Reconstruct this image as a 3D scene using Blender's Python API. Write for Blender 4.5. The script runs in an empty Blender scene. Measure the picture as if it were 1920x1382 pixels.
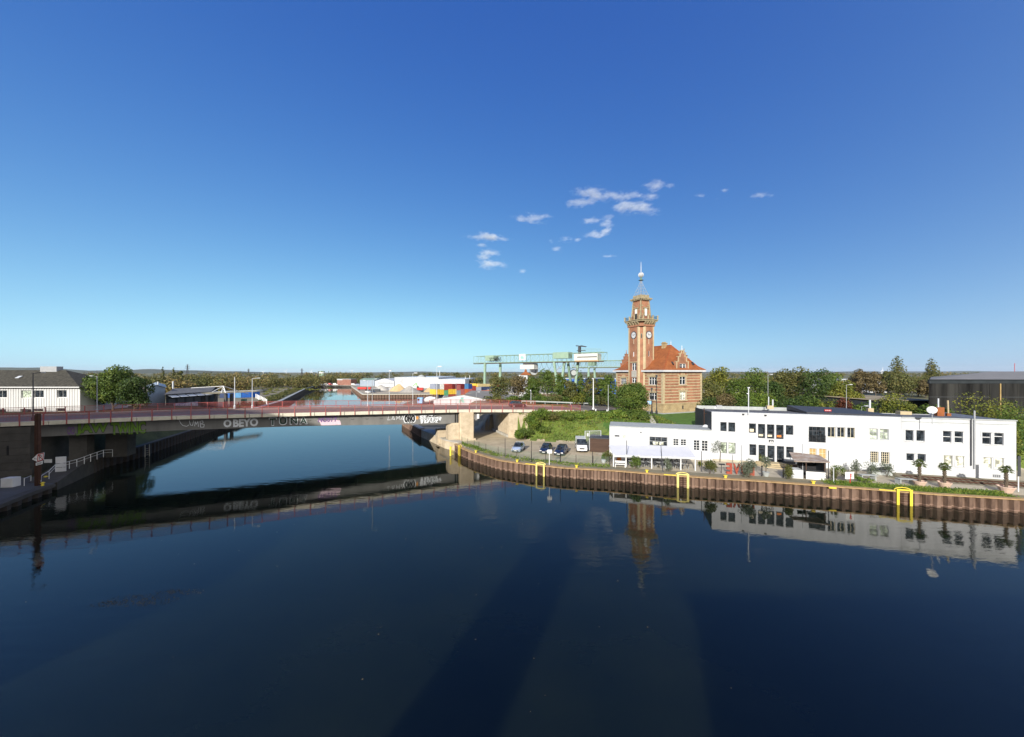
import bpy, math, random
import numpy as np
from mathutils import Vector as V, Matrix
R = math.radians
sc = bpy.context.scene
COL = sc.collection
# ------------------------------------------------------------------ camera, sky, sun, exposure
FPX, HZ, CXP, CAMZ = 680.0, 698.0, 960.0, 16.1        # focal length in photo pixels, horizon row, centre column, eye height
cam = bpy.data.objects.new('camera', bpy.data.cameras.new('camera'))
COL.objects.link(cam); sc.camera = cam
cam.location = (0, 0, CAMZ); cam.rotation_euler = (R(90), 0, 0)
cam.data.sensor_width = 36; cam.data.lens = FPX / 1920 * 36
cam.data.shift_y = (HZ - 691) / 1920
cam.data.clip_start = .5; cam.data.clip_end = 30000
SUN_EL, SUN_AZ = 22.0, 22.0                            # sun behind the camera, 22 degrees to the left
world = bpy.data.worlds.new('World'); sc.world = world; world.use_nodes = True
wn, wl = world.node_tree.nodes, world.node_tree.links
sky = wn.new('ShaderNodeTexSky'); sky.sky_type = 'NISHITA'; sky.sun_disc = False
sky.sun_elevation = R(SUN_EL); sky.sun_rotation = R(180 - SUN_AZ)
sky.air_density, sky.dust_density, sky.ozone_density, sky.altitude = .2, 5.0, 7.2, 496
tcw, vaw, vnw = wn.new('ShaderNodeTexCoord'), wn.new('ShaderNodeVectorMath'), wn.new('ShaderNodeVectorMath'); vaw.operation = 'ADD'; vaw.inputs[1].default_value = (0, 0, .047); vnw.operation = 'NORMALIZE'   # lift the horizon band slightly
wl.new(tcw.outputs['Generated'], vaw.inputs[0]); wl.new(vaw.outputs[0], vnw.inputs[0]); wl.new(vnw.outputs[0], sky.inputs[0])
sep, com = wn.new('ShaderNodeSeparateColor'), wn.new('ShaderNodeCombineColor'); wl.new(sky.outputs[0], sep.inputs[0])
for i_, (g_, k_) in enumerate(((1.817, 1.72), (1.29, .85), (.535, .614))):   # colour grade of the whole sky, per channel
    a_, b_, c_ = (wn.new('ShaderNodeMath') for _ in range(3)); a_.operation = 'POWER'; b_.operation = 'MULTIPLY'; c_.operation = 'MINIMUM'
    a_.inputs[1].default_value = g_; b_.inputs[1].default_value = k_ / .27; c_.inputs[1].default_value = 1.15 / .27
    wl.new(sep.outputs[i_], a_.inputs[0]); wl.new(a_.outputs[0], b_.inputs[0]); wl.new(b_.outputs[0], c_.inputs[0]); wl.new(c_.outputs[0], com.inputs[i_])
wl.new(com.outputs[0], wn['Background'].inputs[0])
wn['Background'].inputs[1].default_value = .135
sd = bpy.data.lights.new('sun', 'SUN'); sd.energy = 3.2; sd.angle = R(.7); sd.color = (1, .95, .87)
sun = bpy.data.objects.new('sun', sd); COL.objects.link(sun)
SL = V((math.sin(R(SUN_AZ)) * math.cos(R(SUN_EL)), math.cos(R(SUN_AZ)) * math.cos(R(SUN_EL)), -math.sin(R(SUN_EL))))
sun.rotation_euler = SL.to_track_quat('-Z', 'Y').to_euler()
sc.view_settings.view_transform = 'Standard'; sc.view_settings.look = 'None'
sc.view_settings.exposure = 1.0; sc.view_settings.gamma = 1; sc.view_settings.use_curve_mapping = False
sc.cycles.max_bounces = 6; sc.cycles.transparent_max_bounces = 12; sc.cycles.volume_bounces = 0
sc.cycles.caustics_reflective = False; sc.cycles.caustics_refractive = False

# ------------------------------------------------------------------ helpers
def G(px, py, z):                                      # photo pixel -> point of the level plane z
    d = (CAMZ - z) * FPX / (py - HZ)
    return V(((px - CXP) / FPX * d, d, z))
def P(px, py, d):                                      # photo pixel -> point at depth d
    return V(((px - CXP) / FPX * d, d, CAMZ - (py - HZ) / FPX * d))
def lerp(a, b, t): return a + (b - a) * t
def clamp(t): return max(0., min(1., t))
def smooth(t): t = clamp(t); return t * t * (3 - 2 * t)
def interp(x, tab): return float(np.interp(x, [t[0] for t in tab], [t[1] for t in tab]))

class Fr:                                              # a vertical frame: u along d, v out along n, z up
    def __init__(s, o, d, n=None):
        s.o = V((o[0], o[1], 0)); s.d = V((d[0], d[1], 0)).normalized()
        s.n = V((n[0], n[1], 0)).normalized() if n is not None else V((s.d.y, -s.d.x, 0))
    def p(s, u, v, z): return s.o + s.d * u + s.n * v + V((0, 0, z))
    def px(s, x, y, v=0):                              # photo pixel -> (u, z) on the plane v
        r = V(((x - CXP) / FPX, 1, -(y - HZ) / FPX)); o = s.o + s.n * v
        t = o.dot(s.n) / r.dot(s.n); q = r * t
        return (q - o).dot(s.d), CAMZ + q.z

WL = {}
class MB:
    def __init__(s): s.v = []; s.f = []; s.m = []
    def add(s, vs, fs, mi=0):
        b = len(s.v); s.v += [tuple(x) for x in vs]
        s.f += [tuple(i + b for i in f) for f in fs]; s.m += [mi] * len(fs)
    def obb(s, o, a, b, c, mi=0):
        o = V(o); a = V(a); b = V(b); c = V(c)
        if a.cross(b).dot(c) < 0: a, b = b, a
        q = [o, o + a, o + a + b, o + b]; q += [x + c for x in q]
        s.add(q, [(3, 2, 1, 0), (4, 5, 6, 7), (0, 1, 5, 4), (1, 2, 6, 5), (2, 3, 7, 6), (3, 0, 4, 7)], mi); return s
    def box(s, c, size, rz=0, mi=0):
        a, b = math.cos(rz), math.sin(rz); X = V((a, b, 0)) * size[0]; Y = V((-b, a, 0)) * size[1]; Z = V((0, 0, size[2]))
        return s.obb(V(c) - X / 2 - Y / 2 - Z / 2, X, Y, Z, mi)
    def fbox(s, F, u0, u1, v0, v1, z0, z1, mi=0):
        return s.obb(F.p(u0, v0, z0), F.d * (u1 - u0), F.n * (v1 - v0), V((0, 0, z1 - z0)), mi)
    def prism(s, poly, z0, z1, mi=0):
        n = len(poly); zz0 = z0 if hasattr(z0, '__len__') else [z0] * n; zz1 = z1 if hasattr(z1, '__len__') else [z1] * n
        ar = sum(poly[i][0] * poly[(i + 1) % n][1] - poly[(i + 1) % n][0] * poly[i][1] for i in range(n))
        if ar < 0: poly = poly[::-1]; zz0 = zz0[::-1]; zz1 = zz1[::-1]
        vs = [(p[0], p[1], z) for p, z in zip(poly, zz0)] + [(p[0], p[1], z) for p, z in zip(poly, zz1)]
        s.add(vs, [tuple(range(n - 1, -1, -1)), tuple(range(n, 2 * n))] + [(i, (i + 1) % n, (i + 1) % n + n, i + n) for i in range(n)], mi); return s
    def tube(s, pts, r, n=6, r2=None, mi=0, cap=True):
        pts = [V(p) for p in pts]; k = len(pts); vs = []
        for i, p in enumerate(pts):
            t = (pts[min(i + 1, k - 1)] - pts[max(i - 1, 0)]).normalized()
            a = t.cross(V((0, 0, 1)) if abs(t.z) < .9 else V((1, 0, 0))).normalized(); b = t.cross(a)
            rr = lerp(r, r2, i / (k - 1)) if r2 is not None else r
            vs += [p + (a * math.cos(6.28318 * j / n) + b * math.sin(6.28318 * j / n)) * rr for j in range(n)]
        fs = [(i * n + j, i * n + (j + 1) % n, (i + 1) * n + (j + 1) % n, (i + 1) * n + j) for i in range(k - 1) for j in range(n)]
        if cap: fs += [tuple(range(n - 1, -1, -1)), tuple(range((k - 1) * n, k * n))]
        s.add(vs, fs, mi); return s
    def lathe(s, prof, c, n=14, mi=0, ax='z'):
        c = V(c); vs = []
        for r, z in prof:
            for j in range(n):
                a = 6.28318 * j / n
                q = (r * math.cos(a), r * math.sin(a), z)
                if ax == 'y': q = (q[0], q[2], q[1])
                if ax == 'x': q = (q[2], q[0], q[1])
                vs.append(c + V(q))
        k = len(prof)
        fs = [(i * n + j, i * n + (j + 1) % n, (i + 1) * n + (j + 1) % n, (i + 1) * n + j) for i in range(k - 1) for j in range(n)]
        fs += [tuple(range(n - 1, -1, -1)), tuple(range((k - 1) * n, k * n))]
        s.add(vs, fs, mi); return s
    def quad(s, a, b, c, d, mi=0): s.add([a, b, c, d], [(0, 1, 2, 3)], mi); return s
    def tri(s, a, b, c, mi=0): s.add([a, b, c], [(0, 1, 2)], mi); return s
    def build(s, name, mat, parent=None, smooth=False, kind=None, label=None, recalc=False):
        off = WL[parent.name] if parent else V((0, 0, 0))
        me = bpy.data.meshes.new(name)
        me.from_pydata([(x[0] - off.x, x[1] - off.y, x[2] - off.z) for x in s.v], [], s.f)
        mats = mat if isinstance(mat, (list, tuple)) else [mat]
        for m in mats: me.materials.append(m)
        if len(mats) > 1: me.polygons.foreach_set('material_index', s.m)
        if smooth: me.polygons.foreach_set('use_smooth', [True] * len(s.f))
        me.update()
        return link(name, me, parent, kind, label)

def link(name, me, parent=None, kind=None, label=None):
    o = bpy.data.objects.new(name, me); COL.objects.link(o)
    if parent: o.parent = parent; WL[o.name] = WL[parent.name]
    else: WL[o.name] = V((0, 0, 0))
    if kind: o['kind'] = kind
    if label: o['label'] = label
    return o
def tag(o, label, cat, group=None):
    o['label'] = label; o['category'] = cat
    if group: o['group'] = group
    return o
def thing(name, label, cat, loc=(0, 0, 0), group=None):
    o = bpy.data.objects.new(name, None); COL.objects.link(o); o.location = loc; o.empty_display_size = .3
    WL[o.name] = V(loc); return tag(o, label, cat, group)
KIDS = {}
def kids(o):
    return [c for c in o.children]
def copy_tree(o, loc, rz, label=None, mats=None, scale=None, group=None, parent=None):
    c = o.copy(); COL.objects.link(c)
    if parent is None:
        c.location = loc; c.rotation_euler = (0, 0, rz)
        if scale: c.scale = (scale,) * 3 if not hasattr(scale, '__len__') else scale
        if label: c['label'] = label
        if group: c['group'] = group
    else:
        c.parent = parent
        if mats and c.type == 'MESH' and c.name.split('.')[0] in mats:
            c.material_slots[0].link = 'OBJECT'; c.material_slots[0].material = mats[c.name.split('.')[0]]
    WL[c.name] = V(loc)
    for ch in kids(o): copy_tree(ch, loc, rz, mats=mats, parent=c)
    return c

def newmat(name):
    m = bpy.data.materials.new(name); m.use_nodes = True
    return m, m.node_tree.nodes, m.node_tree.links, m.node_tree.nodes['Principled BSDF']
def mk(name, col, rough=.75, var=.14, sc_=1.5, spec=.3, metal=0, bump=0, bs=20, var2=None, streak=None, coat=0):
    m, n, l, b = newmat(name)
    b.inputs['Roughness'].default_value = rough; b.inputs['Specular IOR Level'].default_value = spec; b.inputs['Metallic'].default_value = metal
    if coat: b.inputs['Coat Weight'].default_value = coat
    tc = n.new('ShaderNodeTexCoord'); mp = n.new('ShaderNodeMapping'); l.new(tc.outputs['Object'], mp.inputs[0])
    if streak: mp.inputs['Scale'].default_value = streak
    no = n.new('ShaderNodeTexNoise'); no.inputs['Scale'].default_value = sc_; no.inputs['Detail'].default_value = 6; no.inputs['Roughness'].default_value = .65
    l.new(mp.outputs[0], no.inputs['Vector'])
    cr = n.new('ShaderNodeValToRGB'); cr.color_ramp.elements[0].position = .3; cr.color_ramp.elements[1].position = .7
    c2 = var2 or [min(1, c * (1 + var)) for c in col]
    cr.color_ramp.elements[0].color = (*[c * (1 - var) for c in col], 1); cr.color_ramp.elements[1].color = (*c2, 1)
    l.new(no.outputs['Fac'], cr.inputs[0]); l.new(cr.outputs[0], b.inputs['Base Color'])
    if bump:
        n2 = n.new('ShaderNodeTexNoise'); n2.inputs['Scale'].default_value = bs; n2.inputs['Detail'].default_value = 4; l.new(tc.outputs['Object'], n2.inputs['Vector'])
        bp = n.new('ShaderNodeBump'); bp.inputs['Strength'].default_value = bump; bp.inputs['Distance'].default_value = .05; l.new(n2.outputs['Fac'], bp.inputs['Height']); l.new(bp.outputs[0], b.inputs['Normal'])
    return m
def mleaf(name, c1, c2, c3, trans=.25, patch=.35):
    m, n, l, b = newmat(name)
    g = n.new('ShaderNodeNewGeometry'); cr = n.new('ShaderNodeValToRGB')
    cr.color_ramp.elements[0].color = (*c1, 1); cr.color_ramp.elements[1].color = (*c3, 1); cr.color_ramp.elements[0].position = .05; cr.color_ramp.elements[1].position = .95
    e = cr.color_ramp.elements.new(.5); e.color = (*c2, 1)
    tc = n.new('ShaderNodeTexCoord'); no = n.new('ShaderNodeTexNoise'); no.inputs['Scale'].default_value = patch; no.inputs['Detail'].default_value = 2
    l.new(tc.outputs['Object'], no.inputs['Vector'])
    a = n.new('ShaderNodeMath'); a.operation = 'MULTIPLY'; a.inputs[1].default_value = .45; l.new(g.outputs['Random Per Island'], a.inputs[0])
    s2 = n.new('ShaderNodeMath'); s2.operation = 'MULTIPLY_ADD'; s2.inputs[1].default_value = 1.5; s2.inputs[2].default_value = -.45; l.new(no.outputs['Fac'], s2.inputs[0])
    s3 = n.new('ShaderNodeMath'); s3.operation = 'ADD'; l.new(a.outputs[0], s3.inputs[0]); l.new(s2.outputs[0], s3.inputs[1])
    l.new(s3.outputs[0], cr.inputs[0]); l.new(cr.outputs[0], b.inputs['Base Color'])
    b.inputs['Roughness'].default_value = .6; b.inputs['Specular IOR Level'].default_value = .25
    t = n.new('ShaderNodeBsdfTranslucent'); l.new(cr.outputs[0], t.inputs[0]); mx = n.new('ShaderNodeMixShader'); mx.inputs[0].default_value = trans
    l.new(b.outputs[0], mx.inputs[1]); l.new(t.outputs[0], mx.inputs[2]); l.new(mx.outputs[0], n['Material Output'].inputs['Surface'])
    return m
def mbrick(name, c1, c2, mortar, sx, sy, msize=.02, plane='x', rough=.85):
    m, n, l, b = newmat(name); b.inputs['Roughness'].default_value = rough; b.inputs['Specular IOR Level'].default_value = .2
    tc = n.new('ShaderNodeTexCoord'); sp = n.new('ShaderNodeSeparateXYZ'); l.new(tc.outputs['Object'], sp.inputs[0])
    ad = n.new('ShaderNodeMath'); ad.operation = 'ADD'; l.new(sp.outputs[0], ad.inputs[0]); l.new(sp.outputs[1], ad.inputs[1])
    cb = n.new('ShaderNodeCombineXYZ'); l.new(ad.outputs[0], cb.inputs[0]); l.new(sp.outputs[2], cb.inputs[1])
    br = n.new('ShaderNodeTexBrick'); br.inputs['Scale'].default_value = 1; br.inputs['Brick Width'].default_value = sx; br.inputs['Row Height'].default_value = sy; br.inputs['Mortar Size'].default_value = msize
    br.inputs['Color1'].default_value = (*c1, 1); br.inputs['Color2'].default_value = (*c2, 1); br.inputs['Mortar'].default_value = (*mortar, 1); l.new(cb.outputs[0], br.inputs['Vector'])
    no = n.new('ShaderNodeTexNoise'); no.inputs['Scale'].default_value = .6; no.inputs['Detail'].default_value = 7; l.new(tc.outputs['Object'], no.inputs['Vector'])
    mr = n.new('ShaderNodeMapRange'); mr.inputs['From Min'].default_value = .3; mr.inputs['From Max'].default_value = .7; mr.inputs['To Min'].default_value = .72; mr.inputs['To Max'].default_value = 1.15; l.new(no.outputs['Fac'], mr.inputs['Value'])
    mu = n.new('ShaderNodeMix'); mu.data_type = 'RGBA'; mu.blend_type = 'MULTIPLY'; mu.inputs['Factor'].default_value = 1
    l.new(br.outputs['Color'], mu.inputs['A']); l.new(mr.outputs[0], mu.inputs['B']); l.new(mu.outputs['Result'], b.inputs['Base Color'])
    return m
def mglass(name, col=(.02, .025, .03), rough=.04, spec=.5):
    m, n, l, b = newmat(name); b.inputs['Roughness'].default_value = rough; b.inputs['Specular IOR Level'].default_value = spec
    tc = n.new('ShaderNodeTexCoord'); no = n.new('ShaderNodeTexNoise'); no.inputs['Scale'].default_value = 2.2; no.inputs['Detail'].default_value = 3; l.new(tc.outputs['Object'], no.inputs['Vector'])
    cr = n.new('ShaderNodeValToRGB'); cr.color_ramp.elements[0].position = .42; cr.color_ramp.elements[1].position = .66
    cr.color_ramp.elements[0].color = (*[c * .6 for c in col], 1); cr.color_ramp.elements[1].color = (*[c * 2.2 for c in col], 1)
    l.new(no.outputs['Fac'], cr.inputs[0]); l.new(cr.outputs[0], b.inputs['Base Color']); return m

M = {}
HAZE = .000026
M['white'] = mk('white_render', (.50, .51, .52), .8, .12, .9, var2=(.58, .59, .60), streak=(1, 1, .25))
M['whitem'] = mk('white_metal', (.72, .72, .71), .5, .06, 1)
M['cladding'] = mk('white_cladding', (.54, .54, .53), .6, .1, .8, streak=(1, 1, .15))
M['cream'] = mk('cream_frame', (.62, .55, .40), .6, .1)
M['sand'] = mk('sandstone', (.43, .35, .215), .85, .18, 1.2, bump=.2)
M['lime'] = mk('limestone_blocks', (.50, .40, .27), .9, .22, .9, bump=.5, bs=6, var2=(.60, .50, .36))
M['concrete'] = mk('concrete', (.40, .38, .33), .85, .18, .8, bump=.15, streak=(1, 1, .4))
M['fascia'] = mk('pale_fascia', (.60, .56, .45), .8, .16, 1.4, streak=(1, 1, 2.5))
M['dconc'] = mk('old_shade_darkened_concrete', (.075, .07, .062), .9, .3, .7, bump=.4, bs=4)  # old concrete, its colour darkened further to stand for shade
M['girder'] = mk('grey_steel_paint', (.17, .165, .155), .6, .22, .5, streak=(1, 1, .35))
M['asphalt'] = mk('asphalt', (.09, .088, .085), .9, .2, .6)
M['road'] = mk('road_asphalt', (.15, .135, .12), .9, .2, .5, var2=(.19, .165, .145))
M['sidewalk'] = mk('reddish_footway', (.26, .19, .16), .9, .15, 1)
M['gravel'] = mk('pale_gravel', (.40, .33, .22), .95, .2, .35, bump=.5, bs=5, var2=(.50, .42, .29))
M['paving'] = mk('beige_paving', (.42, .37, .28), .9, .2, .8, bump=.2)
M['yard'] = mk('grey_yard', (.21, .185, .125), .95, .3, .05)
M['pink'] = mk('faded_red_paint', (.36, .095, .085), .5, .2, 2)
M['black'] = mk('black_metal', (.02, .02, .022), .45, .2)
M['dgrey'] = mk('dark_grey', (.055, .058, .065), .6, .2)
M['grey'] = mk('grey_metal', (.33, .34, .35), .45, .12)
M['lgrey'] = mk('light_grey_metal', (.52, .54, .56), .4, .1)
M['roofgrey'] = mk('grey_felt_roof', (.13, .13, .135), .9, .25, .4)
M['parapet'] = mk('grey_parapet', (.36, .38, .37), .8, .15)
M['pile'] = mk('rusty_sheet_pile', (.105, .066, .047), .8, .45, 1.4, bump=.4, bs=8, streak=(1, 1, .3), var2=(.215, .145, .105))
M['offwhite'] = mk('off_white_paint', (.56, .545, .49), .55, .1, .8)
M['rbeige'] = mk('beige_grey_roof', (.23, .215, .19), .9, .15, .4)
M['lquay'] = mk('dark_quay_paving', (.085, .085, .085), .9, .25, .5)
M['rust'] = mk('brown_rust', (.07, .033, .02), .85, .3, 1.5, bump=.3)
M['coping'] = mk('ochre_coping', (.38, .25, .12), .8, .25, 1.2)
M['yellow'] = mk('yellow_paint', (.75, .58, .06), .5, .14, 1.5)
M['paleyellow'] = mk('sunlit_yellow_paint', (.78, .66, .20), .5, .14, 1.5)
M['red'] = mk('red_paint', (.45, .03, .02), .45, .15)
M['letter'] = mk('rusty_red_letters', (.30, .062, .036), .6, .2)
M['blue'] = mk('blue_paint', (.02, .11, .42), .5, .2, .3)
M['skyblue'] = mk('light_blue_paint', (.25, .45, .70), .4, .2)
M['green'] = mk('sage_green_paint', (.25, .35, .26), .55, .12, .6)
M['dgreen'] = mk('dark_sage_paint', (.16, .24, .17), .6, .15, .6)
M['teal'] = mk('teal_paint', (.02, .38, .26), .5, .1)
M['orange'] = mk('orange_paint', (.65, .2, .04), .5, .15)
M['tile'] = mk('orange_roof_tiles', (.25, .078, .026), .85, .25, .9, bump=.25, bs=14, var2=(.33, .112, .037))
M['dtile'] = mk('weathered_brown_tiles', (.036, .033, .026), .95, .5, 2.2, var2=(.085, .08, .062), bump=.4, bs=10)
M['brick'] = mbrick('red_brick', (.335, .128, .070), (.27, .098, .053), (.36, .24, .15), .26, .085, .012)
M['sockel'] = mbrick('sandstone_blocks', (.44, .34, .19), (.38, .28, .15), (.27, .2, .11), .9, .42, .025)
M['fbrick'] = mbrick('far_brick', (.32, .14, .10), (.27, .11, .08), (.3, .2, .16), .5, .17, .02)
M['wood'] = mk('dark_brown_boards', (.075, .045, .032), .85, .35, 1.5, streak=(.3, .3, 6))
M['oak'] = mk('ochre_shutter', (.42, .29, .12), .7, .2, 2)
M['dhall'] = mk('dark_weathered_cladding', (.011, .011, .012), .95, .5, .35, spec=.08, streak=(1.6, 1.6, .1), var2=(.042, .041, .039))
M['wgrey'] = mk('blue_grey_cladding', (.27, .32, .38), .6, .08, .6)
M['dwall'] = mk('dark_slate_cladding', (.03, .035, .04), .85, .25, .5, spec=.12)
M['pane'] = mglass('dark_pane')
M['blind'] = mglass('blind_behind_glass', (.30, .34, .27), .15)
M['pblind'] = mglass('pale_curtain_and_reflection', (.42, .42, .34), .15)
M['rubber'] = mk('rubber', (.015, .015, .015), .8, .2)
M['terra'] = mk('pinkish_terracotta', (.58, .42, .33), .8, .15, 2)
M['bark'] = mk('bark', (.11, .085, .06), .9, .3, 3, bump=.5)
M['palebark'] = mk('pale_bark', (.26, .23, .18), .9, .3, 3, bump=.5)
M['grass'] = mk('grass', (.095, .145, .026), .95, .4, .5, bump=.6, bs=9, var2=(.19, .25, .05))
M['wsand'] = mk('weathered_dark_sandstone', (.27, .22, .13), .9, .35, 1.3, var2=(.42, .35, .22), bump=.3)
M['lawn'] = mk('mown_lawn', (.07, .15, .022), .95, .3, .8, bump=.5, bs=12, var2=(.105, .20, .03))
M['dirt'] = mk('dry_earth', (.30, .25, .17), .95, .3, .2)
M['dgrass'] = mk('rough_dry_grass', (.055, .06, .02), .95, .45, .3, bump=.5, bs=6)
M['sandp'] = mk('yellow_sand', (.50, .36, .19), .95, .2, .1)
M['gravp'] = mk('grey_gravel', (.30, .285, .26), .95, .25, .25)
M['lgravp'] = mk('pale_gravel_heap', (.42, .40, .36), .95, .2, .2)
M['leaf'] = mleaf('green_leaves', (.035, .065, .012), (.085, .135, .022), (.16, .19, .036))
M['dleaf'] = mleaf('dark_green_leaves', (.022, .045, .011), (.052, .09, .019), (.10, .135, .034))
M['yleaf'] = mleaf('yellow_green_leaves', (.06, .085, .014), (.15, .17, .028), (.27, .24, .04))
M['oleaf'] = mleaf('olive_autumn_leaves', (.05, .065, .018), (.105, .115, .032), (.20, .17, .055))
M['bleaf'] = mleaf('brown_autumn_leaves', (.07, .058, .025), (.13, .10, .042), (.21, .16, .07))
M['rleaf'] = mleaf('rust_red_leaves', (.06, .02, .012), (.13, .04, .02), (.18, .075, .03))
M['sleaf'] = mleaf('silver_green_leaves', (.07, .09, .055), (.13, .155, .10), (.20, .22, .16))
M['forest'] = mleaf('autumn_forest', (.045, .06, .016), (.125, .125, .036), (.26, .18, .065), patch=.035)
M['palm'] = mleaf('palm_leaves', (.04, .065, .012), (.085, .12, .02), (.15, .17, .035))
M['bgreen'] = mleaf('bright_ground_leaves', (.055, .10, .014), (.125, .195, .026), (.24, .25, .045), patch=.5)
def mpile(name, lo, hi, wet):
    m, n, l, b = newmat(name); b.inputs['Roughness'].default_value = .82; b.inputs['Specular IOR Level'].default_value = .25
    tc = n.new('ShaderNodeTexCoord'); oi = n.new('ShaderNodeObjectInfo'); ge = n.new('ShaderNodeNewGeometry'); mp = n.new('ShaderNodeMapping'); mp.inputs['Scale'].default_value = (1, 1, .22); l.new(ge.outputs['Position'], mp.inputs[0])
    no = n.new('ShaderNodeTexNoise'); no.inputs['Scale'].default_value = 2.4; no.inputs['Detail'].default_value = 7; no.inputs['Roughness'].default_value = .7; l.new(mp.outputs[0], no.inputs['Vector'])
    a = n.new('ShaderNodeMath'); a.operation = 'MULTIPLY_ADD'; a.inputs[1].default_value = .34; l.new(oi.outputs['Random'], a.inputs[0]); l.new(no.outputs['Fac'], a.inputs[2])
    cr = n.new('ShaderNodeValToRGB'); cr.color_ramp.elements[0].position = .42; cr.color_ramp.elements[1].position = .98; cr.color_ramp.elements[0].color = (*lo, 1); cr.color_ramp.elements[1].color = (*hi, 1); l.new(a.outputs[0], cr.inputs[0])
    sp = n.new('ShaderNodeSeparateXYZ'); l.new(ge.outputs['Position'], sp.inputs[0]); n2 = n.new('ShaderNodeTexNoise'); n2.inputs['Scale'].default_value = 1.3; n2.inputs['Detail'].default_value = 4; l.new(ge.outputs['Position'], n2.inputs['Vector'])
    z = n.new('ShaderNodeMath'); z.operation = 'MULTIPLY_ADD'; z.inputs[1].default_value = -.35; l.new(n2.outputs['Fac'], z.inputs[0]); l.new(sp.outputs[2], z.inputs[2])
    w = n.new('ShaderNodeValToRGB'); e = w.color_ramp.elements; e[0].position = .0; e[0].color = (0, 0, 0, 1); e[1].position = .16; e[1].color = (0, 0, 0, 1); q = e.new(.05); q.color = (1, 1, 1, 1); l.new(z.outputs[0], w.inputs[0])
    mx = n.new('ShaderNodeMix'); mx.data_type = 'RGBA'; l.new(w.outputs[0], mx.inputs['Factor']); l.new(cr.outputs[0], mx.inputs['A']); mx.inputs['B'].default_value = (*wet, 1); l.new(mx.outputs['Result'], b.inputs['Base Color'])
    bp = n.new('ShaderNodeBump'); bp.inputs['Strength'].default_value = .5; bp.inputs['Distance'].default_value = .04; l.new(no.outputs['Fac'], bp.inputs['Height']); l.new(bp.outputs[0], b.inputs['Normal']); return m
M['pile'] = mpile('rusty_sheet_pile_steel', (.062, .036, .025), (.235, .155, .112), (.30, .20, .15))
def paint(name, col, rough=.3): return mk(name, col, rough, .05, 1, spec=.5, coat=.5)
M['p_silver'] = paint('silver_blue_car_paint', (.36, .43, .56)); M['p_navy'] = paint('navy_car_paint', (.012, .018, .045)); M['p_white'] = paint('white_car_paint', (.78, .78, .78))
M['p_black'] = paint('black_car_paint', (.012, .012, .016)); M['p_blue'] = paint('blue_car_paint', (.03, .1, .35)); M['p_red'] = paint('red_car_paint', (.5, .03, .03))
M['lamp'] = mglass('headlamp_glass', (.5, .5, .5), .1)
for nm, c in dict(c_red=(.36, .07, .05), c_maroon=(.16, .018, .02), c_yellow=(.72, .50, .06), c_blue=(.10, .28, .52), c_navy=(.03, .05, .12), c_dblue=(.02, .06, .22), c_white=(.70, .70, .66), c_grey=(.30, .32, .38), c_orange=(.55, .16, .07), c_green=(.12, .38, .20), c_tan=(.55, .44, .22), c_pink=(.42, .14, .13)).items(): M[nm] = mk(nm[2:] + '_container_paint', c, .55, .12, .6)

# letters and signs are cut from the built-in font once, before any object exists
TXT = {}
def text(s, size, ext=.0, off=0., shear=0., space=1.):
    key = (s, size, ext, off, shear, space)
    if key not in TXT:
        cu = bpy.data.curves.new('lettering', 'FONT'); cu.body = s; cu.size = size; cu.extrude = ext; cu.offset = off; cu.shear = shear; cu.space_character = space; cu.resolution_u = 3
        cu.align_x = 'CENTER'; cu.align_y = 'CENTER'
        o = bpy.data.objects.new('lettering', cu); COL.objects.link(o)
        dg = bpy.context.evaluated_depsgraph_get(); me = bpy.data.meshes.new_from_object(o.evaluated_get(dg))
        TXT[key] = ([tuple(v.co) for v in me.vertices], [tuple(p.vertices) for p in me.polygons])
        bpy.data.objects.remove(o); bpy.data.curves.remove(cu); bpy.data.meshes.remove(me)
    return TXT[key]
def put_text(mb, F, u, v, z, s, size, ext=.01, mi=0, mirror=False, **k):
    vs, fs = text(s, size, ext, **k); sg = -1 if mirror else 1
    mb.add([F.p(u + sg * x, v + w, z + y) for x, y, w in vs], fs, mi)
for a in (('JAW TWINC', 1.5, .004), ):
    text(*a, off=.03)
def ribbon(mb, F, pts, w, v, mi=0):
    for (a, b) in zip(pts[:-1], pts[1:]):
        a = V((a[0], a[1], 0)); b = V((b[0], b[1], 0)); t = (b - a); t.normalize(); q = V((-t.y, t.x, 0)) * w / 2; a = a - t * w * .3; b = b + t * w * .3
        mb.quad(*[F.p(x.x, v, x.y) for x in (a - q, b - q, b + q, a + q)], mi)

# ---- foliage
def leaf_cloud(lobes, n, size, seed, inner=.35, flat=0., up=.15):
    r = np.random.default_rng(seed); L = np.array([[*c, *rr] for c, rr in lobes], float)
    w = L[:, 3] * L[:, 4] + L[:, 4] * L[:, 5]; w /= w.sum(); k = r.choice(len(L), n, p=w)
    d = r.normal(size=(n, 3)); d[:, 2] += up; d /= np.linalg.norm(d, axis=1)[:, None]
    rad = np.where(r.random(n) < inner, r.uniform(.35, .85, n), r.uniform(.8, 1.08, n))
    c = L[k, :3] + d * rad[:, None] * L[k, 3:]
    nn = d + r.normal(size=(n, 3)) * .65; nn /= np.linalg.norm(nn, axis=1)[:, None]
    t = np.cross(nn, r.normal(size=(n, 3))); t /= np.linalg.norm(t, axis=1)[:, None]; b = np.cross(nn, t)
    s = size * r.uniform(.6, 1.35, n)[:, None]; s2 = s * r.uniform(.5, .95, n)[:, None]
    return np.stack([c - t * s * .5, c - b * s2 * .5 + t * s * .1, c + t * s * .5, c + b * s2 * .5 + t * s * .1], 1).reshape(-1, 3)
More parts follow.
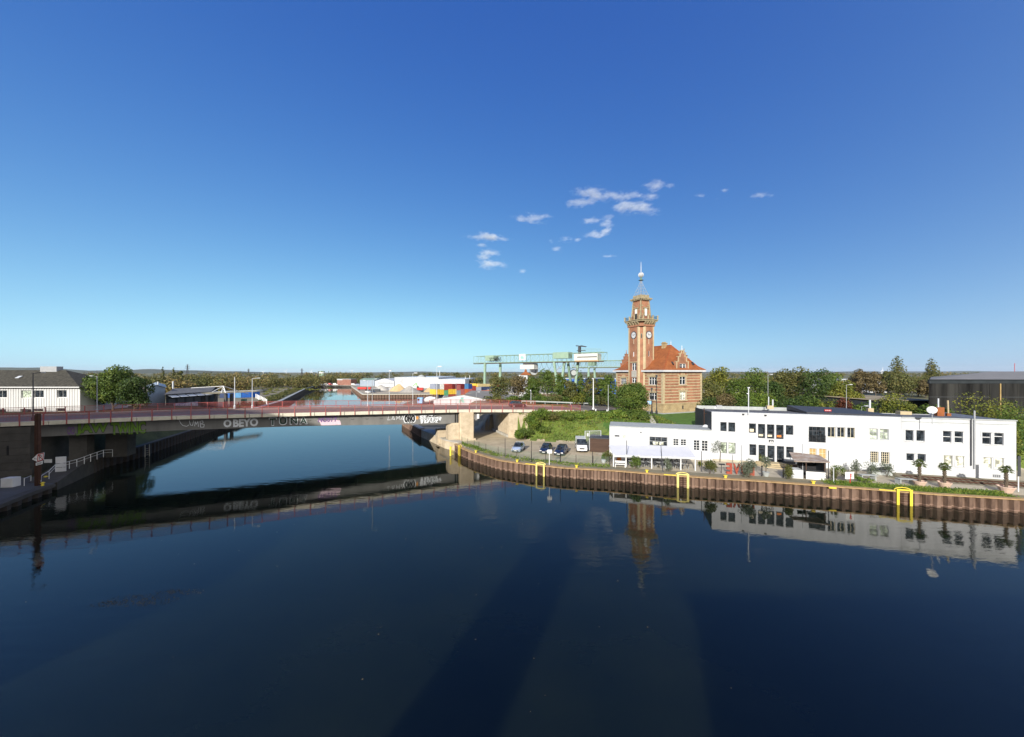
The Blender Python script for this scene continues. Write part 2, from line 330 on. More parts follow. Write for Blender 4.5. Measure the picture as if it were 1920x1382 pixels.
def quads_mesh(name, v, mat):
    n = len(v) // 4; me = bpy.data.meshes.new(name); me.vertices.add(4 * n); me.vertices.foreach_set('co', v.astype(np.float32).ravel())
    me.loops.add(4 * n); me.loops.foreach_set('vertex_index', np.arange(4 * n, dtype=np.int32)); me.polygons.add(n)
    me.polygons.foreach_set('loop_start', np.arange(0, 4 * n, 4, dtype=np.int32)); me.polygons.foreach_set('loop_total', np.full(n, 4, np.int32))
    me.materials.append(mat); me.update(); return me
def crown_lobes(rng, w, d, z0, z1, n, shape='round'):
    out = []; h = z1 - z0
    for i in range(n):
        t = (i + .5) / n
        if shape == 'poplar': z = z0 + h * t; k = min(1, (t + .2) * 2.2) * (1 - t) ** .62 + .07; rr = w * .40 * k; o = .35 * k
        elif shape == 'cone': z = z0 + h * t; k = max(.12, 1 - t * .9); rr = w * .5 * k * .75; o = .5 * k
        elif shape == 'dome': z = z0 + h * (.12 + .62 * t ** .8); k = math.sqrt(max(.05, 1 - (.12 + .55 * t) ** 2)); rr = w * .24; o = .60 * k
        else: z = z0 + h * (.2 + .66 * t); k = max(.3, math.sin(math.pi * (.2 + .66 * t))); rr = w * rng.uniform(.16, .27); o = .66 * k
        a = i * 2.4 + rng.uniform(-.5, .5); q = rng.uniform(.5, 1) * o * w * .5
        rz = rr * rng.uniform(.65, 1) * (1.5 if shape == 'poplar' else 1)
        out.append(((math.cos(a) * q, math.sin(a) * q * d / w, z), (rr, rr * d / w, min(rz, h * .45))))
    return out
def tree(name, label, x, y, z0, h, w, mat, n=2600, leaf=.5, clear=.18, lobes=13, shape='round', seed=1, group=None, bark='bark', d=None, cat='tree', inner=.35, split=3):
    rng = random.Random(seed * 7919 + 13); t = thing(name, label, cat, (x, y, z0), group); d = d or w
    tb = MB(); top = h * (.85 if shape in ('poplar', 'cone') else .62); r0 = max(.1, w * .028)
    tb.tube([(x, y, z0 - .2), (x + .05 * r0, y, z0 + h * clear), (x + rng.uniform(-.3, .3), y, z0 + top)], r0, 7, r0 * .25)
    for i in range(split + 2):
        a = i * 2.4 + rng.random(); zb = z0 + h * (clear + .06 * i); k = w * .32
        tb.tube([(x, y, zb), (x + math.cos(a) * k * .5, y + math.sin(a) * k * .5, zb + h * .13), (x + math.cos(a) * k, y + math.sin(a) * k, zb + h * .24)], r0 * .45, 5, r0 * .12)
    tb.build('trunk', M[bark], t)
    lb = crown_lobes(rng, w, d, h * clear, h, lobes, shape)
    link('crown', quads_mesh('crown', leaf_cloud(lb, n, leaf, seed, inner), M[mat]), t)
    return t
def bush(name, label, x, y, z0, w, h, mat, n=700, leaf=.22, seed=1, cat='bush', d=None, group=None, stem=True, lobes=7):
    rng = random.Random(seed * 31 + 5); t = thing(name, label, cat, (x, y, z0), group)
    lb = [((rng.uniform(-.28, .28) * w, rng.uniform(-.28, .28) * (d or w), h * rng.uniform(.28, .72)), (w * .26, (d or w) * .26, h * .28)) for _ in range(lobes)]
    link('foliage', quads_mesh('foliage', leaf_cloud(lb, n, leaf, seed, .4), M[mat]), t)
    if stem:
        sb = MB()
        for i in range(3):
            a = i * 2.1 + rng.random(); sb.tube([(x, y, z0 - .05), (x + math.cos(a) * w * .2, y + math.sin(a) * w * .2, z0 + h * .6)], .035, 5, .012)
        sb.build('stem', M['bark'], t)
    return t

def wall_holes(mb, F, u0, u1, z0, z1, holes, depth=.22, v=0., mi=0):
    us = sorted({u0, u1, *[h[0] for h in holes], *[h[1] for h in holes]}); zs = sorted({z0, z1, *[h[2] for h in holes], *[h[3] for h in holes]})
    us = [u for u in us if u0 <= u <= u1]; zs = [z for z in zs if z0 <= z <= z1]
    for a, b in zip(us[:-1], us[1:]):
        for c, d in zip(zs[:-1], zs[1:]):
            um, zm = (a + b) / 2, (c + d) / 2
            if any(h[0] < um < h[1] and h[2] < zm < h[3] for h in holes): continue
            mb.quad(F.p(a, v, c), F.p(b, v, c), F.p(b, v, d), F.p(a, v, d), mi)
    for a, b, c, d in holes:
        w = v - depth
        mb.quad(F.p(a, v, c), F.p(b, v, c), F.p(b, w, c), F.p(a, w, c), mi); mb.quad(F.p(a, w, d), F.p(b, w, d), F.p(b, v, d), F.p(a, v, d), mi)
        mb.quad(F.p(a, w, c), F.p(a, w, d), F.p(a, v, d), F.p(a, v, c), mi); mb.quad(F.p(b, v, c), F.p(b, v, d), F.p(b, w, d), F.p(b, w, c), mi)
def window(F, hole, parent, fm, pm, cols=1, rows=1, v=-.12, t=.06, name='window', bars=.035, split_panes=True, sill=None, mull=None):
    a, b, c, d = hole; e = .004
    m = MB(); m.fbox(F, a + e, a + t, v - .05, v + .03, c + e, d - e); m.fbox(F, b - t, b - e, v - .05, v + .03, c + e, d - e)
    m.fbox(F, a + t, b - t, v - .05, v + .03, c + e, c + t); m.fbox(F, a + t, b - t, v - .05, v + .03, d - t, d - e)
    for i in range(1, cols): q = lerp(a, b, i / cols); m.fbox(F, q - bars / 2, q + bars / 2, v - .045, v + .02, c + t, d - t)
    for j in range(1, rows): q = lerp(c, d, j / rows); m.fbox(F, a + t, b - t, v - .04, v + .015, q - bars / 2, q + bars / 2)
    if mull: q = lerp(c, d, mull); m.fbox(F, a + t, b - t, v - .045, v + .025, q - .04, q + .04)
    o = m.build(name, fm, parent)
    if sill: MB().fbox(F, a - .05, b + .05, -.02, .07, c - .07, c - .004).build('sill', sill, o)
    g = MB(); pw = (b - a - 2 * t); ph = (d - c - 2 * t)
    g.fbox(F, a + t * .8, b - t * .8, v - .03, v - .015, c + t * .8, d - t * .8); g.build('pane', pm, o)
    return o
# ------------------------------------------------------------------ water, ground, far land
B0 = V((-73.4, 52, 0)); BV = V((63.2, 24.7, 0)); BD = BV.normalized(); BP = V((-BD.y, BD.x, 0))     # bridge: near edge start, span, direction, across
BW = 12.3
ZDECK = [(-1.2, 8.6), (-.3, 8.8), (0, 8.84), (.27, 8.95), (.55, 8.72), (1, 8.2), (1.2, 7.65), (1.42, 6.95), (2, 6.7)]
def bz(s): return interp(s, ZDECK)
def bpt(s, w, z=0.): q = B0 + BV * s + BP * w; return V((q.x, q.y, z))
def bsw(x, y): q = V((x, y, 0)) - B0; return q.dot(BD) / BV.length, q.dot(BP)

m, n, l, b = newmat('harbour_water')
b.inputs['Roughness'].default_value = .015; b.inputs['IOR'].default_value = 1.40; b.inputs['Specular IOR Level'].default_value = .5
tc = n.new('ShaderNodeTexCoord'); mp = n.new('ShaderNodeMapping'); mp.inputs['Scale'].default_value = (.5, 1.15, 1); l.new(tc.outputs['Object'], mp.inputs[0])
n1 = n.new('ShaderNodeTexNoise'); n1.inputs['Scale'].default_value = .95; n1.inputs['Detail'].default_value = 4; n1.inputs['Roughness'].default_value = .55; l.new(mp.outputs[0], n1.inputs['Vector'])
n2 = n.new('ShaderNodeTexNoise'); n2.inputs['Scale'].default_value = .04; n2.inputs['Detail'].default_value = 3; l.new(tc.outputs['Object'], n2.inputs['Vector'])
mr = n.new('ShaderNodeMapRange'); mr.inputs['From Min'].default_value = .38; mr.inputs['From Max'].default_value = .66; mr.inputs['To Min'].default_value = .2; mr.inputs['To Max'].default_value = 1.0; l.new(n2.outputs['Fac'], mr.inputs['Value'])
bp = n.new('ShaderNodeBump'); bp.inputs['Distance'].default_value = .022; l.new(n1.outputs['Fac'], bp.inputs['Height']); l.new(mr.outputs[0], bp.inputs['Strength']); l.new(bp.outputs[0], b.inputs['Normal'])
n3 = n.new('ShaderNodeTexNoise'); n3.inputs['Scale'].default_value = .16; n3.inputs['Detail'].default_value = 6; l.new(tc.outputs['Object'], n3.inputs['Vector'])
cr = n.new('ShaderNodeValToRGB'); cr.color_ramp.elements[0].position = .4; cr.color_ramp.elements[1].position = .72
cr.color_ramp.elements[0].color = (.0045, .0078, .0052, 1); cr.color_ramp.elements[1].color = (.0075, .0112, .0062, 1)
l.new(n3.outputs['Fac'], cr.inputs[0]); l.new(cr.outputs[0], b.inputs['Base Color'])
b.inputs['Subsurface Weight'].default_value = .9; b.inputs['Subsurface Radius'].default_value = (1.0, 1.4, 1.1); b.inputs['Subsurface Scale'].default_value = 1.0; b.subsurface_method = 'BURLEY'
M['water'] = m
w = MB()
for i in range(14):
    for j in range(14):
        x0, y0 = -420 + i * 60, -60 + j * 36; w.quad((x0, y0, 0), (x0 + 60, y0, 0), (x0 + 60, y0 + 36, 0), (x0, y0 + 36, 0))
w.build('water', M['water'], kind='structure')

def fan(name, S, E, hf, mats, pick, step=1.5, nt=46, p=1.7):
    s2, e2 = [], []
    for (a, b_), (c, d_) in zip(zip(S[:-1], S[1:]), zip(E[:-1], E[1:])):
        k = max(1, min(40, int(max(math.dist(a, b_), math.dist(c, d_) * .25) / step)))
        for i in range(k): t = i / k; s2.append((lerp(a[0], b_[0], t), lerp(a[1], b_[1], t))); e2.append((lerp(c[0], d_[0], t), lerp(c[1], d_[1], t)))
    s2.append(S[-1]); e2.append(E[-1]); vs, fs, mi = [], [], []
    for a, b_ in zip(s2, e2):
        for j in range(nt + 1):
            t = (j / nt) ** p; x, y = lerp(a[0], b_[0], t), lerp(a[1], b_[1], t); vs.append((x, y, hf(x, y)))
    for i in range(len(s2) - 1):
        for j in range(nt):
            q = (i * (nt + 1) + j, i * (nt + 1) + j + 1, (i + 1) * (nt + 1) + j + 1, (i + 1) * (nt + 1) + j); fs.append(q)
            c = [sum(vs[k][d_] for k in q) / 4 for d_ in range(3)]; mi.append(pick(*c, j))
    mb = MB(); mb.add(vs, fs); mb.m = mi
    return mb.build(name, [M[k] for k in mats], kind='structure', smooth=True)
ZT = [(1, 7.4), (4.5, 7.3), (13, 6.9), (17, 6.7), (25, 6.2), (33, 5.5), (38, 5.1), (80, 5.1)]
YF = [(1, 80.9), (4.5, 77.5), (13, 74.7), (18, 71.5), (22, 69.5), (36, 67), (60, 62), (90, 50)]
YT = [(1, 82), (4.5, 83.0), (13, 86.2), (17, 87.6), (25, 88.6), (33, 90), (38, 90), (60, 84), (90, 75)]
def rb_h(x, y):
    s, w = bsw(x, y); q = (s - 1.17) * BV.length
    zt = interp(x, ZT)
    far = lerp(zt, 3., smooth((y - 122) / 28))
    if w >= 0 and w <= BW and s < 1.46: return (bz(s) - .9) if q > 0 else 1.6
    if w > BW and s < 1.46:
        base = lerp(1.7, 3., smooth((y - 95) / 18)); return lerp(base, max(far, base), smooth((q + 5) / 6))
    if x < 3.6: return 1.6
    yf, yt = interp(x, YF), interp(x, YT); zf = interp(x, [(15, 1.6), (19.5, 4.2)])
    if x > 17 and y < yf: return lerp(1.6, zf, smooth((y - yf + 1.6) / 1.6)) if x < 40 else lerp(1.6, 4.6, smooth((y - yf + 2) / 2))
    t = (y - yf) / (yt - yf)
    if t <= 0: return 1.6
    if t < 1: return lerp(zf, zt, smooth(t) * .6 + t * .4) + (.18 if x < 19 else .04) * math.sin(x * 1.3 + y * .7) * math.sin(math.pi * t)
    return far
def rb_pick(x, y, z, j):
    if j < 6 and x > -9 and y < 74 and z < 1.7: return 4
    if x > 19.5 and y > interp(x, YF) - 1 and y < 120: return 2
    if z > 1.72 and x > 1: return 1
    if y > 95: return 4
    if x < 15.2: return 0
    return 3
S = [(112, 30), (75, 38.2), (58.8, 41.6), (50.3, 43.5), (43.4, 45.7), (38.6, 47.1), (32, 49), (28.7, 49.7), (21.1, 51.8), (14.7, 53.9), (7.7, 55.4), (4, 57), (1.1, 58.2), (-2, 60.1), (-3.9, 62.2), (-6.6, 65.3), (-8.8, 68.5), (-11.4, 73.6), (-13.5, 78), (-20, 87), (-33, 110), (-45, 150), (-47, 178), (-20, 190), (60, 205)]
QUAY = S
E_ = [(150, 40), (140, 60), (130, 100), (115, 150), (100, 150), (90, 150), (78, 150), (70, 150), (58, 150), (46, 150), (36, 150), (30, 150), (24, 150), (20, 150), (15, 150), (10, 150), (6, 150), (2, 150), (-2, 150), (-8, 150), (-14, 152), (-18, 158), (-15, 165), (0, 170), (60, 170)]
S_in = [(x, y) for x, y in S]
fan('right_bank_ground', S_in, E_, rb_h, ['gravel', 'grass', 'lawn', 'paving', 'yard'], rb_pick, step=.5, nt=60)
LS = [(-36, -20), (-45, 13), (-50, 23), (-58.9, 41.7), (-60.8, 45.6), (-62.4, 49.8), (-66.5, 57), (-69, 61), (-70, 67), (-76, 83), (-88, 115), (-109, 171), (-169, 296), (-208, 391)]
LE = [(-400, -20), (-400, 13), (-400, 23), (-400, 35), (-400, 40), (-400, 45), (-400, 57), (-400, 62), (-400, 70), (-400, 90), (-400, 115), (-400, 171), (-400, 296), (-400, 391)]
def lb_h(x, y):
    s, w = bsw(x, y)
    sh = interp(y, [(p[1], p[0]) for p in LS]); d = sh - x
    if w < -.3: return 1.0
    if w <= BW: return 1.0 if s < .02 else lerp(1.0, 2.0, smooth((y - 56) / 6))
    a = 1.9 + smooth((d - 1.2) / 5) * 4.6
    return lerp(a, 2.6, smooth((y - 104) / 14))
def lb_pick(x, y, z, j):
    s, w = bsw(x, y)
    if w < 0: return 0
    if y < 112: return 1
    sh = interp(y, [(p[1], p[0]) for p in LS]); d = sh - x
    if y > 118 and 1.5 < d < 10 + 3 * math.sin(y * .21): return 1
    return 2
fan('left_bank_ground', LS, LE, lb_h, ['lquay', 'dgrass', 'yard'], lb_pick, step=2.5, nt=40, p=2.2)
fl = MB()
fl.quad((-14000, 391, 1.9), (14000, 391, 1.9), (14000, 22000, 1.9), (-14000, 22000, 1.9))
fl.quad((-14000, -300, 1.9), (-400, -300, 1.9), (-400, 391, 1.9), (-14000, 391, 1.9))
gy = MB(); gy.add([(-165, 391, 1.9), (-156, 353, 1.9), (-93.6, 228, 1.9), (60, 240, 1.9), (520, 270, 1.9), (520, 391, 1.9)], [(0, 1, 2, 3, 4, 5)]); gy.build('gravel_yard', mk('pale_gravel_yard', (.38, .33, .25), .95, .25, .06), kind='structure')
fl.quad((520, -300, 1.9), (14000, -300, 1.9), (14000, 391, 1.9), (520, 391, 1.9))
fl.add([(-15, 165, 2.95), (0, 170, 2.95), (60, 170, 2.95), (60, 205, 2.95), (530, 262, 2.95), (530, 60, 2.95), (140, 60, 2.95), (130, 100, 2.95), (115, 150, 2.95), (-8, 150, 2.95)], [tuple(range(9, -1, -1))])
M['farland'] = mk('far_fields_and_yards', (.12, .125, .06), .95, .35, .01, var2=(.20, .19, .11))
fl.build('far_land', M['farland'], kind='structure')
hb = MB(); rng = random.Random(4)
for (x0, x1, y, zmax, ph) in ((-9000, -3600, 5200, 120, .3), (-3500, 1500, 8000, 48, 1.1), (300, 5200, 7000, 42, 2.0), (3500, 12000, 7600, 52, 2.9)):
    n_ = 60; rows = []
    for i in range(n_ + 1):
        t = i / n_; x = lerp(x0, x1, t); z = zmax * math.sin(math.pi * t) ** .6 * (.6 + .2 * math.sin(7 * t + ph) + .12 * math.sin(19 * t + 2 * ph) + .05 * math.sin(47 * t))
        rows.append(((x, y - 600, 1.9), (x, y, max(2, z)), (x, y + 900, 1.9)))
    for a, b_ in zip(rows[:-1], rows[1:]):
        hb.quad(a[0], b_[0], b_[1], a[1]); hb.quad(a[1], b_[1], b_[2], a[2])
M['hill'] = mk('wooded_hill', (.045, .055, .03), .95, .3, .004)
hb.build('hills', M['hill'], kind='structure', smooth=True)

# -------- unseen buildings added behind and left of the viewpoint, shaped to throw the shade on the bridge's left half and on the water
wb = thing('unseen_warehouse', 'tall plain brick warehouse on the near left bank behind the viewpoint', 'warehouse', (-110, 0, 1))  # unseen warehouse, added only to throw shade
q = MB(); poly = [(-96, 34.5), (-77.5, 24.2), (-61.4, 15.2), (-52, 9), (-50, -40), (-260, -40), (-260, 34.5)]
q.prism(poly, .9, 29.4); q.build('wall', M['fbrick'], wb)
q = MB(); q.prism([(-95.95, 34.7), (-77.4, 24.4), (-61.3, 15.4), (-51.8, 9.1), (-49.8, -40.2), (-260.2, -40.2), (-260.2, 34.7)], 29.404, 29.9); q.build('roof', M['roofgrey'], wb)
def mkblock(name, label, x0, x1, y0, y1, h, mat):
    t = thing(name, label, 'building', ((x0 + x1) / 2, (y0 + y1) / 2, 1)); MB().box(((x0 + x1) / 2, (y0 + y1) / 2, .9 + h / 2), (x1 - x0, y1 - y0, h)).build('wall', M[mat], t)
    MB().box(((x0 + x1) / 2, (y0 + y1) / 2, 1.1 + h), (x1 - x0 + .6, y1 - y0 + .6, .39)).build('roof', M['roofgrey'], t)
near = MB(); near.prism([(-30, -12), (140, -12), (140, -90), (-30, -90)], .2, 1.0); near.build('near_quay_ground', M['concrete'], kind='structure')
sl = thing('unseen_silo', 'slim round concrete silo on the near quay behind the viewpoint', 'silo', (-16.6, -17.5, 1))  # unseen silo, added only to throw shade
MB().lathe([(2.3, .95), (2.3, 23), (1.4, 24.6), (.3, 25)], (-16.6, -17.5, 0), 24).build('shaft', M['concrete'], sl)
MB().box((-16.6, -17.5, 25.4), (1.6, 1.6, 1)).build('unseen_roof_cabin', M['grey'], sl)
mkblock('unseen_shed', 'long low brick shed on the near quay behind the viewpoint', -4.5, 120, -42, -17, 17.5, 'fbrick')  # unseen shed, added only to throw shade

# ------------------------------------------------------------------ quay walls
def resample(pts, step):
    out = [V((*pts[0], 0))]; acc = 0; L = [V((*p, 0)) for p in pts]; need = step
    for a, b_ in zip(L[:-1], L[1:]):
        d = (b_ - a).length; t = need
        while t <= d: out.append(a + (b_ - a) * (t / d)); t += step
        need = t - d
    return out
def pile_mesh(name, pitch, z0, z1, dep):
    mb = MB(); a = pitch
    pr = [(-.5 * a, 0), (-.30 * a, 0), (-.17 * a, -dep), (.17 * a, -dep), (.30 * a, 0), (.5 * a, 0)]; th = .03
    for (u0, v0), (u1, v1) in zip(pr[:-1], pr[1:]):
        mb.add([(u0, v0, z0), (u1, v1, z0), (u1, v1, z1), (u0, v0, z1), (u0, v0 + th, z0), (u1, v1 + th, z0), (u1, v1 + th, z1), (u0, v0 + th, z1)], [(0, 1, 2, 3), (7, 6, 5, 4), (3, 2, 6, 7)])
    me = bpy.data.meshes.new(name); me.from_pydata(mb.v, [], mb.f); me.materials.append(M['pile']); return me
qw = thing('quay_wall', 'long rusty brown sheet pile wall curving along the right bank', 'quay wall', (30, 49, 0))
pts = resample(QUAY[0:18], 1.02); pm = pile_mesh('sheet_pile', 1.02, -1.0, 1.50, .42)
for a, b_ in zip(pts[:-1], pts[1:]):
    o = link('sheet_pile', pm, qw); c = (a + b_) / 2 - WL[qw.name]; c.z = 0; o.location = c; d = a - b_
    o.rotation_euler = (0, 0, math.atan2(d.y, d.x) + math.pi); 
    # outer flutes must face the water (towards the viewpoint)
    nn = Matrix.Rotation(o.rotation_euler.z, 3, 'Z') @ V((0, -1, 0))
    if nn.dot(V(((a + b_) / 2)) * -1) < 0: o.rotation_euler.z += math.pi
cp = MB()
for a, b_ in zip(pts[:-1], pts[1:]):
    d = (b_ - a).normalized(); nn = V((-d.y, d.x, 0)); nn = nn if nn.y < 0 or nn.dot(a) < 0 else -nn
    cp.obb(a + nn * .46 + V((0, 0, 1.504)), b_ - a, -nn * .72, V((0, 0, .12)))
cp.build('coping', M['coping'], qw)
# concrete nose of the quay in front of the bridge pier
nz = thing('quay_nose', 'weathered pale concrete quay corner below the bridge pier', 'quay wall', (-14, 80, 0))
nose = [(-10.9, 73.4), (-14.2, 76.6), (-18.4, 83.5), (-22.5, 90), (-20.5, 91), (-12.4, 78.6), (-10.2, 74.2)]
MB().prism(nose, -1, 1.72).build('wall', M['lime'], nz)
MB().prism([(x * 1.0 + (.12 if i > 3 else -.10), y - .1) for i, (x, y) in enumerate(nose)], 1.724, 1.92).build('capstone', M['concrete'], nz)
sq = MB(); sq.obb(G(849, 835, 1.9) + V((-.5, -.6, -1.9)), V((.28, 0, 0)), V((0, .3, 0)), V((0, 0, 1.75))); 
for i in range(6): sq.obb(G(849, 835, 1.9) + V((-.2, -.5, -1.75 + .28 * i)), V((.4, .1, 0)), V((0, .08, 0)), V((0, 0, .05)))
tag(sq.build('quay_ladder', M['yellow']), 'yellow ladder strip on the concrete quay corner by the pier', 'ladder', 'yellow ladders on the quay walls')
def qpoint(px):                                        # the quay edge under photo column px: point, along, outward
    best = None
    for a, b_ in zip(pts[:-1], pts[1:]):
        pa, pb = a.x / a.y * FPX + CXP, b_.x / b_.y * FPX + CXP
        if min(pa, pb) <= px <= max(pa, pb):
            t = (px - pa) / (pb - pa); d = (b_ - a).normalized(); nn = V((d.y, -d.x, 0)); nn = nn if nn.dot(a) < 0 else -nn
            return a + (b_ - a) * t, d, nn
def qladder(px, w, label, mat='yellow', bar=True):
    c, d, nn = qpoint(px); t = thing('quay_ladder', label, 'ladder', (c.x, c.y, 0), 'yellow ladders on the quay walls')
    o = c + nn * .5; z1 = 1.78; k = w * .17
    for sgn in (-1, 1):
        MB().obb(o + d * (sgn * (w / 2 - k / 2) - k / 2) + V((0, 0, -.7)), d * k, nn * .1, V((0, 0, z1 + .7))).build('stile', M[mat], t)
    MB().obb(o + d * (-w / 2) + V((0, 0, z1 + .004)), d * w, nn * .12, V((0, 0, .16))).build('top_plate', M[mat], t)
    r = MB()
    for i in range(7): r.obb(o + d * (-w / 2 + k) + nn * .01 + V((0, 0, -.4 + i * .29)), d * (w - 2 * k), nn * .05, V((0, 0, .05)))
    for q_ in [r]: q_.build('rung', M['rust'], t, kind='stuff')
    arc = [o + d * (math.cos(math.pi * i / 10) * -w * .55) - nn * .25 + V((0, 0, 1.72 + math.sin(math.pi * i / 10) * .36)) for i in range(11)]
    MB().tube(arc, .05, 6).build('grab_arch', M[mat], t)
    if bar: MB().obb(o + d * (w / 2 + .1) + nn * .0 + V((0, 0, 1.64)), d * 1.6, nn * .08, V((0, 0, .09))).build('edge_stripe', M['yellow'], t)
qladder(866, 1.0, 'yellow quay ladder where the sheet pile wall meets the concrete corner', 'yellow', False)
qladder(1015, 1.45, 'pale yellow quay ladder with arched grab rail near the parked cars', 'paleyellow')
qladder(1279, 1.55, 'pale yellow quay ladder with arched grab rail by the white awning', 'paleyellow')
qladder(1690, 1.5, 'bright yellow quay ladder with arched grab rail by the potted palms')
for i, (px, lb) in enumerate(((891, 'between the first quay ladder and the fence'), (969, 'below the silver parked car'), (1081, 'left of the brown board shed'), (1213, 'in front of the white awning'), (1361, 'in front of the red letters'), (1526, 'in front of the white kiosk'))):
    c, d, nn = qpoint(px); t = thing('mooring_bollard', 'small yellow mooring bollard on the quay edge ' + lb, 'bollard', (c.x, c.y, 1.62), 'yellow bollards along the quay')
    o = c - nn * .15; MB().lathe([(.17, 1.6), (.15, 1.8), (.12, 1.86)], (o.x, o.y, 0), 10).build('post', M['yellow'], t); MB().lathe([(.12, 1.864), (.26, 1.9), (.26, 1.97), (.1, 2.0)], (o.x, o.y, 0), 10).build('cap', M['yellow'], t)
c, d, nn = qpoint(1571); tag(MB().obb(c + nn * .35 + V((-.4, 0, 1.35)), d * .8, nn * .06, V((0, 0, .16))).build('mooring_plate', M['yellow']), 'small yellow plate on the sheet pile top below the red and white board', 'plate')

def far_wall(name, label, path, z0, z1, pitch, dep, mat='pile', coping='concrete'):
    t = thing(name, label, 'quay wall', (path[0][0], path[0][1], 0)); mb = MB(); cm = MB(); P_ = resample(path, pitch)
    for a, b_ in zip(P_[:-1], P_[1:]):
        d = (b_ - a); nn = V((d.y, -d.x, 0)).normalized() * dep; nn = nn if nn.dot(a + b_) < 0 else -nn
        pr = [a, a + d * .2, a + d * .35 + nn, a + d * .65 + nn, a + d * .8, b_]
        for u, v_ in zip(pr[:-1], pr[1:]): mb.quad(u + V((0, 0, z0)), v_ + V((0, 0, z0)), v_ + V((0, 0, z1)), u + V((0, 0, z1)))
    for (ax, ay), (bx, by) in zip(path[:-1], path[1:]):
        a = V((ax, ay, 0)); b_ = V((bx, by, 0)); d = (b_ - a).normalized(); nn = V((d.y, -d.x, 0)); nn = nn if nn.dot(a + b_) < 0 else -nn
        cm.obb(a + nn * (dep + .1) + V((0, 0, z1)), b_ - a, -nn * 1.3, V((0, 0, .3)))
    mb.build('sheet_piling', M[mat], t, kind='stuff'); cm.build('coping', M[coping], t); return t
far_wall('quay_wall', 'brown sheet pile wall in front of the gravel heaps across the basin', [(-93.6, 228), (60, 240), (180, 250)], -.6, 1.95, 1.7, .45, coping='gravel' if False else 'fascia')
far_wall('quay_wall', 'brown sheet pile wall along the right side of the far basin', [(-165, 388), (-156, 353), (-93.6, 228)], -.6, 1.95, 2.2, .45, coping='fascia')
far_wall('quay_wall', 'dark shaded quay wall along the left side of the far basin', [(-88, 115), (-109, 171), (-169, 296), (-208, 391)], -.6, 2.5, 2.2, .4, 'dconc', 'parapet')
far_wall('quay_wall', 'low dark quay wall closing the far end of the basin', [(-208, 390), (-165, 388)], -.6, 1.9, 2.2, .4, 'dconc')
far_wall('quay_wall', 'dark sheet pile wall of the inlet behind the bridge pier', [(-22.5, 90), (-33, 110), (-45, 150), (-47, 178), (-20, 190), (60, 205)], -.6, 1.9, 1.2, .35)
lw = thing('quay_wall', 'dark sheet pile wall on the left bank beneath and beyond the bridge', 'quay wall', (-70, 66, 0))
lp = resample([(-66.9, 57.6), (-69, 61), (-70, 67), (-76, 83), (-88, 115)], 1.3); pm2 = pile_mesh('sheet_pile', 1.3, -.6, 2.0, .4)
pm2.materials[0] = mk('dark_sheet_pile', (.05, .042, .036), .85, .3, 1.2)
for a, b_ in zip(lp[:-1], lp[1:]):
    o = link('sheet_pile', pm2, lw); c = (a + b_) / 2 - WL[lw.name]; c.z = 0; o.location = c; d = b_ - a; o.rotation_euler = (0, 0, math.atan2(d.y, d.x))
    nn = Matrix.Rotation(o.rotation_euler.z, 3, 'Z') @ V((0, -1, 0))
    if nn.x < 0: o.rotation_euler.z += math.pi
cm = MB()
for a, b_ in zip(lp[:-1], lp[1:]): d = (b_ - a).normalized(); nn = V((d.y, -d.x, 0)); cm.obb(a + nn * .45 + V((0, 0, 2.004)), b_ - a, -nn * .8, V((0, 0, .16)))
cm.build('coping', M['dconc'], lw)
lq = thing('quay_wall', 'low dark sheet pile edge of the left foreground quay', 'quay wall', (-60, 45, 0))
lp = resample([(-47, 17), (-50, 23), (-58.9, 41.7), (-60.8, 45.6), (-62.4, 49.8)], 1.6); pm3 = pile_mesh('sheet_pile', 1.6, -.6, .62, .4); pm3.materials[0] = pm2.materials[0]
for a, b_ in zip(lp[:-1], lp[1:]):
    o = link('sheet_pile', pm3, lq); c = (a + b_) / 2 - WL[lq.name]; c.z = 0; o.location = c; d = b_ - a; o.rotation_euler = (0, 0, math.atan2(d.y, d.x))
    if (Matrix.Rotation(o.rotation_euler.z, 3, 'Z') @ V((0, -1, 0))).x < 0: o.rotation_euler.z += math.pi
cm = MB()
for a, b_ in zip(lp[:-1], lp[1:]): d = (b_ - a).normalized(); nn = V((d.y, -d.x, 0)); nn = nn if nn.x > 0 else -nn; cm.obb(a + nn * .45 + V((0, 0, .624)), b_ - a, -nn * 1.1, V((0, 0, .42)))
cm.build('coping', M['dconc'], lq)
# rising concrete ramp at the foot of the left abutment
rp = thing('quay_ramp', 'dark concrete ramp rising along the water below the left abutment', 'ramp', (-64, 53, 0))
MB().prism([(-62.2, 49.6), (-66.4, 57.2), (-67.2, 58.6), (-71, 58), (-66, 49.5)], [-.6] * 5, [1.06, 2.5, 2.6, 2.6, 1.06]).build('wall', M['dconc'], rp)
# ------------------------------------------------------------------ road bridge
BL = BV.length
FB = Fr(B0, BD, -BP)                                    # v > 0 towards the viewpoint
br = thing('road_bridge', 'long grey steel girder road bridge with graffiti crossing the harbour basin', 'bridge', (B0.x + 30, B0.y + 12, 0))
def strip(mb, s0, s1, w0, w1, zt, zb, mi=0, step=.03):
    n_ = max(1, int((s1 - s0) / step))
    for i in range(n_):
        a, b_ = lerp(s0, s1, i / n_), lerp(s0, s1, (i + 1) / n_)
        q = [bpt(a, w0, zb(a)), bpt(b_, w0, zb(b_)), bpt(b_, w1, zb(b_)), bpt(a, w1, zb(a)), bpt(a, w0, zt(a)), bpt(b_, w0, zt(b_)), bpt(b_, w1, zt(b_)), bpt(a, w1, zt(a))]
        fs = [(3, 2, 1, 0), (4, 5, 6, 7), (0, 1, 5, 4), (2, 3, 7, 6)]
        if i == 0: fs.append((3, 0, 4, 7))
        if i == n_ - 1: fs.append((1, 2, 6, 5))
        mb.add(q, fs, mi)
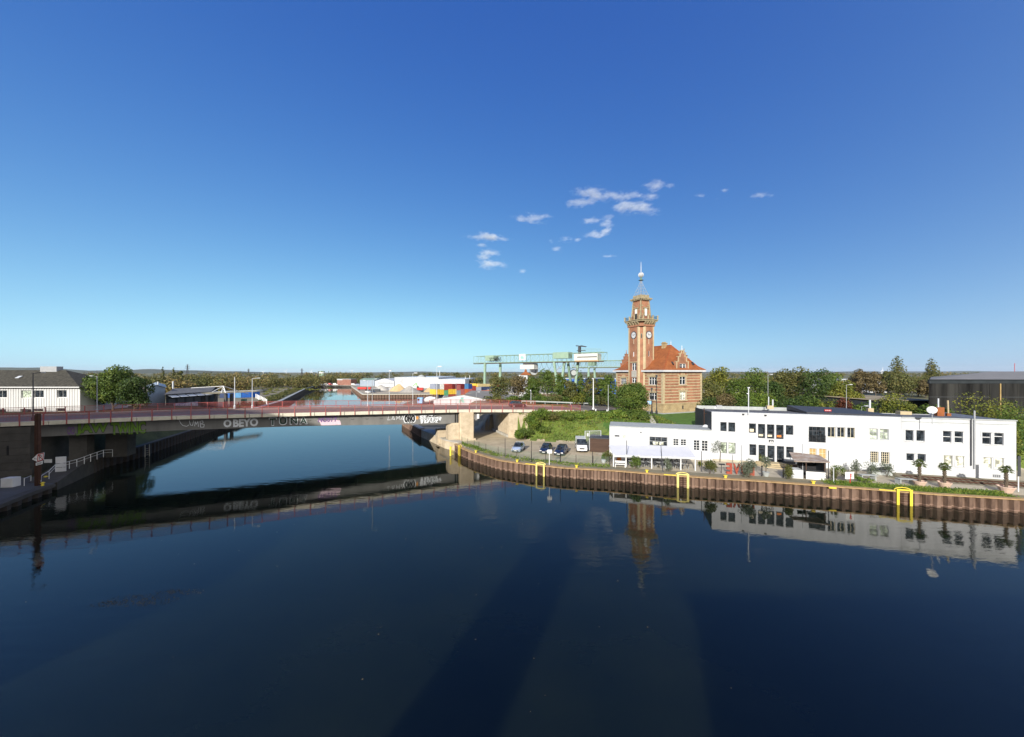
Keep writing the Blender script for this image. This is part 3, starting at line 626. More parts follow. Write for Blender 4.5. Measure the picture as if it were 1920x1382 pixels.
mb = MB(); strip(mb, -.6, 1.44, .36, BW - .36, lambda s: bz(s) - .15, lambda s: bz(s) - .58); mb.build('deck_slab', M['concrete'], br)
mb = MB(); strip(mb, -.6, 1.44, 2.4, BW - 2.4, lambda s: bz(s) - .10, lambda s: bz(s) - .146); mb.build('carriageway', M['road'], br)
mb = MB(); strip(mb, -.6, 1.44, .364, 2.396, lambda s: bz(s), lambda s: bz(s) - .146); mb.build('footway', M['sidewalk'], br)
mb = MB(); strip(mb, -.6, 1.44, BW - 2.396, BW - .364, lambda s: bz(s), lambda s: bz(s) - .146); mb.build('footway', M['sidewalk'], br)
ds = .0735
for i in range(-8, 19):
    for w0, w1 in ((0, .356), (BW - .356, BW)):
        mb = MB(); strip(mb, i * ds + .0006, min(1.44, (i + 1) * ds - .0006), w0, w1, lambda s: bz(s) + .04, lambda s: bz(s) - .56, step=.04); mb.build('edge_beam', M['fascia'], br)
gd = lambda s: interp(s, [(0, 2.4), (.55, 2.5), (1, 3.05)])
for w0 in (1.1, BW - 1.4):
    mb = MB(); strip(mb, .05, .985, w0, w0 + .3, lambda s: bz(s) - .584, lambda s: bz(s) - gd(s)); strip(mb, .05, .985, w0 - .15, w0 - .002, lambda s: bz(s) - gd(s) + .06, lambda s: bz(s) - gd(s)); o = mb.build('girder', M['girder'], br)
    if w0 < 5: girder = o
mb = MB()
for i in range(11): s = .09 + i * .085; strip(mb, s, s + .006, 1.41, BW - 1.41, lambda s: bz(s) - .6, lambda s: bz(s) - 1.7)
mb.build('cross_beams', M['girder'], br, kind='stuff')
mb = MB(); strip(mb, 1.035, 1.17, .9, BW - .9, lambda s: bz(s) - .584, lambda s: bz(s) - 1.05); mb.build('side_span_soffit', M['girder'], br)
hk = MB()
for px in range(580, 720, 27):
    u, z = FB.px(px, 788, -1.1); hk.tube([FB.p(u + math.cos(a) * .22, -1.05, bz(u / BL) - 1.25 + math.sin(a) * .25 - .12) for a in [math.pi * (1 + k / 8) for k in range(9)]], .02, 5)
hk.build('hanging_hooks', M['black'], br, kind='stuff')

# railings
def railing(label, w, s0, s1, name='bridge_railing'):
    t = thing(name, label, 'railing', tuple(bpt(0, w, 8.8)), 'red railings of the bridge'); n_ = round((s1 - s0) * BL / 2.5)
    for i in range(n_ + 1):
        s = lerp(s0, s1, i / n_); z = bz(s); p_ = bpt(s, w, z - .58)
        MB().obb(p_ - BD * .05 - BP * .06, BD * .10, BP * .12, V((0, 0, 1.86))).build('post', M['pink'], t)
    for h, r in ((1.28, .045), (1.06, .02), (.16, .022)):
        MB().tube([bpt(lerp(s0, s1, i / 50), w, bz(lerp(s0, s1, i / 50)) + h) for i in range(51)], r, 5).build('rail', M['pink'], t)
    mb = MB(); k = int((s1 - s0) * BL / .145)
    for i in range(k):
        s = lerp(s0, s1, i / k); mb.obb(bpt(s, w, bz(s) + .16) - BD * .014, BD * .028, BP * .02, V((0, 0, .9)))
    mb.build('baluster', M['pink'], t, kind='stuff')
railing('red slatted railing along the near edge of the bridge, above the graffiti', -.07, -.3, 1.42)
railing('red slatted railing along the far edge of the bridge, against the basin', BW + .07, -.3, 1.33)

# graffiti, thin paint on the girder face
def fit_text(mb, F, v, s, x0, y0, x1, y1, mi=0, ext=.003, off=.0, pad=0., shear=0., space=1.):
    vs, fs = text(s, 1., ext, off, shear, space); a = np.array(vs); lo, hi = a.min(0), a.max(0)
    u0, z1 = F.px(x0, y0, v); u1, z0 = F.px(x1, y1, v); u0 -= pad; u1 += pad; z0 -= pad; z1 += pad
    mb.add([F.p(u0 + (x - lo[0]) / (hi[0] - lo[0]) * (u1 - u0), v + w, z0 + (y - lo[1]) / (hi[1] - lo[1]) * (z1 - z0)) for x, y, w in vs], fs, mi)
FG = Fr(bpt(0, 1.1), BD, -BP)
M['g_green'] = mk('green_spray', (.13, .24, .03), .7, .3, 2); M['g_white'] = mk('white_spray', (.72, .74, .76), .7, .1, 2); M['g_black'] = mk('black_spray', (.012, .012, .012), .7, .2)
M['g_dgreen'] = mk('dark_green_spray', (.02, .05, .03), .7, .2); M['g_purple'] = mk('purple_spray', (.16, .09, .22), .7, .25, 2); M['g_pinkw'] = mk('pinkish_white_spray', (.66, .50, .56), .7, .2, 3, streak=(8, 8, .4)); M['g_grey'] = mk('grey_spray', (.36, .37, .36), .7, .2); M['g_or'] = mk('orange_spray', (.7, .3, .06), .7, .2)
def graf(label, mat, fn):
    mb = MB(); fn(mb); return mb.build('graffiti', M[mat], girder, label=label, kind='stuff')
def gl(pts, w, v=.008):
    def f(mb): ribbon(mb, FG, [FG.px(x, y, v) for x, y in pts], w, v)
    return f
graf('black shadow of the green lettering', 'g_black', lambda mb: (fit_text(mb, FG, .006, 'JAW', 141, 793, 204, 816, off=.07), fit_text(mb, FG, .006, 'TWINC', 207, 791, 274, 814, off=.07)))
graf('green lettering JAW TWINC', 'g_green', lambda mb: (fit_text(mb, FG, .016, 'JAW', 142, 793.6, 203, 815, off=.045), fit_text(mb, FG, .016, 'TWINC', 208, 791.6, 273, 813, off=.045)))
graf('purple spray patch', 'g_purple', lambda mb: fit_text(mb, FG, .006, 'OO', 126, 800, 140, 815, off=.05))
graf('white outline tag CUMB', 'g_white', lambda mb: [gl(p, .085)(mb) for p in ([(336, 788), (339, 794), (343, 798), (350, 799.5), (354, 797)], [(355, 789), (357, 797), (361, 798), (363, 789)], [(365, 799), (366, 790), (368, 796), (371, 790), (372, 800)], [(375, 790), (376, 801), (382, 801), (383, 796), (376, 795), (381, 793), (380, 789), (375, 790)])])
graf('thick white tag OBEYO', 'g_white', lambda mb: (fit_text(mb, FG, .010, 'O', 419, 787, 434, 801, off=.05), fit_text(mb, FG, .010, 'BEYO', 437, 786, 484, 799, off=.045)))
graf('white outline of the lettering TUNA', 'g_white', lambda mb: [fit_text(mb, FG, .008, c, x - .9, y0 - .9, x + w_ + .9, y1 + .9, off=.06) for c, x, w_, y0, y1 in (('T', 505, 13, 784, 797.5), ('U', 524, 13.5, 783.5, 796), ('N', 544, 13.5, 783, 795), ('A', 562, 14, 782.5, 794.5))])
graf('dark green filling of the lettering TUNA', 'g_dgreen', lambda mb: [fit_text(mb, FG, .018, c, x + .6, y0 + .6, x + w_ - .6, y1 - .6, off=.035) for c, x, w_, y0, y1 in (('T', 505, 13, 784, 797.5), ('U', 524, 13.5, 783.5, 796), ('N', 544, 13.5, 783, 795), ('A', 562, 14, 782.5, 794.5))])
def panel(mb):
    p_ = [FG.px(x, y, .008) for x, y in ((595, 788), (600, 792), (602, 797.5), (639.5, 796.3), (638, 790), (636, 787), (610, 788.6))]
    mb.add([FG.p(u, .008, z) for u, z in p_], [tuple(range(7))])
graf('pinkish white painted panel', 'g_pinkw', panel)
graf('purple lettering over the pinkish panel', 'g_purple', lambda mb: fit_text(mb, FG, .014, 'NOSTY', 596, 782, 634, 790.5, off=.04, shear=.2))
graf('thin white letters LAMA', 'g_white', lambda mb: [gl(p, .07)(mb) for p in ([(729, 779), (727, 787.5), (732, 787)], [(734.5, 787), (737, 780), (740, 787), (735, 785)], [(743, 787), (744, 780), (746, 785), (749, 780), (750, 787)], [(752, 787), (754.5, 779.5), (757, 787), (753, 785)])])
graf('white rim of the black bubble letters', 'g_white', lambda mb: fit_text(mb, FG, .008, 'ONO', 756.5, 777.5, 780, 792.5, off=.09))
graf('black bubble letters', 'g_black', lambda mb: fit_text(mb, FG, .018, 'ONO', 758, 778.5, 778.5, 791.3, off=.07))
graf('orange dot', 'g_or', lambda mb: fit_text(mb, FG, .014, 'o', 780, 780.5, 784.5, 786.5, off=.08))
graf('white and black wild letters beside the pier', 'g_white', lambda mb: (fit_text(mb, FG, .008, 'SIZK', 787, 778.5, 820, 785.5, off=.05), fit_text(mb, FG, .008, 'WAKS', 788, 783, 828, 792, off=.11, shear=.3)))
graf('black strokes of the wild letters beside the pier', 'g_black', lambda mb: (fit_text(mb, FG, .020, 'WAKS', 793, 784.5, 825, 791.3, off=-.01, shear=.3), fit_text(mb, FG, .014, 'SZ', 800, 777.6, 820, 781.5, off=.03)))

# pier, abutments
pr = thing('bridge_pier', 'massive pale limestone pier under the near edge of the bridge', 'pier', tuple(bpt(1.0, 1, 1.6)))
def sblock(mb, s0, s1, w0, w1, z0, z1): mb.prism([tuple(bpt(s, w)[:2]) for s, w in ((s0, w0), (s1, w0), (s1, w1), (s0, w1))], z0, z1)
PS0, PS1 = .987, 1.033
mb = MB(); mb.prism([tuple(bpt(s, w)[:2]) for s, w in ((PS0 + .004, -.25), (PS1 - .003, -.25), (PS1, 0), (PS1, 3.2), (PS0, 3.2), (PS0, 0))], 1.5, bz(1) - .62); mb.build('shaft', M['lime'], pr)
mb = MB(); sblock(mb, .952, PS0 - .0006, .3, 2.6, 1.5, 4.9); mb.add([bpt(.952, .3, 4.904), bpt(PS0 - .0006, .3, 4.904), bpt(PS0 - .0006, 2.6, 4.904), bpt(.952, 2.6, 4.904), bpt(.966, .7, 5.35), bpt(PS0 - .0006, .7, 5.35), bpt(PS0 - .0006, 2.2, 5.35), bpt(.966, 2.2, 5.35)], [(4, 5, 6, 7), (0, 1, 5, 4), (1, 2, 6, 5), (2, 3, 7, 6), (3, 0, 4, 7)]); mb.build('buttress', M['lime'], pr)
mb = MB(); sblock(mb, PS0 - .012, PS1 + .004, -.40, 3.3, 1.5, 2.0); mb.build('plinth', M['lime'], pr)
mb = MB(); sblock(mb, PS0, PS1, 8.6, 12.0, 1.0, bz(1) - 2.0); mb.build('rear_shaft', M['concrete'], pr)
mb = MB(); sblock(mb, .93, .968, 4.2, 7.2, .5, 3.4); mb.build('footing', M['lime'], pr)
mb = MB()
for px in (853.5, 858): u, z = FG.px(px, 785, .0); mb.fbox(FG, u - .09, u + .09, .02, .14, bz(1) - 3.0, bz(1) - .6)
mb.build('bearing_post', M['black'], pr, kind='stuff')
ra = thing('bridge_abutment', 'sunlit pale stone abutment with wing wall beside the grassy embankment', 'abutment', tuple(bpt(1.16, 3, 1.6)))
mb = MB(); sblock(mb, 1.155, 1.44, .3, BW - .3, 1.4, bz(1.2) - .62); mb.v = [(x, y, min(z, bz(bsw(x, y)[0]) - .62) if z > 4 else z) for x, y, z in mb.v]; mb.build('wall', M['lime'], ra)
mb = MB(); sblock(mb, 1.150, 1.27, .02, .296, 1.4, bz(1.27) - .56); mb.build('wing_wall', M['lime'], ra)
mb = MB(); sblock(mb, 1.147, 1.1546, .6, BW - .6, 1.45, 2.1); mb.build('plinth', M['concrete'], ra)
fc = FG.px(893, 776, .0); bx = thing('cable_box', 'white service box hanging under the bridge beside the pier', 'service box', tuple(FG.p(fc[0], 0, 6)))
u0, z1 = FB.px(888.5, 776.5, -.9); u1, z0 = FB.px(898.5, 785, -.9); MB().fbox(FB, u0, u1, -1.6, -.9, z0, z1).build('box', M['whitem'], bx); MB().fbox(FB, u0 + .3, u0 + .75, -1.4, -.95, z0 - .35, z0 - .004).build('spout', M['whitem'], bx)
la = thing('bridge_abutment', 'dark weathered concrete abutment in shade at the left end of the bridge', 'abutment', tuple(bpt(0, 1, 1)))  # old concrete, its colour darkened further to stand for shade
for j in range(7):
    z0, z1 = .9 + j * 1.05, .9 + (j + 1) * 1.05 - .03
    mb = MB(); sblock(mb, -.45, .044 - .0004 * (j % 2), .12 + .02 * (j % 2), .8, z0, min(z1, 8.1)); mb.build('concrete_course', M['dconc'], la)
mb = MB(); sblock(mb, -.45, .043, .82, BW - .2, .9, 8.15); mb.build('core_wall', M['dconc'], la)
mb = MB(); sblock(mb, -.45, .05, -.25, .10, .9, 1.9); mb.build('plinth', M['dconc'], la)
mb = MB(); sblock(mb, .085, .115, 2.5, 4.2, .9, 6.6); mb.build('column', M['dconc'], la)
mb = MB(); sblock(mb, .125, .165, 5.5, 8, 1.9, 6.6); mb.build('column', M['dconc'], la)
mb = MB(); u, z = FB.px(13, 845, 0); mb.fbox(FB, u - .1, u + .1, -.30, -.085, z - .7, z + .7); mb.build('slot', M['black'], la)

# road on the right bank: leaves the bridge, bends away past the harbour office
cl = [bpt(1.43, BW / 2), bpt(1.52, BW / 2), V((21.5, 98.6, 0)), V((25, 104, 0)), V((26.5, 112, 0)), V((26, 124, 0)), V((22, 150, 0))]
rd = MB(); hw = [4.6, 5.2, 6.5, 5.6, 5, 5, 5]; N_ = 40; prev = None
for i in range(N_ + 1):
    t = i / N_ * (len(cl) - 1); k = min(int(t), len(cl) - 2); f = t - k; c = cl[k].lerp(cl[k + 1], f); hwid = lerp(hw[k], hw[k + 1], f)
    d = (cl[min(k + 1, len(cl) - 1)] - cl[k]).normalized(); nn = V((-d.y, d.x, 0)); row = []
    for j in range(7):
        q = c + nn * lerp(-hwid, hwid, j / 6); q.z = rb_h(q.x, q.y) + .2; row.append(q)
    if prev:
        for j in range(6): rd.quad(prev[j], prev[j + 1], row[j + 1], row[j])
    prev = row
rd.build('road', M['road'], kind='structure', smooth=True)
kb = MB()
for i in range(12):
    a = bpt(1.45 + i * .012, .5); 
for i in range(5):
    q = P(1096 + i * 21, 771.2 + (i % 2) * .2, 89.5); z = rb_h(q.x, q.y); tag(MB().box((q.x, q.y, z + .28), (.22, .22, .66)).build('kerb_post', M['whitem']), ['short white kerb post next to the end of the red railing', 'second white kerb post from the end of the red railing', 'middle white kerb post of the five along the road bend', 'white kerb post just right of the white lamp column', 'last white kerb post, nearest the round tree'][i], 'post', 'white posts at the road edge')

grl = thing('guard_rail', 'low grey steel guard rail along the outer side of the road bend', 'guard rail', (10, 103, 6)); gq = [P(x_, 755.5, d_) for x_, d_ in ((978, 100), (1000, 100.5), (1022, 101), (1045, 101.5), (1070, 102), (1095, 103), (1120, 105), (1150, 108))]
for q in gq: q.z = rb_h(q.x, q.y) + .2
for a, b_ in zip(gq[:-1], gq[1:]):
    MB().obb(a + V((0, 0, .45)), b_ - a, V((0, .08, 0)), V((0, 0, .32))).build('beam', M['parapet'], grl); MB().box(a + V((0, .1, .3)), (.12, .12, .8)).build('post', M['grey'], grl)
# lamp posts and masts
def lamp_post(label, base, top, mat='grey', arm=(1.0, 0), r=.09, name='street_lamp', head=(.55, .2, .1)):
    b_ = V(base); t = thing(name, label, 'street lamp', tuple(b_)); 
    MB().tube([b_, (b_.x, b_.y, lerp(b_.z, top, .5)), (b_.x, b_.y, top)], r, 7, r * .55).build('pole', M[mat], t)
    if arm:
        e = V((b_.x + arm[0], b_.y + arm[1], top + .12)); MB().tube([(b_.x, b_.y, top - .02), e], r * .45, 5).build('arm', M[mat], t)
        MB().box(e + V((arm[0] * .3, arm[1] * .3, 0)), head).build('lamp_head', M['lgrey' if mat != 'black' else 'black'], t)
    MB().lathe([(r * 1.8, b_.z), (r * 1.8, b_.z + .5), (r, b_.z + .7)], (b_.x, b_.y, 0), 8).build('base', M[mat], t)
    return t
def on_bridge(px, w):
    r = V(((px - CXP) / FPX, 1, 0)); o = bpt(0, w); nn = BP; t = o.dot(nn) / r.dot(nn); q = r * t; s = bsw(q.x, q.y)[0]; return V((q.x, q.y, bz(s)))
b_ = on_bridge(62, .5); lamp_post('dark bridge lamp in shade at the left end of the near footway', b_, CAMZ - (700 - HZ) * b_.y / FPX, 'dgrey', (.5, .5))
b_ = on_bridge(182, 11.7); lamp_post('grey bridge lamp beside the large tree on the left', b_, CAMZ - (706 - HZ) * b_.y / FPX, 'grey', (-.4, -.3))
b_ = on_bridge(440, 11.8); lamp_post('bare grey pole on the far footway in front of the blue containers', b_, CAMZ - (707 - HZ) * b_.y / FPX, 'lgrey', None, .11)
b_ = on_bridge(473, 11.8); lamp_post('grey lamp with short crossbar on the far footway', b_, CAMZ - (710 - HZ) * b_.y / FPX, 'lgrey', (.9, .2), .09)
b_ = on_bridge(689.5, 11.8); lamp_post('pale lamp on the far footway in front of the gravel quay', b_, CAMZ - (714 - HZ) * b_.y / FPX, 'lgrey', (-.4, -.3), .07)
b_ = on_bridge(698, .6); lamp_post('grey lamp on the near footway over the middle of the bridge', b_, CAMZ - (712 - HZ) * b_.y / FPX, 'grey', (.4, .3), .07)
b_ = on_bridge(855, 11.8); lamp_post('thin lamp on the far footway before the logo hall', b_, CAMZ - (718 - HZ) * b_.y / FPX, 'grey', (.4, .2), .06)
b_ = on_bridge(893, .7); lamp_post('thin lamp on the near footway above the pier', b_, CAMZ - (736 - HZ) * b_.y / FPX, 'grey', (.4, .2), .06)
def ground_pole(px, py0, py1, d, label, mat='lgrey', r=.09, arm=(.5, -.2), head=(.6, .3, .14)):
    b_ = P(px, py0, d); b_.z = rb_h(b_.x, b_.y) if b_.x > -30 else b_.z
    return lamp_post(label, b_, P(px, py1, d).z, mat, arm, r, head=head)
ground_pole(730, 760, 696, 120, 'tall pale floodlight mast right of the far basin corner', 'lgrey', .10, (.25, 0), (.9, .5, .3))
ground_pole(774, 760, 700, 125, 'tall pale floodlight mast in front of the white hall', 'lgrey', .10, (.8, 0), (1.1, .5, .25))
ground_pole(819, 765, 688, 105, 'tallest floodlight mast left of the container stacks', 'lgrey', .11, (.7, 0), (1.1, .5, .3))
ground_pole(1112.5, 768, 711, 92, 'thick white lamp column beside the road bend', 'whitem', .16, (-.1, 0), (.5, .4, .2))
ground_pole(1085.5, 757, 727, 108, 'thin grey lamp behind the road bend', 'grey', .07)
ground_pole(1140.5, 766, 722, 93, 'thin pale pole beside the round tree', 'paleyellow' if False else 'lgrey', .07, None)
ground_pole(995.5, 757, 733, 103, 'pale lamp post with orange tip in front of the roadside trees', 'lgrey', .09, (-.1, 0), (.3, .2, .3))
# ------------------------------------------------------------------ harbour office with clock tower
C0 = V((40.4, 97, 0)); A = R(67); DL = V((-math.cos(A), math.sin(A), 0)); DR = V((math.sin(A), math.cos(A), 0))
FL, FR = Fr(C0, DL, -DR), Fr(C0, DR, -DL)
WLn, WRn = 19.2, 14.5; ZG, ZS, ZE, ZRID = 5.0, 7.55, 16.2, 23.8
ho = thing('harbour_office', 'old red brick harbour office with cream stone bands and orange tiled roof', 'building', (C0.x, C0.y, ZG))
def winrow(F, list_):
    out = []
    for x0, y0, x1, y1 in list_:
        u0, z1 = F.px(x0, y0); u1, z0 = F.px(x1, y1); out.append((min(u0, u1), max(u0, u1), z0, z1))
    return out
hR = winrow(FR, [(1274.3, 706.3, 1285.5, 721), (1274.6, 734.5, 1285.7, 749.6)]); cel = winrow(FR, [(1278.5, 760.5, 1281.3, 767)])
hL = winrow(FL, [(1217, 707, 1231, 722), (1217, 736, 1231, 750.5), (1164, 709, 1174.5, 720.5), (1164, 736, 1174.5, 748)])
wm = MB(); wall_holes(wm, FR, 0, WRn, ZS, ZE, hR, .3); wall_holes(wm, FL, 0, WLn, ZS, ZE, hL, .3)
for F, w_ in ((Fr(C0 + DL * WLn, DR, DL), WRn), (Fr(C0 + DR * WRn, DL, DR), WLn)): wm.quad(F.p(0, 0, ZG), F.p(w_, 0, ZG), F.p(w_, 0, ZE), F.p(0, 0, ZE))
wm.build('wall', M['brick'], ho)
bm = MB(); wall_holes(bm, FR, -.12, WRn + .12, ZG - .6, ZS - .004, cel, .2, v=.12); wall_holes(bm, FL, -.12, WLn + .12, ZG - .6, ZS - .004, [], .2, v=.12); bm.quad(FL.p(-.12, .12, ZS - .004), FR.p(WRn + .12, .12, ZS - .004), FR.p(WRn, -.02, ZS), FR.p(0, -.02, ZS)); bm.build('stone_base', M['sockel'], ho)
window(FR, cel[0], ho, M['dgrey'], M['pane'], v=.02, t=.1)
mb = MB(); mb.fbox(FR, -.2, WRn + .2, .0, .2, ZS + .004, ZS + .2); mb.build('base_moulding', M['sand'], ho); mb = MB(); mb.fbox(FL, .004, WLn + .2, .0, .2, ZS + .004, ZS + .2); mb.build('base_moulding', M['sand'], ho)
for h in hR + hL:
    F = FR if h in hR else FL; k = 2 if h in hR else 3
    o = window(F, h, ho, M['whitem'], M['pblind' if h == hR[1] else 'pane'], cols=k, rows=1, v=-.16, t=.09, bars=.2, mull=.66)
    m_ = MB(); e = .32
    m_.fbox(F, h[0] - e, h[0] - .004, -.02, .07, h[2] - .05, h[3]); m_.fbox(F, h[1] + .004, h[1] + e, -.02, .07, h[2] - .05, h[3]); m_.build('window_jamb', M['sand'], o)
    m_ = MB(); m_.fbox(F, h[0] - e - .35, h[1] + e + .35, .0, .22, h[3] + .28, h[3] + .52); m_.fbox(F, h[0] - e, h[1] + e, .0, .1, h[3] + .004, h[3] + .276); m_.build('window_hood', M['sand'], o)
    m_ = MB(); m_.fbox(F, h[0] - e - .15, h[1] + e + .15, .0, .2, h[2] - .3, h[2] - .055); m_.build('sill', M['sand'], o)
    m_ = MB(); um = (h[0] + h[1]) / 2
    for q in (-1, 0, 1): m_.fbox(F, um + q * .55 - .14, um + q * .55 + .14, .0, .09, h[3] + .524, h[3] + .95 + .1 * (q == 0))
    m_.build('keystones', M['sand'], o, kind='stuff')
def band(F, u0, u1, z, holes, zh=.22, mat='sand'):
    cuts = [(u0, u1)]
    for h in holes:
        if h[2] - .35 < z + zh and z < h[3] + .6: cuts = [c for a, b_ in cuts for c in ((a, min(b_, h[0] - .34)), (max(a, h[1] + .34), b_)) if c[1] - c[0] > .1]
    for a, b_ in cuts: MB().fbox(F, a, b_, -.02, .035, z, z + zh).build('stone_band', M[mat], ho)
for i in range(10):
    z = 8.35 + .79 * i; band(FR, .75, WRn - .62, z, hR); band(FL, .75, 6.6, z, hL); band(FL, 13.3, WLn - .6, z, hL)
for F, u in ((FR, 0), (FR, WRn - .6), (FL, .001), (FL, WLn - .6)):
    mb = MB()
    for i in range(20):
        z = ZS + .21 + i * .425; k = .72 if i % 2 else .55
        if z + .4 > ZE - .3: break
        a, b_ = (u, u + k) if u < 1 else (u + .6 - k, u + .6)
        mb.fbox(F, a, b_, -.02, .05 if F is FR else .046, z, z + .41)
    mb.build('quoin', M['sand'], ho, kind='stuff')
fp2 = MB(); fp2.fbox(FR, -1.5, WRn + 1.2, .13, 1.4, ZG - .8, ZG + .2); fp2.build('building_path', M['parapet'], kind='structure'); fp2 = MB(); fp2.fbox(FL, -.12, WLn, .13, 1.4, ZG - .8, ZG + .196); fp2.build('building_path', M['parapet'], kind='structure')
# eaves and roof
ov = .75
def roof_pt(u, r, z): q = C0 + DL * u + DR * r; return V((q.x, q.y, z))
mb = MB(); mb.prism([tuple(roof_pt(u, r, 0)[:2]) for u, r in ((-ov, -ov), (WLn + ov, -ov), (WLn + ov, WRn + ov), (-ov, WRn + ov))], ZE + .004, ZE + .5); mb.build('white_cornice', M['white'], ho)
z0 = ZE + .505; ra_, rb_ = roof_pt(4.2, WRn / 2, ZRID), roof_pt(WLn - 6.5, WRn / 2, ZRID)
c = [roof_pt(-ov + .05, -ov + .05, z0), roof_pt(WLn + ov - .05, -ov + .05, z0), roof_pt(WLn + ov - .05, WRn + ov - .05, z0), roof_pt(-ov + .05, WRn + ov - .05, z0)]
def bell(a, top, f=.22):                                # eaves kick outwards
    q = a.lerp(top, f); q.z -= .62; return q
kA, kB = [bell(c[0], ra_), bell(c[1], rb_), bell(c[2], rb_), bell(c[3], ra_)], None
mb = MB()
for (i, j, t1, t2) in ((0, 1, ra_, rb_), (1, 2, rb_, rb_), (2, 3, rb_, ra_), (3, 0, ra_, ra_)):
    mb.quad(c[i], c[j], kA[j], kA[i]); (mb.quad(kA[i], kA[j], t2, t1) if t1 is not t2 else mb.tri(kA[i], kA[j], t1))
rf = mb.build('roof', M['tile'], ho)
M['rtile'] = mk('ridge_tiles', (.28, .075, .025), .8, .2, 3)
rt = MB()
for a, b_ in ((kA[0], ra_), (kA[3], ra_), (kA[1], rb_), (kA[2], rb_), (ra_, rb_), (c[0], kA[0]), (c[3], kA[3])): rt.tube([a + V((0, 0, .05)), b_ + V((0, 0, .05))], .13, 6)
rt.build('ridge_tiles', M['rtile'], rf)
ch = MB(); q = roof_pt(5.6, WRn / 2 - .8, 0); ch.obb(q + V((0, 0, ZRID - 1.6)), DL * 1.3, DR * .9, V((0, 0, 2.2))); ch.obb(q - DL * .12 - DR * .12 + V((0, 0, ZRID + .604)), DL * 1.54, DR * 1.14, V((0, 0, .18)))
for i in range(2): ch.obb(q + DL * (.12 + .62 * i) + V((0, 0, ZRID + .79)), DL * .4, DR * .6, V((0, 0, .3)))
ch.build('chimney', M['sockel'], rf)
fn = MB(); fn.lathe([(.1, 0), (.16, .25), (.05, .5), (.13, .7), (.04, .95), (.02, 1.5)], ra_ + V((0, 0, .05)), 8); fn.build('finial', M['lgrey'], rf)
# skylights
slp = (ra_ - (kA[0] + kA[3]) / 2).normalized(); nr = DR.cross(slp).normalized(); nr = nr if nr.z > 0 else -nr
for r in (4.1, 11.6):
    base = roof_pt(0, r, 0); k0 = (kA[0] + kA[3]) / 2; p_ = k0 + DR * (r - WRn / 2) + slp * .5
    MB().obb(p_ + nr * .02, DR * .75, slp * 1.05, nr * .12).build('skylight', M['pane'], rf)
# stepped dormer gable on the right-hand facade
gu0, gz1 = FR.px(1268, 664, .1); gu1, gz0 = FR.px(1291, 697, .1); gc = (gu0 + gu1) / 2; gw = gu1 - gu0
dh = winrow(FR, [(1273.8, 682, 1285.2, 692.8)])[0]
steps = [(gw / 2, ZE + .52, 19.0), (gw * .36, 19.0, 20.3), (gw * .23, 20.3, 21.2), (gw * .12, 21.2, 22.0)]
dm = MB()
wall_holes(dm, FR, gc - steps[0][0], gc + steps[0][0], steps[0][1], steps[0][2], [dh], .25, v=.12)
for k, a, b_ in steps[1:]: dm.fbox(FR, gc - k, gc + k, -.3, .12, a + .004, b_)
dm.fbox(FR, gc - steps[0][0], gc - steps[0][0] + .02, -3.2, .11, steps[0][1], steps[0][2]); dm.fbox(FR, gc + steps[0][0] - .02, gc + steps[0][0], -3.2, .11, steps[0][1], steps[0][2])
dob = dm.build('dormer_gable', M['brick'], ho)
window(FR, dh, dob, M['whitem'], M['pane'], cols=2, v=0, t=.1, bars=.24, mull=.62)
cp_ = MB()
for (k, a, b_), nk in zip(steps, [s[0] for s in steps[1:]] + [0]):
    for sg in (-1, 1): cp_.fbox(FR, *sorted((gc + sg * (nk - .02 if nk else 0), gc + sg * (k + .12))), -.36, .2, b_ + .004, b_ + .17)
for i, (k, a, b_) in enumerate(steps): 
    for sg in (-1, 1): cp_.fbox(FR, *sorted((gc + sg * (k - .3), gc + sg * (k + .03))), .12, .17, a + .02, b_)
cp_.fbox(FR, dh[0] - .35, dh[1] + .35, .0, .26, dh[2] - .35, dh[2] - .06); cp_.build('gable_coping', M['sand'], dob, kind='stuff')
f_ = MB(); f_.lathe([(.14, 22.17), (.2, 22.5), (.05, 22.8), (.12, 23.0), (.03, 23.5)], FR.p(gc, -.1, 0), 8); f_.build('gable_finial', M['lgrey'], dob)
rr = MB(); rz = 20.6
rr.quad(FR.p(gc - gw / 2, -.3, 19.0), FR.p(gc, -.3, 21.0), FR.p(gc, -5.4, 21.0), FR.p(gc - gw / 2, -3.3, 19.0)); rr.quad(FR.p(gc, -.3, 21.0), FR.p(gc + gw / 2, -.3, 19.0), FR.p(gc + gw / 2, -3.3, 19.0), FR.p(gc, -5.4, 21.0)); rr.build('dormer_roof', M['tile'], dob)
# second stepped gable seen edge-on at the far right, and one at the left end
for (F, u, vv, nm) in ((Fr(C0 + DR * WRn, DL, DR), 6.0, .1, 'east'), (Fr(C0 + DL * WLn, DR, DL), 4.0, .1, 'west')):
    g2 = MB()
    for k, a, b_ in ((2.2, ZE + .52, 18.8), (1.6, 18.8, 20), (1.0, 20, 21), (.5, 21, 21.8)): g2.fbox(F, u - k, u + k, -.35, .12, a + .004, b_); g2.fbox(F, u - k - .12, u + k + .12, -.42, .2, b_ + .006, b_ + .16)
    g2.fbox(F, u - 2, u + 2, -3.5, -.36, ZE + .52, 18.8); g2.lathe([(.14, 21.97), (.2, 22.3), (.05, 22.6), (.12, 22.8), (.03, 23.3)], F.p(u, -.1, 0), 8)
    g2.build('stepped_gable', M['brick'], ho, kind='stuff')
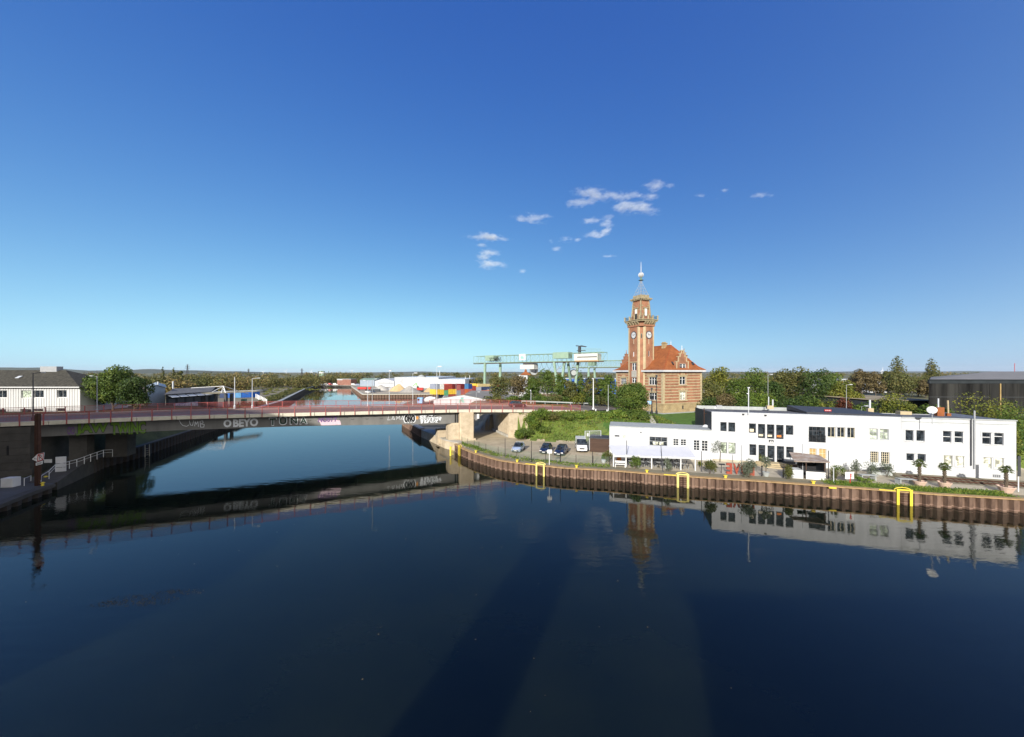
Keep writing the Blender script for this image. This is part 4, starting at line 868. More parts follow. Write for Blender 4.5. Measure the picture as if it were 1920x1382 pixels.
# --- tower
k_ = 1.3; TW = 5.3; tc0 = C0 + DL * (6.64) - DR * 1.3     # outer corner before chamfering
FTL = Fr(tc0, DL, -DR); FTR = Fr(tc0, DR, -DL); TD = 4.6
def tpt(u, r): q = tc0 + DL * u + DR * r; return (q.x, q.y)
tpoly = [tpt(k_, 0), tpt(TW, 0), tpt(TW, TD), tpt(0, TD), tpt(0, k_)]
ZT1 = CAMZ + (698 - 612) * 104 / 680                       # under the gallery
tt = MB()
th = []
for x0, y0, x1, y1 in ((1185, 681, 1193.2, 694.8), (1185, 708, 1193.2, 718)): u1, z1 = FTL.px(x0, y0); u0, z0 = FTL.px(x1, y1); th.append((u0, u1, z0, z1))
slot = []
for x0, y0, x1, y1 in ((1187.2, 660, 1189, 668.5),): u1, z1 = FTL.px(x0, y0); u0, z0 = FTL.px(x1, y1); slot.append((u0, u1, z0, z1))
slotR = []
for x0, y0, x1, y1 in ((1215.5, 658, 1217.6, 668),): u0, z1 = FTR.px(x0, y0); u1, z0 = FTR.px(x1, y1); slotR.append((u0, u1, z0, z1))
wall_holes(tt, FTL, k_, TW, ZG, ZT1, th + slot, .3); wall_holes(tt, FTR, k_, TD, ZG, ZT1, slotR, .3)
cA, cB = V((*tpt(k_, 0), 0)), V((*tpt(0, k_), 0)); FTC = Fr(cA, cB - cA, -(DL + DR))
CWd = (cB - cA).length; wall_holes(tt, FTC, 0, CWd, ZG, ZT1, [(CWd / 2 - .22, CWd / 2 + .22, ZT1 - 3.6, ZT1 - 2.0)], .2)
FTB = Fr(V((*tpt(TW, 0), 0)), DR, DL); tt.quad(FTB.p(0, 0, ZG), FTB.p(TD, 0, ZG), FTB.p(TD, 0, ZT1), FTB.p(0, 0, ZT1)); FTD = Fr(V((*tpt(0, TD), 0)), DL, DR); tt.quad(FTD.p(0, 0, ZG), FTD.p(TW, 0, ZG), FTD.p(TW, 0, ZT1), FTD.p(0, 0, ZT1))
tow = tt.build('tower', M['brick'], ho)
window(FTC, (CWd / 2 - .22, CWd / 2 + .22, ZT1 - 3.6, ZT1 - 2.0), tow, M['sand'], M['pane'], v=-.1, t=.08)
for h in th: window(FTL, h, tow, M['whitem'], M['pane'], cols=2, v=-.15, t=.1, bars=.28, mull=.62)
for h, F in [(slot[0], FTL), (slotR[0], FTR)]: window(F, h, tow, M['whitem'], M['lgrey' if F is FTL else 'pane'], v=-.1, t=.06)
pil = MB()
for F, a, b_ in ((FTC, 0.02, .48), (FTC, CWd - .48, CWd - .02), (FTL, TW - .42, TW - .01), (FTR, TD - .42, TD - .01)): pil.fbox(F, a, b_, -.01, .07, ZG + .3, ZT1)
pil.fbox(FTL, k_ + .004, k_ + .28, -.01, .066, ZG + .3, ZT1); pil.fbox(FTR, k_ + .004, k_ + .28, -.01, .066, ZG + .3, ZT1); pil.build('tower_pilasters', M['sand'], tow, kind='stuff')
sp_ = MB(); h = th[0]; sp_.fbox(FTL, h[0] - .12, h[1] + .12, -.01, .09, th[1][3] + .15, h[2] - .1); sp_.build('window_apron', M['concrete'], tow); MB().fbox(FTL, h[0] - .4, h[1] + .5, -.01, .25, h[3] + .15, h[3] + .4).build('window_hood', M['sand'], tow)
for F, x, y in ((FTL, 1188.3, 628.5), (FTR, 1216.6, 628)):
    u, z = F.px(x, y, .02)
    def disc(r0, r1, v0, v1, n=28):
        d_ = MB(); ring = [[F.p(u + math.cos(6.2832 * i / n) * r, v, z + math.sin(6.2832 * i / n) * r) for i in range(n)] for r, v in ((r0, v0), (r0, v1), (r1, v1), (r1, v0))] if r1 else [[F.p(u + math.cos(6.2832 * i / n) * r0, v, z + math.sin(6.2832 * i / n) * r0) for i in range(n)] for v in (v0, v1)]
        vs = [p for rg in ring for p in rg]; fs = []
        for a in range(len(ring) - (0 if r1 else 1)):
            b2 = (a + 1) % len(ring); fs += [(a * n + i, a * n + (i + 1) % n, b2 * n + (i + 1) % n, b2 * n + i) for i in range(n)]
        if not r1: fs.append(tuple(range(n, 2 * n)))
        d_.add(vs, fs); return d_
    fc_ = disc(.92, None, -.05, .07).build('clock_face', M['white'], tow); disc(1.12, .925, -.05, .13).build('rim', M['dgrey'], fc_)
    hd = MB()
    for a, L, w_ in ((0.08 if F is FTR else 2.9, .62, .07), (2.2 if F is FTR else .25, .42, .1)): ribbon(hd, F, [(u, z), (u + math.cos(a) * L * 1.1, z + math.sin(a) * L * 1.1)], w_ * 1.7, .085)
    hd.build('hands', M['black'], fc_)
    tk = MB()
    for i in range(12): a = i * .5236; ribbon(tk, F, [(u + math.cos(a) * .72, z + math.sin(a) * .72), (u + math.cos(a) * .82, z + math.sin(a) * .82)], .05, .078)
    tk.build('hour_marks', M['black'], fc_, kind='stuff')
    st = MB(); st.fbox(F, u - .06, u + .06, -.01, .03, z - 2.6, z - 1.15); st.build('pale_streak', M['cream'], tow)
# gallery
tcx, tcy = tpt(TW / 2, TD / 2)
def inset(e, z): return [V((*tpt(u, r), z)) for u, r in ((k_ * .6 - e, -e), (TW + e, -e), (TW + e, TD + e), (-e, TD + e), (-e, k_ * .6 - e))]
gl_ = MB(); gl_.prism([tuple(p[:2]) for p in inset(.72, 0)], ZT1 + 1.35, ZT1 + 1.75); gl_.prism([tuple(p[:2]) for p in inset(.92, 0)], ZT1 + 1.754, ZT1 + 1.95); gal = gl_.build('gallery', M['wsand'], ho)
nk = MB(); nk.prism([tuple(p[:2]) for p in inset(.25, 0)], ZT1 + .004, ZT1 + .5); nk.prism([tuple(p[:2]) for p in inset(-.02, 0)], ZT1 + .5, ZT1 + 1.34); nk.build('neck', M['brick'], gal)
def corbels(F, u0, u1, n_):
    for i in range(n_):
        u = lerp(u0, u1, i / (n_ - 1)); a = [F.p(u - .16, .02, ZT1 + .1), F.p(u - .16, .02, ZT1 + 1.345), F.p(u - .16, .74, ZT1 + 1.345), F.p(u - .16, .66, ZT1 + .95), F.p(u - .16, .3, ZT1 + .55)]
        b2 = [p + F.d * .32 for p in a]; m_ = MB(); m_.add(a + b2, [(0, 1, 2, 3, 4), (9, 8, 7, 6, 5)] + [(i2, i2 + 5, (i2 + 1) % 5 + 5, (i2 + 1) % 5) for i2 in range(5)]); m_.build('corbel', M['wsand'], gal)
corbels(FTL, k_ * .8, TW - .1, 5); corbels(FTR, k_ * .8, TD - .1, 5); corbels(FTB, .3, TD - .3, 4)
bl = MB(); ring = inset(.74, 0); zb = ZT1 + 1.955
def posts_on(a, b_, n_, skip=0):
    for i in range(n_ + 1 - skip):
        q = a.lerp(b_, i / n_); m_ = MB(); m_.box(q + V((0, 0, zb + .5)), (.34, .34, 1.0), A); m_.box(q + V((0, 0, zb + 1.06)), (.46, .46, .12), A); m_.build('gallery_post', M['wsand'], gal)
for i in range(5):
    a, b_ = ring[i], ring[(i + 1) % 5]; posts_on(a, b_, 1 if i == 4 else 3, 1)
    for hh in (.35, .65, .92): bl.tube([a + V((0, 0, zb + hh)), b_ + V((0, 0, zb + hh))], .03, 5)
    for j in range(int((b_ - a).length / .3)): q = a.lerp(b_, j * .3 / (b_ - a).length); bl.tube([q + V((0, 0, zb + .05)), q + V((0, 0, zb + .92))], .015, 4)
bl.build('gallery_railing', M['black'], gal, kind='stuff')
# upper stage, tapering
ZU0, ZU1 = ZT1 + 1.96, ZT1 + 7.6
def upoly(e, z): return [V((*tpt(u, r), z)) for u, r in ((.75 + e, .45 + e), (TW - .75 - e, .45 + e), (TW - .75 - e, TD - .45 - e), (.75 + e, TD - .45 - e))]
lo, hi = upoly(0, ZU0), upoly(.38, ZU1); us_ = MB()
for i in range(4): us_.quad(lo[i], lo[(i + 1) % 4], hi[(i + 1) % 4], hi[i])
us_.add(hi, [(0, 1, 2, 3)]); up = us_.build('upper_stage', M['brick'], ho)
ed = MB()
for i in range(4): ed.tube([lo[i], hi[i]], .26, 4, .22)
for zf in (.28, .5, .72, .7):
    for i in (0, 3): 
        a, b_ = lo[i].lerp(hi[i], zf), lo[(i + 1) % 4].lerp(hi[(i + 1) % 4], zf); d_ = (b_ - a); nn = V((-d_.y, d_.x, 0)).normalized(); nn = nn if nn.dot(a) < 0 else -nn
        ed.obb(a - nn * .1, d_ * .26, nn * .14, V((0, 0, .2))); ed.obb(a + d_ * .74 - nn * .1, d_ * .26, nn * .14, V((0, 0, .2)))
ed.build('stone_edges', M['wsand'], up, kind='stuff')
for i, (dz0, dz1) in ((0, (.05, 3.2)), (3, (1.1, 3.2))):
    a, b_ = (lo[i], lo[(i + 1) % 4]) if i == 0 else (lo[0], lo[3]); d_ = (b_ - a).normalized(); nn = V((-d_.y, d_.x, 0)); nn = nn if nn.dot(a) < 0 else -nn; F = Fr((a + b_) / 2 - nn * .22, d_, nn)
    fm = MB(); fm.fbox(F, -.62, -.42, -.1, .3, ZU0 + dz0, ZU0 + 3.3); fm.fbox(F, .42, .62, -.1, .3, ZU0 + dz0, ZU0 + 3.3); fm.fbox(F, -.85, .85, -.1, .42, ZU0 + 3.304, ZU0 + 3.6); fr_ = fm.build('door_surround' if i == 0 else 'window_surround', M['wsand'], up, kind='stuff')
    MB().fbox(F, -.41, .41, -.05, .22, ZU0 + 1.85, ZU0 + 3.29).build('window', M['whitem'], up)
    if i == 0: MB().fbox(F, -.41, .41, -.05, .23, ZU0 + .05, ZU0 + 1.84).build('door', M['black'], up)
    else: MB().fbox(F, -.41, .41, -.05, .21, ZU0 + 1.1, ZU0 + 1.84).build('window', M['whitem'], up)
cr_ = MB(); pl = [tuple(p[:2]) for p in upoly(-.35, 0)]; cr_.prism(pl, ZU1 + .3, ZU1 + .6); cr_.prism([tuple(p[:2]) for p in upoly(-.15, 0)], ZU1 + .604, ZU1 + .75)
cor = cr_.build('upper_cornice', M['wsand'], ho); cb = MB()
for i in range(4):
    a, b_ = upoly(-.12, 0)[i], upoly(-.12, 0)[(i + 1) % 4]
    for j in range(6): q = a.lerp(b_, (j + .5) / 6); cb.box(q + V((0, 0, ZU1 + .15)), (.28, .28, .29), A)
cb.build('dentils', M['wsand'], cor, kind='stuff')
pp = MB(); pp.prism([tuple(p[:2]) for p in upoly(.3, 0)], ZU1 + .754, ZU1 + 1.55); pp.build('parapet', M['wsand'], cor)
# wrought iron crown, ball and mast
base = upoly(.45, ZU1 + 1.6); ctr = sum(base, V()) / 4; ZB = ZU1 + 6.1; cw = MB()
for i in range(4):
    for k2 in range(2):
        q = base[i].lerp(base[(i + 1) % 4], k2 / 2); pts_ = []
        for j in range(9):
            t = j / 8; f = (1 - t) ** 1.15 * .98 + .05; pts_.append(V((ctr.x + (q.x - ctr.x) * f, ctr.y + (q.y - ctr.y) * f, lerp(q.z, ZB, t))))
        cw.tube(pts_, .05 if k2 == 0 else .02, 4)
        for t in (.16,):
            f = (1 - t) ** 1.15 * .98 + .05; cc_ = V((ctr.x + (q.x - ctr.x) * f, ctr.y + (q.y - ctr.y) * f, lerp(q.z, ZB, t))); d_ = (base[(i + 1) % 4] - base[i]).normalized(); r_ = .34 * (1 - t * .7)
            cw.tube([cc_ + d_ * (math.cos(a) * r_ + r_) + V((0, 0, math.sin(a) * r_)) for a in [6.28 * w_ / 9 for w_ in range(10)]], .02, 4)
for t in (.02, .22, .42, .62):
    f = (1 - t) ** 1.15 * .98 + .05; z = lerp(base[0].z, ZB, t); rg = [V((ctr.x + (q.x - ctr.x) * f, ctr.y + (q.y - ctr.y) * f, z)) for q in base]
    for i in range(4): cw.tube([rg[i], rg[(i + 1) % 4]], .03, 5)
cw.tube([ctr, (ctr.x, ctr.y, ZB + .3)], .09, 6); cwo = cw.build('iron_crown', M['grey'], ho, kind='stuff')
MB().lathe([(.75, 0), (.5, .15), (.22, .3), (.3, .6), (.16, .8)], (ctr.x, ctr.y, ZB), 8).build('weathered_collar', M['dgreen'], cwo)
zb_ = ZB + 1.55; MB().lathe([(.05, -.7)] + [(math.sin(math.pi * i / 10) * .7, -math.cos(math.pi * i / 10) * .7) for i in range(1, 10)] + [(.05, .7)], (ctr.x, ctr.y, zb_), 14).build('ball', M['grey'], cwo)
rb2 = MB()
for i in range(9): a = math.pi * i / 9; rb2.tube([(ctr.x + math.cos(a) * math.sin(t) * .73, ctr.y + math.sin(a) * math.sin(t) * .73, zb_ + math.cos(t) * .73) for t in [6.2832 * j / 20 for j in range(21)]], .03, 4)
rb2.build('ball_ribs', M['whitem'], cwo, kind='stuff')
MB().tube([(ctr.x, ctr.y, zb_ + .85), (ctr.x, ctr.y, zb_ + 3.0), (ctr.x, ctr.y, CAMZ + (698 - 488) * 104.5 / 680)], .1, 6, .04).build('flagpole', M['lgrey'], cwo)
# ornamental lamps and the stairs in front of the office
def candelabra(px, top, label):
    b_ = P(px, 775, 95); b_.z = rb_h(b_.x, b_.y); t = thing('street_lamp', label, 'street lamp', tuple(b_)); zt = P(px, top, 95).z
    MB().lathe([(.3, b_.z), (.3, b_.z + .8), (.16, b_.z + 1.1), (.1, b_.z + 2), (.07, zt - 1)], (b_.x, b_.y, 0), 8).build('column', M['black'], t)
    MB().lathe([(.05, zt - 1), (.12, zt - .9), (.28, zt - .2), (.3, zt - .15), (.08, zt)], (b_.x, b_.y, 0), 8).build('lantern', M['dgrey'], t)
    for z in (zt - 2.2, zt - 3.2): MB().obb((b_.x - .5, b_.y - .03, z), (1.0, 0, 0), (0, .06, 0), (0, 0, .06)).build('crossbar', M['black'], t)
candelabra(1222, 727, 'shorter black ornamental lamp in front of the harbour office'); candelabra(1231, 703, 'taller black ornamental lamp in front of the harbour office')
sn = thing('direction_sign', 'pale blue and white direction sign in front of the harbour office', 'sign', tuple(P(1217, 765, 92))); b_ = P(1217.5, 758, 92)
MB().obb(b_ + V((-.5, 0, -.02)), V((1.0, 0, 0)), V((0, .06, 0)), V((0, 0, .85))).build('board', M['skyblue'], sn); MB().obb(b_ + V((-.4, -.012, .1)), V((.35, 0, 0)), V((0, .01, 0)), V((0, 0, .5))).build('white_field', M['white'], sn)
zg = rb_h(b_.x, b_.y); MB().tube([(b_.x, b_.y + .1, zg - .1), (b_.x, b_.y + .1, b_.z + .9)], .05, 6).build('post', M['grey'], sn)
# ------------------------------------------------------------------ white quayside restaurant building
FW = Fr((32.7, 59.4), (.956, -.2967))                   # facade plane: u to the right along the water, v towards the water
rs = thing('white_restaurant', 'long two storey white flat roofed restaurant building on the right quay', 'building', (50, 54, 1.6))
def hp(ox, oy, k, r, F=FW): u0, z1 = F.px(ox + r[0] / k, oy + r[1] / k); u1, z0 = F.px(ox + r[2] / k, oy + r[3] / k); return (u0, u1, z0, z1)
a8 = lambda *r: hp(1280, 750, 8, r); c8 = lambda *r: hp(1480, 750, 8, r); l8 = lambda *r: hp(1120, 760, 6.857, r); r6 = lambda *r: hp(1680, 750, 6.008, r)
W = [  # hole, cols, rows, frame, pane, transom
    (a8(565, 330, 660, 470), 1, 1, 'dgrey', 'pane', 0), (a8(685, 335, 790, 478), 1, 1, 'dgrey', 'pane', 0),
    (a8(995, 350, 1100, 495), 1, 1, 'dgrey', 'pane', 0), (a8(1130, 358, 1238, 575), 1, 1, 'dgrey', 'pane', .32), (a8(1265, 365, 1375, 583), 1, 1, 'dgrey', 'pane', .32), (a8(1403, 372, 1515, 590), 1, 1, 'dgrey', 'pane', .32), (a8(1547, 378, 1660, 525), 1, 1, 'dgrey', 'pane', 0),
    (a8(570, 632, 662, 800), 1, 1, 'dgrey', 'blind', .7), (a8(690, 640, 793, 808), 1, 1, 'dgrey', 'blind', .7),
    (a8(1002, 662, 1105, 832), 1, 1, 'dgrey', 'pane', .72), (a8(1138, 672, 1240, 930), 1, 1, 'dgrey', 'pane', .78), (a8(1272, 682, 1380, 940), 1, 1, 'dgrey', 'pane', .78), (a8(1412, 690, 1522, 950), 1, 1, 'dgrey', 'pane', .78), (a8(1553, 700, 1665, 870), 1, 1, 'dgrey', 'pane', .72),
    (a8(163, 603, 257, 762), 2, 4, 'whitem', 'pane', 0), (a8(285, 610, 380, 773), 2, 4, 'whitem', 'pane', 0),
    (l8(975, 430, 1047, 522), 2, 3, 'whitem', 'pane', 0), (l8(1070, 437, 1145, 522), 2, 3, 'whitem', 'pane', 0), (l8(670, 402, 900, 528), 3, 1, 'grey', 'pane', .5), (l8(222, 382, 285, 408), 1, 1, 'grey', 'pane', 0), (l8(303, 388, 368, 425), 3, 1, 'whitem', 'blind', 0),
    (c8(292, 398, 540, 640), 4, 1, 'dgrey', 'pane', .72), (c8(575, 405, 690, 560), 2, 1, 'cream', 'pane', 0), (c8(720, 410, 835, 562), 2, 1, 'cream', 'pane', 0), (c8(870, 415, 985, 572), 2, 1, 'cream', 'pane', 0),
    (c8(1205, 430, 1325, 592), 2, 1, 'grey', 'blind', .66), (c8(1360, 435, 1490, 597), 2, 1, 'grey', 'blind', .66),
    (c8(303, 725, 408, 860), 2, 2, 'cream', 'oak', 0), (c8(447, 730, 555, 885), 2, 2, 'cream', 'oak', 0),
    (c8(1215, 772, 1338, 940), 4, 5, 'cream', 'pane', 0), (c8(1375, 780, 1502, 958), 4, 5, 'cream', 'pane', 0),
    (r6(108, 337, 205, 465), 1, 1, 'whitem', 'pane', 0), (r6(230, 340, 332, 470), 1, 1, 'whitem', 'pane', 0), (r6(530, 348, 632, 483), 1, 1, 'whitem', 'pane', .5), (r6(660, 352, 765, 488), 1, 1, 'whitem', 'pane', .5), (r6(972, 365, 1080, 505), 1, 1, 'whitem', 'pane', .6), (r6(1108, 370, 1220, 512), 1, 1, 'whitem', 'pane', .7),
    (r6(118, 600, 213, 690), 1, 1, 'whitem', 'pane', 0), (r6(243, 605, 343, 698), 1, 1, 'whitem', 'pane', 0), (r6(537, 622, 645, 745), 1, 1, 'whitem', 'pblind', 0), (r6(672, 630, 777, 755), 1, 1, 'whitem', 'pblind', 0), (r6(985, 645, 1088, 775), 1, 1, 'whitem', 'pblind', 0), (r6(1118, 652, 1222, 780), 1, 1, 'whitem', 'pblind', 0)]
UL = FW.px(1142.6, 840)[0]; UR = FW.px(1905.5, 840)[0]; DEP = 14.5; ZTOP = 9.55; ZLOW = 6.5; WDEP = 5.6
tall = [w for w in W if w[0][0] > 0]; low = [w for w in W if w[0][0] < 0]
mb = MB(); wall_holes(mb, FW, 0, UR, 1.3, ZTOP, [w[0] for w in tall], .24)
mb.quad(FW.p(UR, 0, 1.3), FW.p(UR, -DEP, 1.3), FW.p(UR, -DEP, ZTOP), FW.p(UR, 0, ZTOP)); mb.quad(FW.p(UR, -DEP, 1.3), FW.p(0, -DEP, 1.3), FW.p(0, -DEP, ZTOP - .7), FW.p(UR, -DEP, ZTOP - .7)); mb.build('wall', M['white'], rs)
mb = MB(); mb.add([FW.p(0, 0, 1.3), FW.p(0, -DEP, 1.3), FW.p(0, -DEP, ZTOP - .5), FW.p(0, 0, ZTOP)], [(0, 1, 2, 3)]); mb.build('end_wall', M['dgrey'], rs)
mb = MB(); wall_holes(mb, FW, UL, -.004, 1.3, ZLOW, [w[0] for w in low], .24)
mb.quad(FW.p(UL, -WDEP, 1.3), FW.p(UL, 0, 1.3), FW.p(UL, 0, ZLOW), FW.p(UL, -WDEP, ZLOW)); mb.quad(FW.p(-.004, -WDEP, 1.3), FW.p(UL, -WDEP, 1.3), FW.p(UL, -WDEP, ZLOW), FW.p(-.004, -WDEP, ZLOW)); mb.build('low_wing_wall', M['white'], rs)
for i, (h, c_, r_, f_, p_, ml) in enumerate(W):
    o = window(FW, h, rs, M[f_], M[p_], c_, r_, mull=ml or None, v=-.17, name='door' if i in (10, 11, 12) else 'window', bars=.05, sill=M['white'] if 21 <= i < 44 and i not in (21, ) else None)
    if f_ == 'whitem' and c_ == 1 and i >= 31:              # sash tilted open
        sh = MB(); u = h[1] - .12; sh.obb(FW.p(u, -.16, h[2] + .05), V((0, 0, h[3] - h[2] - .1)), FW.d * .05, FW.n * .26); sh.build('open_sash', M['whitem'], o)
    if i >= 22:                                             # plaster surround
        e = .14; sr = MB(); sr.fbox(FW, h[0] - e, h[1] + e, -.01, .03, h[3] + .05, h[3] + .16); sr.fbox(FW, h[0] - e - .06, h[0] - e, -.01, .028, h[2] - .1, h[3] + .16); sr.fbox(FW, h[1] + e, h[1] + e + .06, -.01, .028, h[2] - .1, h[3] + .16); sr.build('surround', M['white'], o)
# painted reflections, and things behind the panes that the photo shows
def inside(h, r0, r1, z0, z1, mat, v=-.185):
    MBx = MB(); MBx.fbox(FW, lerp(h[0], h[1], r0), lerp(h[0], h[1], r1), v, v + .004, lerp(h[2], h[3], z0), lerp(h[2], h[3], z1)); return MBx
for k, mt in ((2, 'cream'), (3, 'cream'), (4, 'cream'), (5, 'orange')):
    h = W[k][0]; inside(h, .15, .75, .12 if k > 2 else .1, .26 if k > 2 else .4, mt).build('menu_board' if k < 5 else 'orange_figure', M[mt], rs)
for k in (10, 11, 12): h = W[k][0]; inside(h, .2, .8, .2, .24, 'whitem').build('door_handle_bar', M['grey'], rs)
h = W[18][0]; inside(h, .2, .5, .1, .42, 'cream').build('painted_reflection', M['pblind'], rs); inside(h, .56, .8, .1, .42, 'cream').build('painted_reflection', M['pblind'], rs)  # two pale plates painted as reflections in the wide low-wing window
# juliet balustrade in front of the wide window
h = W[21][0]; bal = MB()
for z in (h[2] + .06, h[2] + .5, h[2] + 1.0): bal.fbox(FW, h[0] - .05, h[1] + .05, .04, .08, z, z + .045)
for i in range(22): u = lerp(h[0], h[1], i / 21); bal.fbox(FW, u - .012, u + .012, .045, .075, h[2] + .1, h[2] + 1.0)
bal.build('balustrade', M['black'], rs, kind='stuff')
h = a8(1292, 597, 1362, 650); sgn_ = MB(); sgn_.fbox(FW, h[0], h[1], .004, .05, h[2], h[3]); sg = sgn_.build('name_plate', M['black'], rs)
lg = MB(); uc, zc = (h[0] + h[1]) / 2, (h[2] + h[3]) / 2
for sg_ in (-1, 1):
    for q in (.1, .2): ribbon(lg, FW, [(uc + sg_ * q, zc - .18), (uc + sg_ * q * .6, zc + .12)], .05, .056)
lg.fbox(FW, uc - .32, uc + .32, .052, .058, zc - .2, zc - .12); lg.build('emblem', M['whitem'], sg)
# roof, parapets, roof fittings
mb = MB(); mb.prism([tuple(FW.p(u, v, 0)[:2]) for u, v in ((.05, -.3), (UR - .05, -.3), (UR - .05, -DEP + .1), (.05, -DEP + .1))], [ZTOP - .5] * 2 + [ZTOP - 1.1] * 2, [ZTOP - .12] * 2 + [ZTOP - .75] * 2); mb.build('roof', M['roofgrey'], rs)
um = FW.px(1690, 783)[0]
mb = MB(); mb.fbox(FW, .0, um, -.30, .05, ZTOP + .003, ZTOP + .10); mb.build('roof_edge', M['lgrey'], rs)
mb = MB(); mb.fbox(FW, um + .01, UR + .05, -.3, .12, ZTOP + .003, ZTOP + .14); mb.fbox(FW, um + .01, UR, .0, .05, ZTOP - .55, ZTOP - .45); mb.build('roof_edge', M['parapet'], rs)
mb = MB(); ub = UR * .47; mb.obb(FW.p(0.2, -DEP + .1, ZTOP - .74), FW.d * ub, FW.n * .3, V((0, 0, .62))); mb.build('rear_parapet', M['parapet'], rs)
mb = MB(); mb.prism([tuple(FW.p(u, v, 0)[:2]) for u, v in ((15.5, -6.2), (um - .1, -.5), (um - .1, -DEP + .5), (15.5, -DEP + .5))], ZTOP - .4, [ZTOP - .1, ZTOP + .25, ZTOP + .1, ZTOP + .35]); mb.build('raised_roof', M['dgrey'], rs)
mb = MB(); mb.fbox(FW, UL, -.01, -WDEP, .05, ZLOW + .003, ZLOW + .14); mb.build('low_wing_roof', M['parapet'], rs)
mb = MB(); mb.fbox(FW, .1, um * .62, -.03, .025, 1.3, 1.95); mb.build('plinth', M['paving'], rs)
mb = MB(); mb.fbox(FW, um - .02, um + .06, -.02, .03, 1.4, ZTOP - .02); mb.build('seam_strip', M['white'], rs)
for x, (y0, y1), r in ((847, (205, 740), .07), (884, (120, 775), .09)):
    u, z1 = FW.px(1680 + x / 6.008, 750 + y0 / 6.008, .12); _, z0 = FW.px(1680 + x / 6.008, 750 + y1 / 6.008, .12)
    MB().tube([FW.p(u, .12, z0), FW.p(u, .12, z1)], r, 8).build('downpipe' if r < .08 else 'flue', M['dgrey'] if r < .08 else M['grey'], rs)
h = r6(1088, 835, 1177, 878); mb = MB(); mb.fbox(FW, h[0], h[1], .0, .03, h[2], h[3]); g_ = mb.build('vent_grille', M['grey'], rs); mb = MB()
for i in range(4): mb.fbox(FW, lerp(h[0], h[1], i / 4) + .06, lerp(h[0], h[1], (i + 1) / 4) - .06, .031, .04, h[2] + .08, h[3] - .08)
mb.build('vent_slots', M['dgrey'], g_, kind='stuff')
for x, y in ((905, 215), (1238, 230), (2070, 475)): u, z = FW.px(1280 + x / 8, 750 + y / 8); MB().fbox(FW, u - .14, u + .14, .0, .2, z - .09, z + .09).build('floodlight', M['black'], rs)
u, z = FW.px(1120 + 560 / 6.857, 760 + 347 / 6.857); MB().fbox(FW, u - .09, u + .09, 0, .16, z - .08, z + .08).build('floodlight', M['black'], rs)
def roofthing(px, py, w, h, mat, name, label, cat, v=-8.):
    u, z = FW.px(px, py, v); t = MB(); t.fbox(FW, u - w / 2, u + w / 2, v - w * .4, v + w * .4, z, z + h); o = t.build(name, M[mat], rs); return o, u, z, v
roofthing(1348, 765.5, .9, .55, 'grey', 'roof_vent', '', ''); roofthing(1341, 766, .3, .35, 'whitem', 'roof_vent', '', '')
o, u, z, v = roofthing(1443, 766.5, 1.0, .6, 'sand', 'chimney', '', '', -11); MB().tube([FW.p(u - .15, v, z + .6), FW.p(u - .15, v, z + 2.2)], .08, 6).build('flue', M['lgrey'], o); MB().tube([FW.p(u + .5, v, z + .4), FW.p(u + .5, v, z + 1.7)], .12, 6).build('flue', M['lgrey'], o)
o, u, z, v = roofthing(1631, 775.5, .75, .9, 'sand', 'chimney', '', '', -9); MB().tube([FW.p(u, v, z + .9), FW.p(u, v, z + 2.3)], .13, 8).build('flue', M['lgrey'], o)
roofthing(1694, 777, 1.4, .5, 'sand', 'chimney', '', '', -6)
o, u, z, v = roofthing(1761, 780, .8, 1.3, 'tile', 'chimney', '', '', -4); MB().tube([FW.p(u - .1, v, z + 1.3), FW.p(u - .1, v, z + 2.6)], .09, 6).build('flue', M['lgrey'], o)
o, u, z, v = roofthing(1778, 780, .45, .4, 'tile', 'chimney', '', '', -4); MB().tube([FW.p(u, v, z + .4), FW.p(u - .05, v, z + 2.3)], .1, 6).build('flue', M['sand'], o)
def dish(px, py, r, d, label, zpost):
    c = P(px, py, d); t = thing('satellite_dish', label, 'satellite dish', tuple(c), 'satellite dishes on the white building')
    to = (-c + V((-6, 0, 22))).normalized(); m_ = MB(); pr_ = [(.02, .0), (r * .35, .02), (r * .7, .08), (r, .17), (r * .98, .15), (r * .6, .04), (.01, -.03)]; m_.lathe(pr_, (0, 0, 0), 20)
    q = to.to_track_quat('Z', 'Y').to_matrix(); m_.v = [tuple(c + q @ V((x, y, z))) for x, y, z in m_.v]; m_.build('reflector', M['lgrey' if zpost < 8 else 'whitem'], t, smooth=True)
    MB().tube([c - to * .05, c - to * .3, V((c.x - to.x * .3, c.y - to.y * .3, zpost))], .04, 6).build('mount', M['grey'], t); MB().tube([c + q @ V((0, -r, .15)), c + to * .7], .02, 5).build('feed_arm', M['grey'], t)
FE = Fr(FW.p(0, 0, 0), -FW.n, -FW.d)
dish(1323, 801.5, .48, 62.5, 'grey round satellite dish on the low wing roof', 6.6); dish(1747.5, 769, .5, 49, 'white oval satellite dish beside the brick chimney', 9.0)
c = P(1322, 805, 62.8); rp_ = MB(); rp_.tube([(c.x, c.y + .3, 6.6), (c.x, c.y + .3, 9.9)], .06, 6); rp_.obb((c.x, c.y + .25, 8.9), (.5, 0, 0), (0, .06, 0), (0, 0, .06)); tag(rp_.build('antenna_mast', M['rust']), 'rusty mast with short arm behind the satellite dish on the low wing', 'antenna')
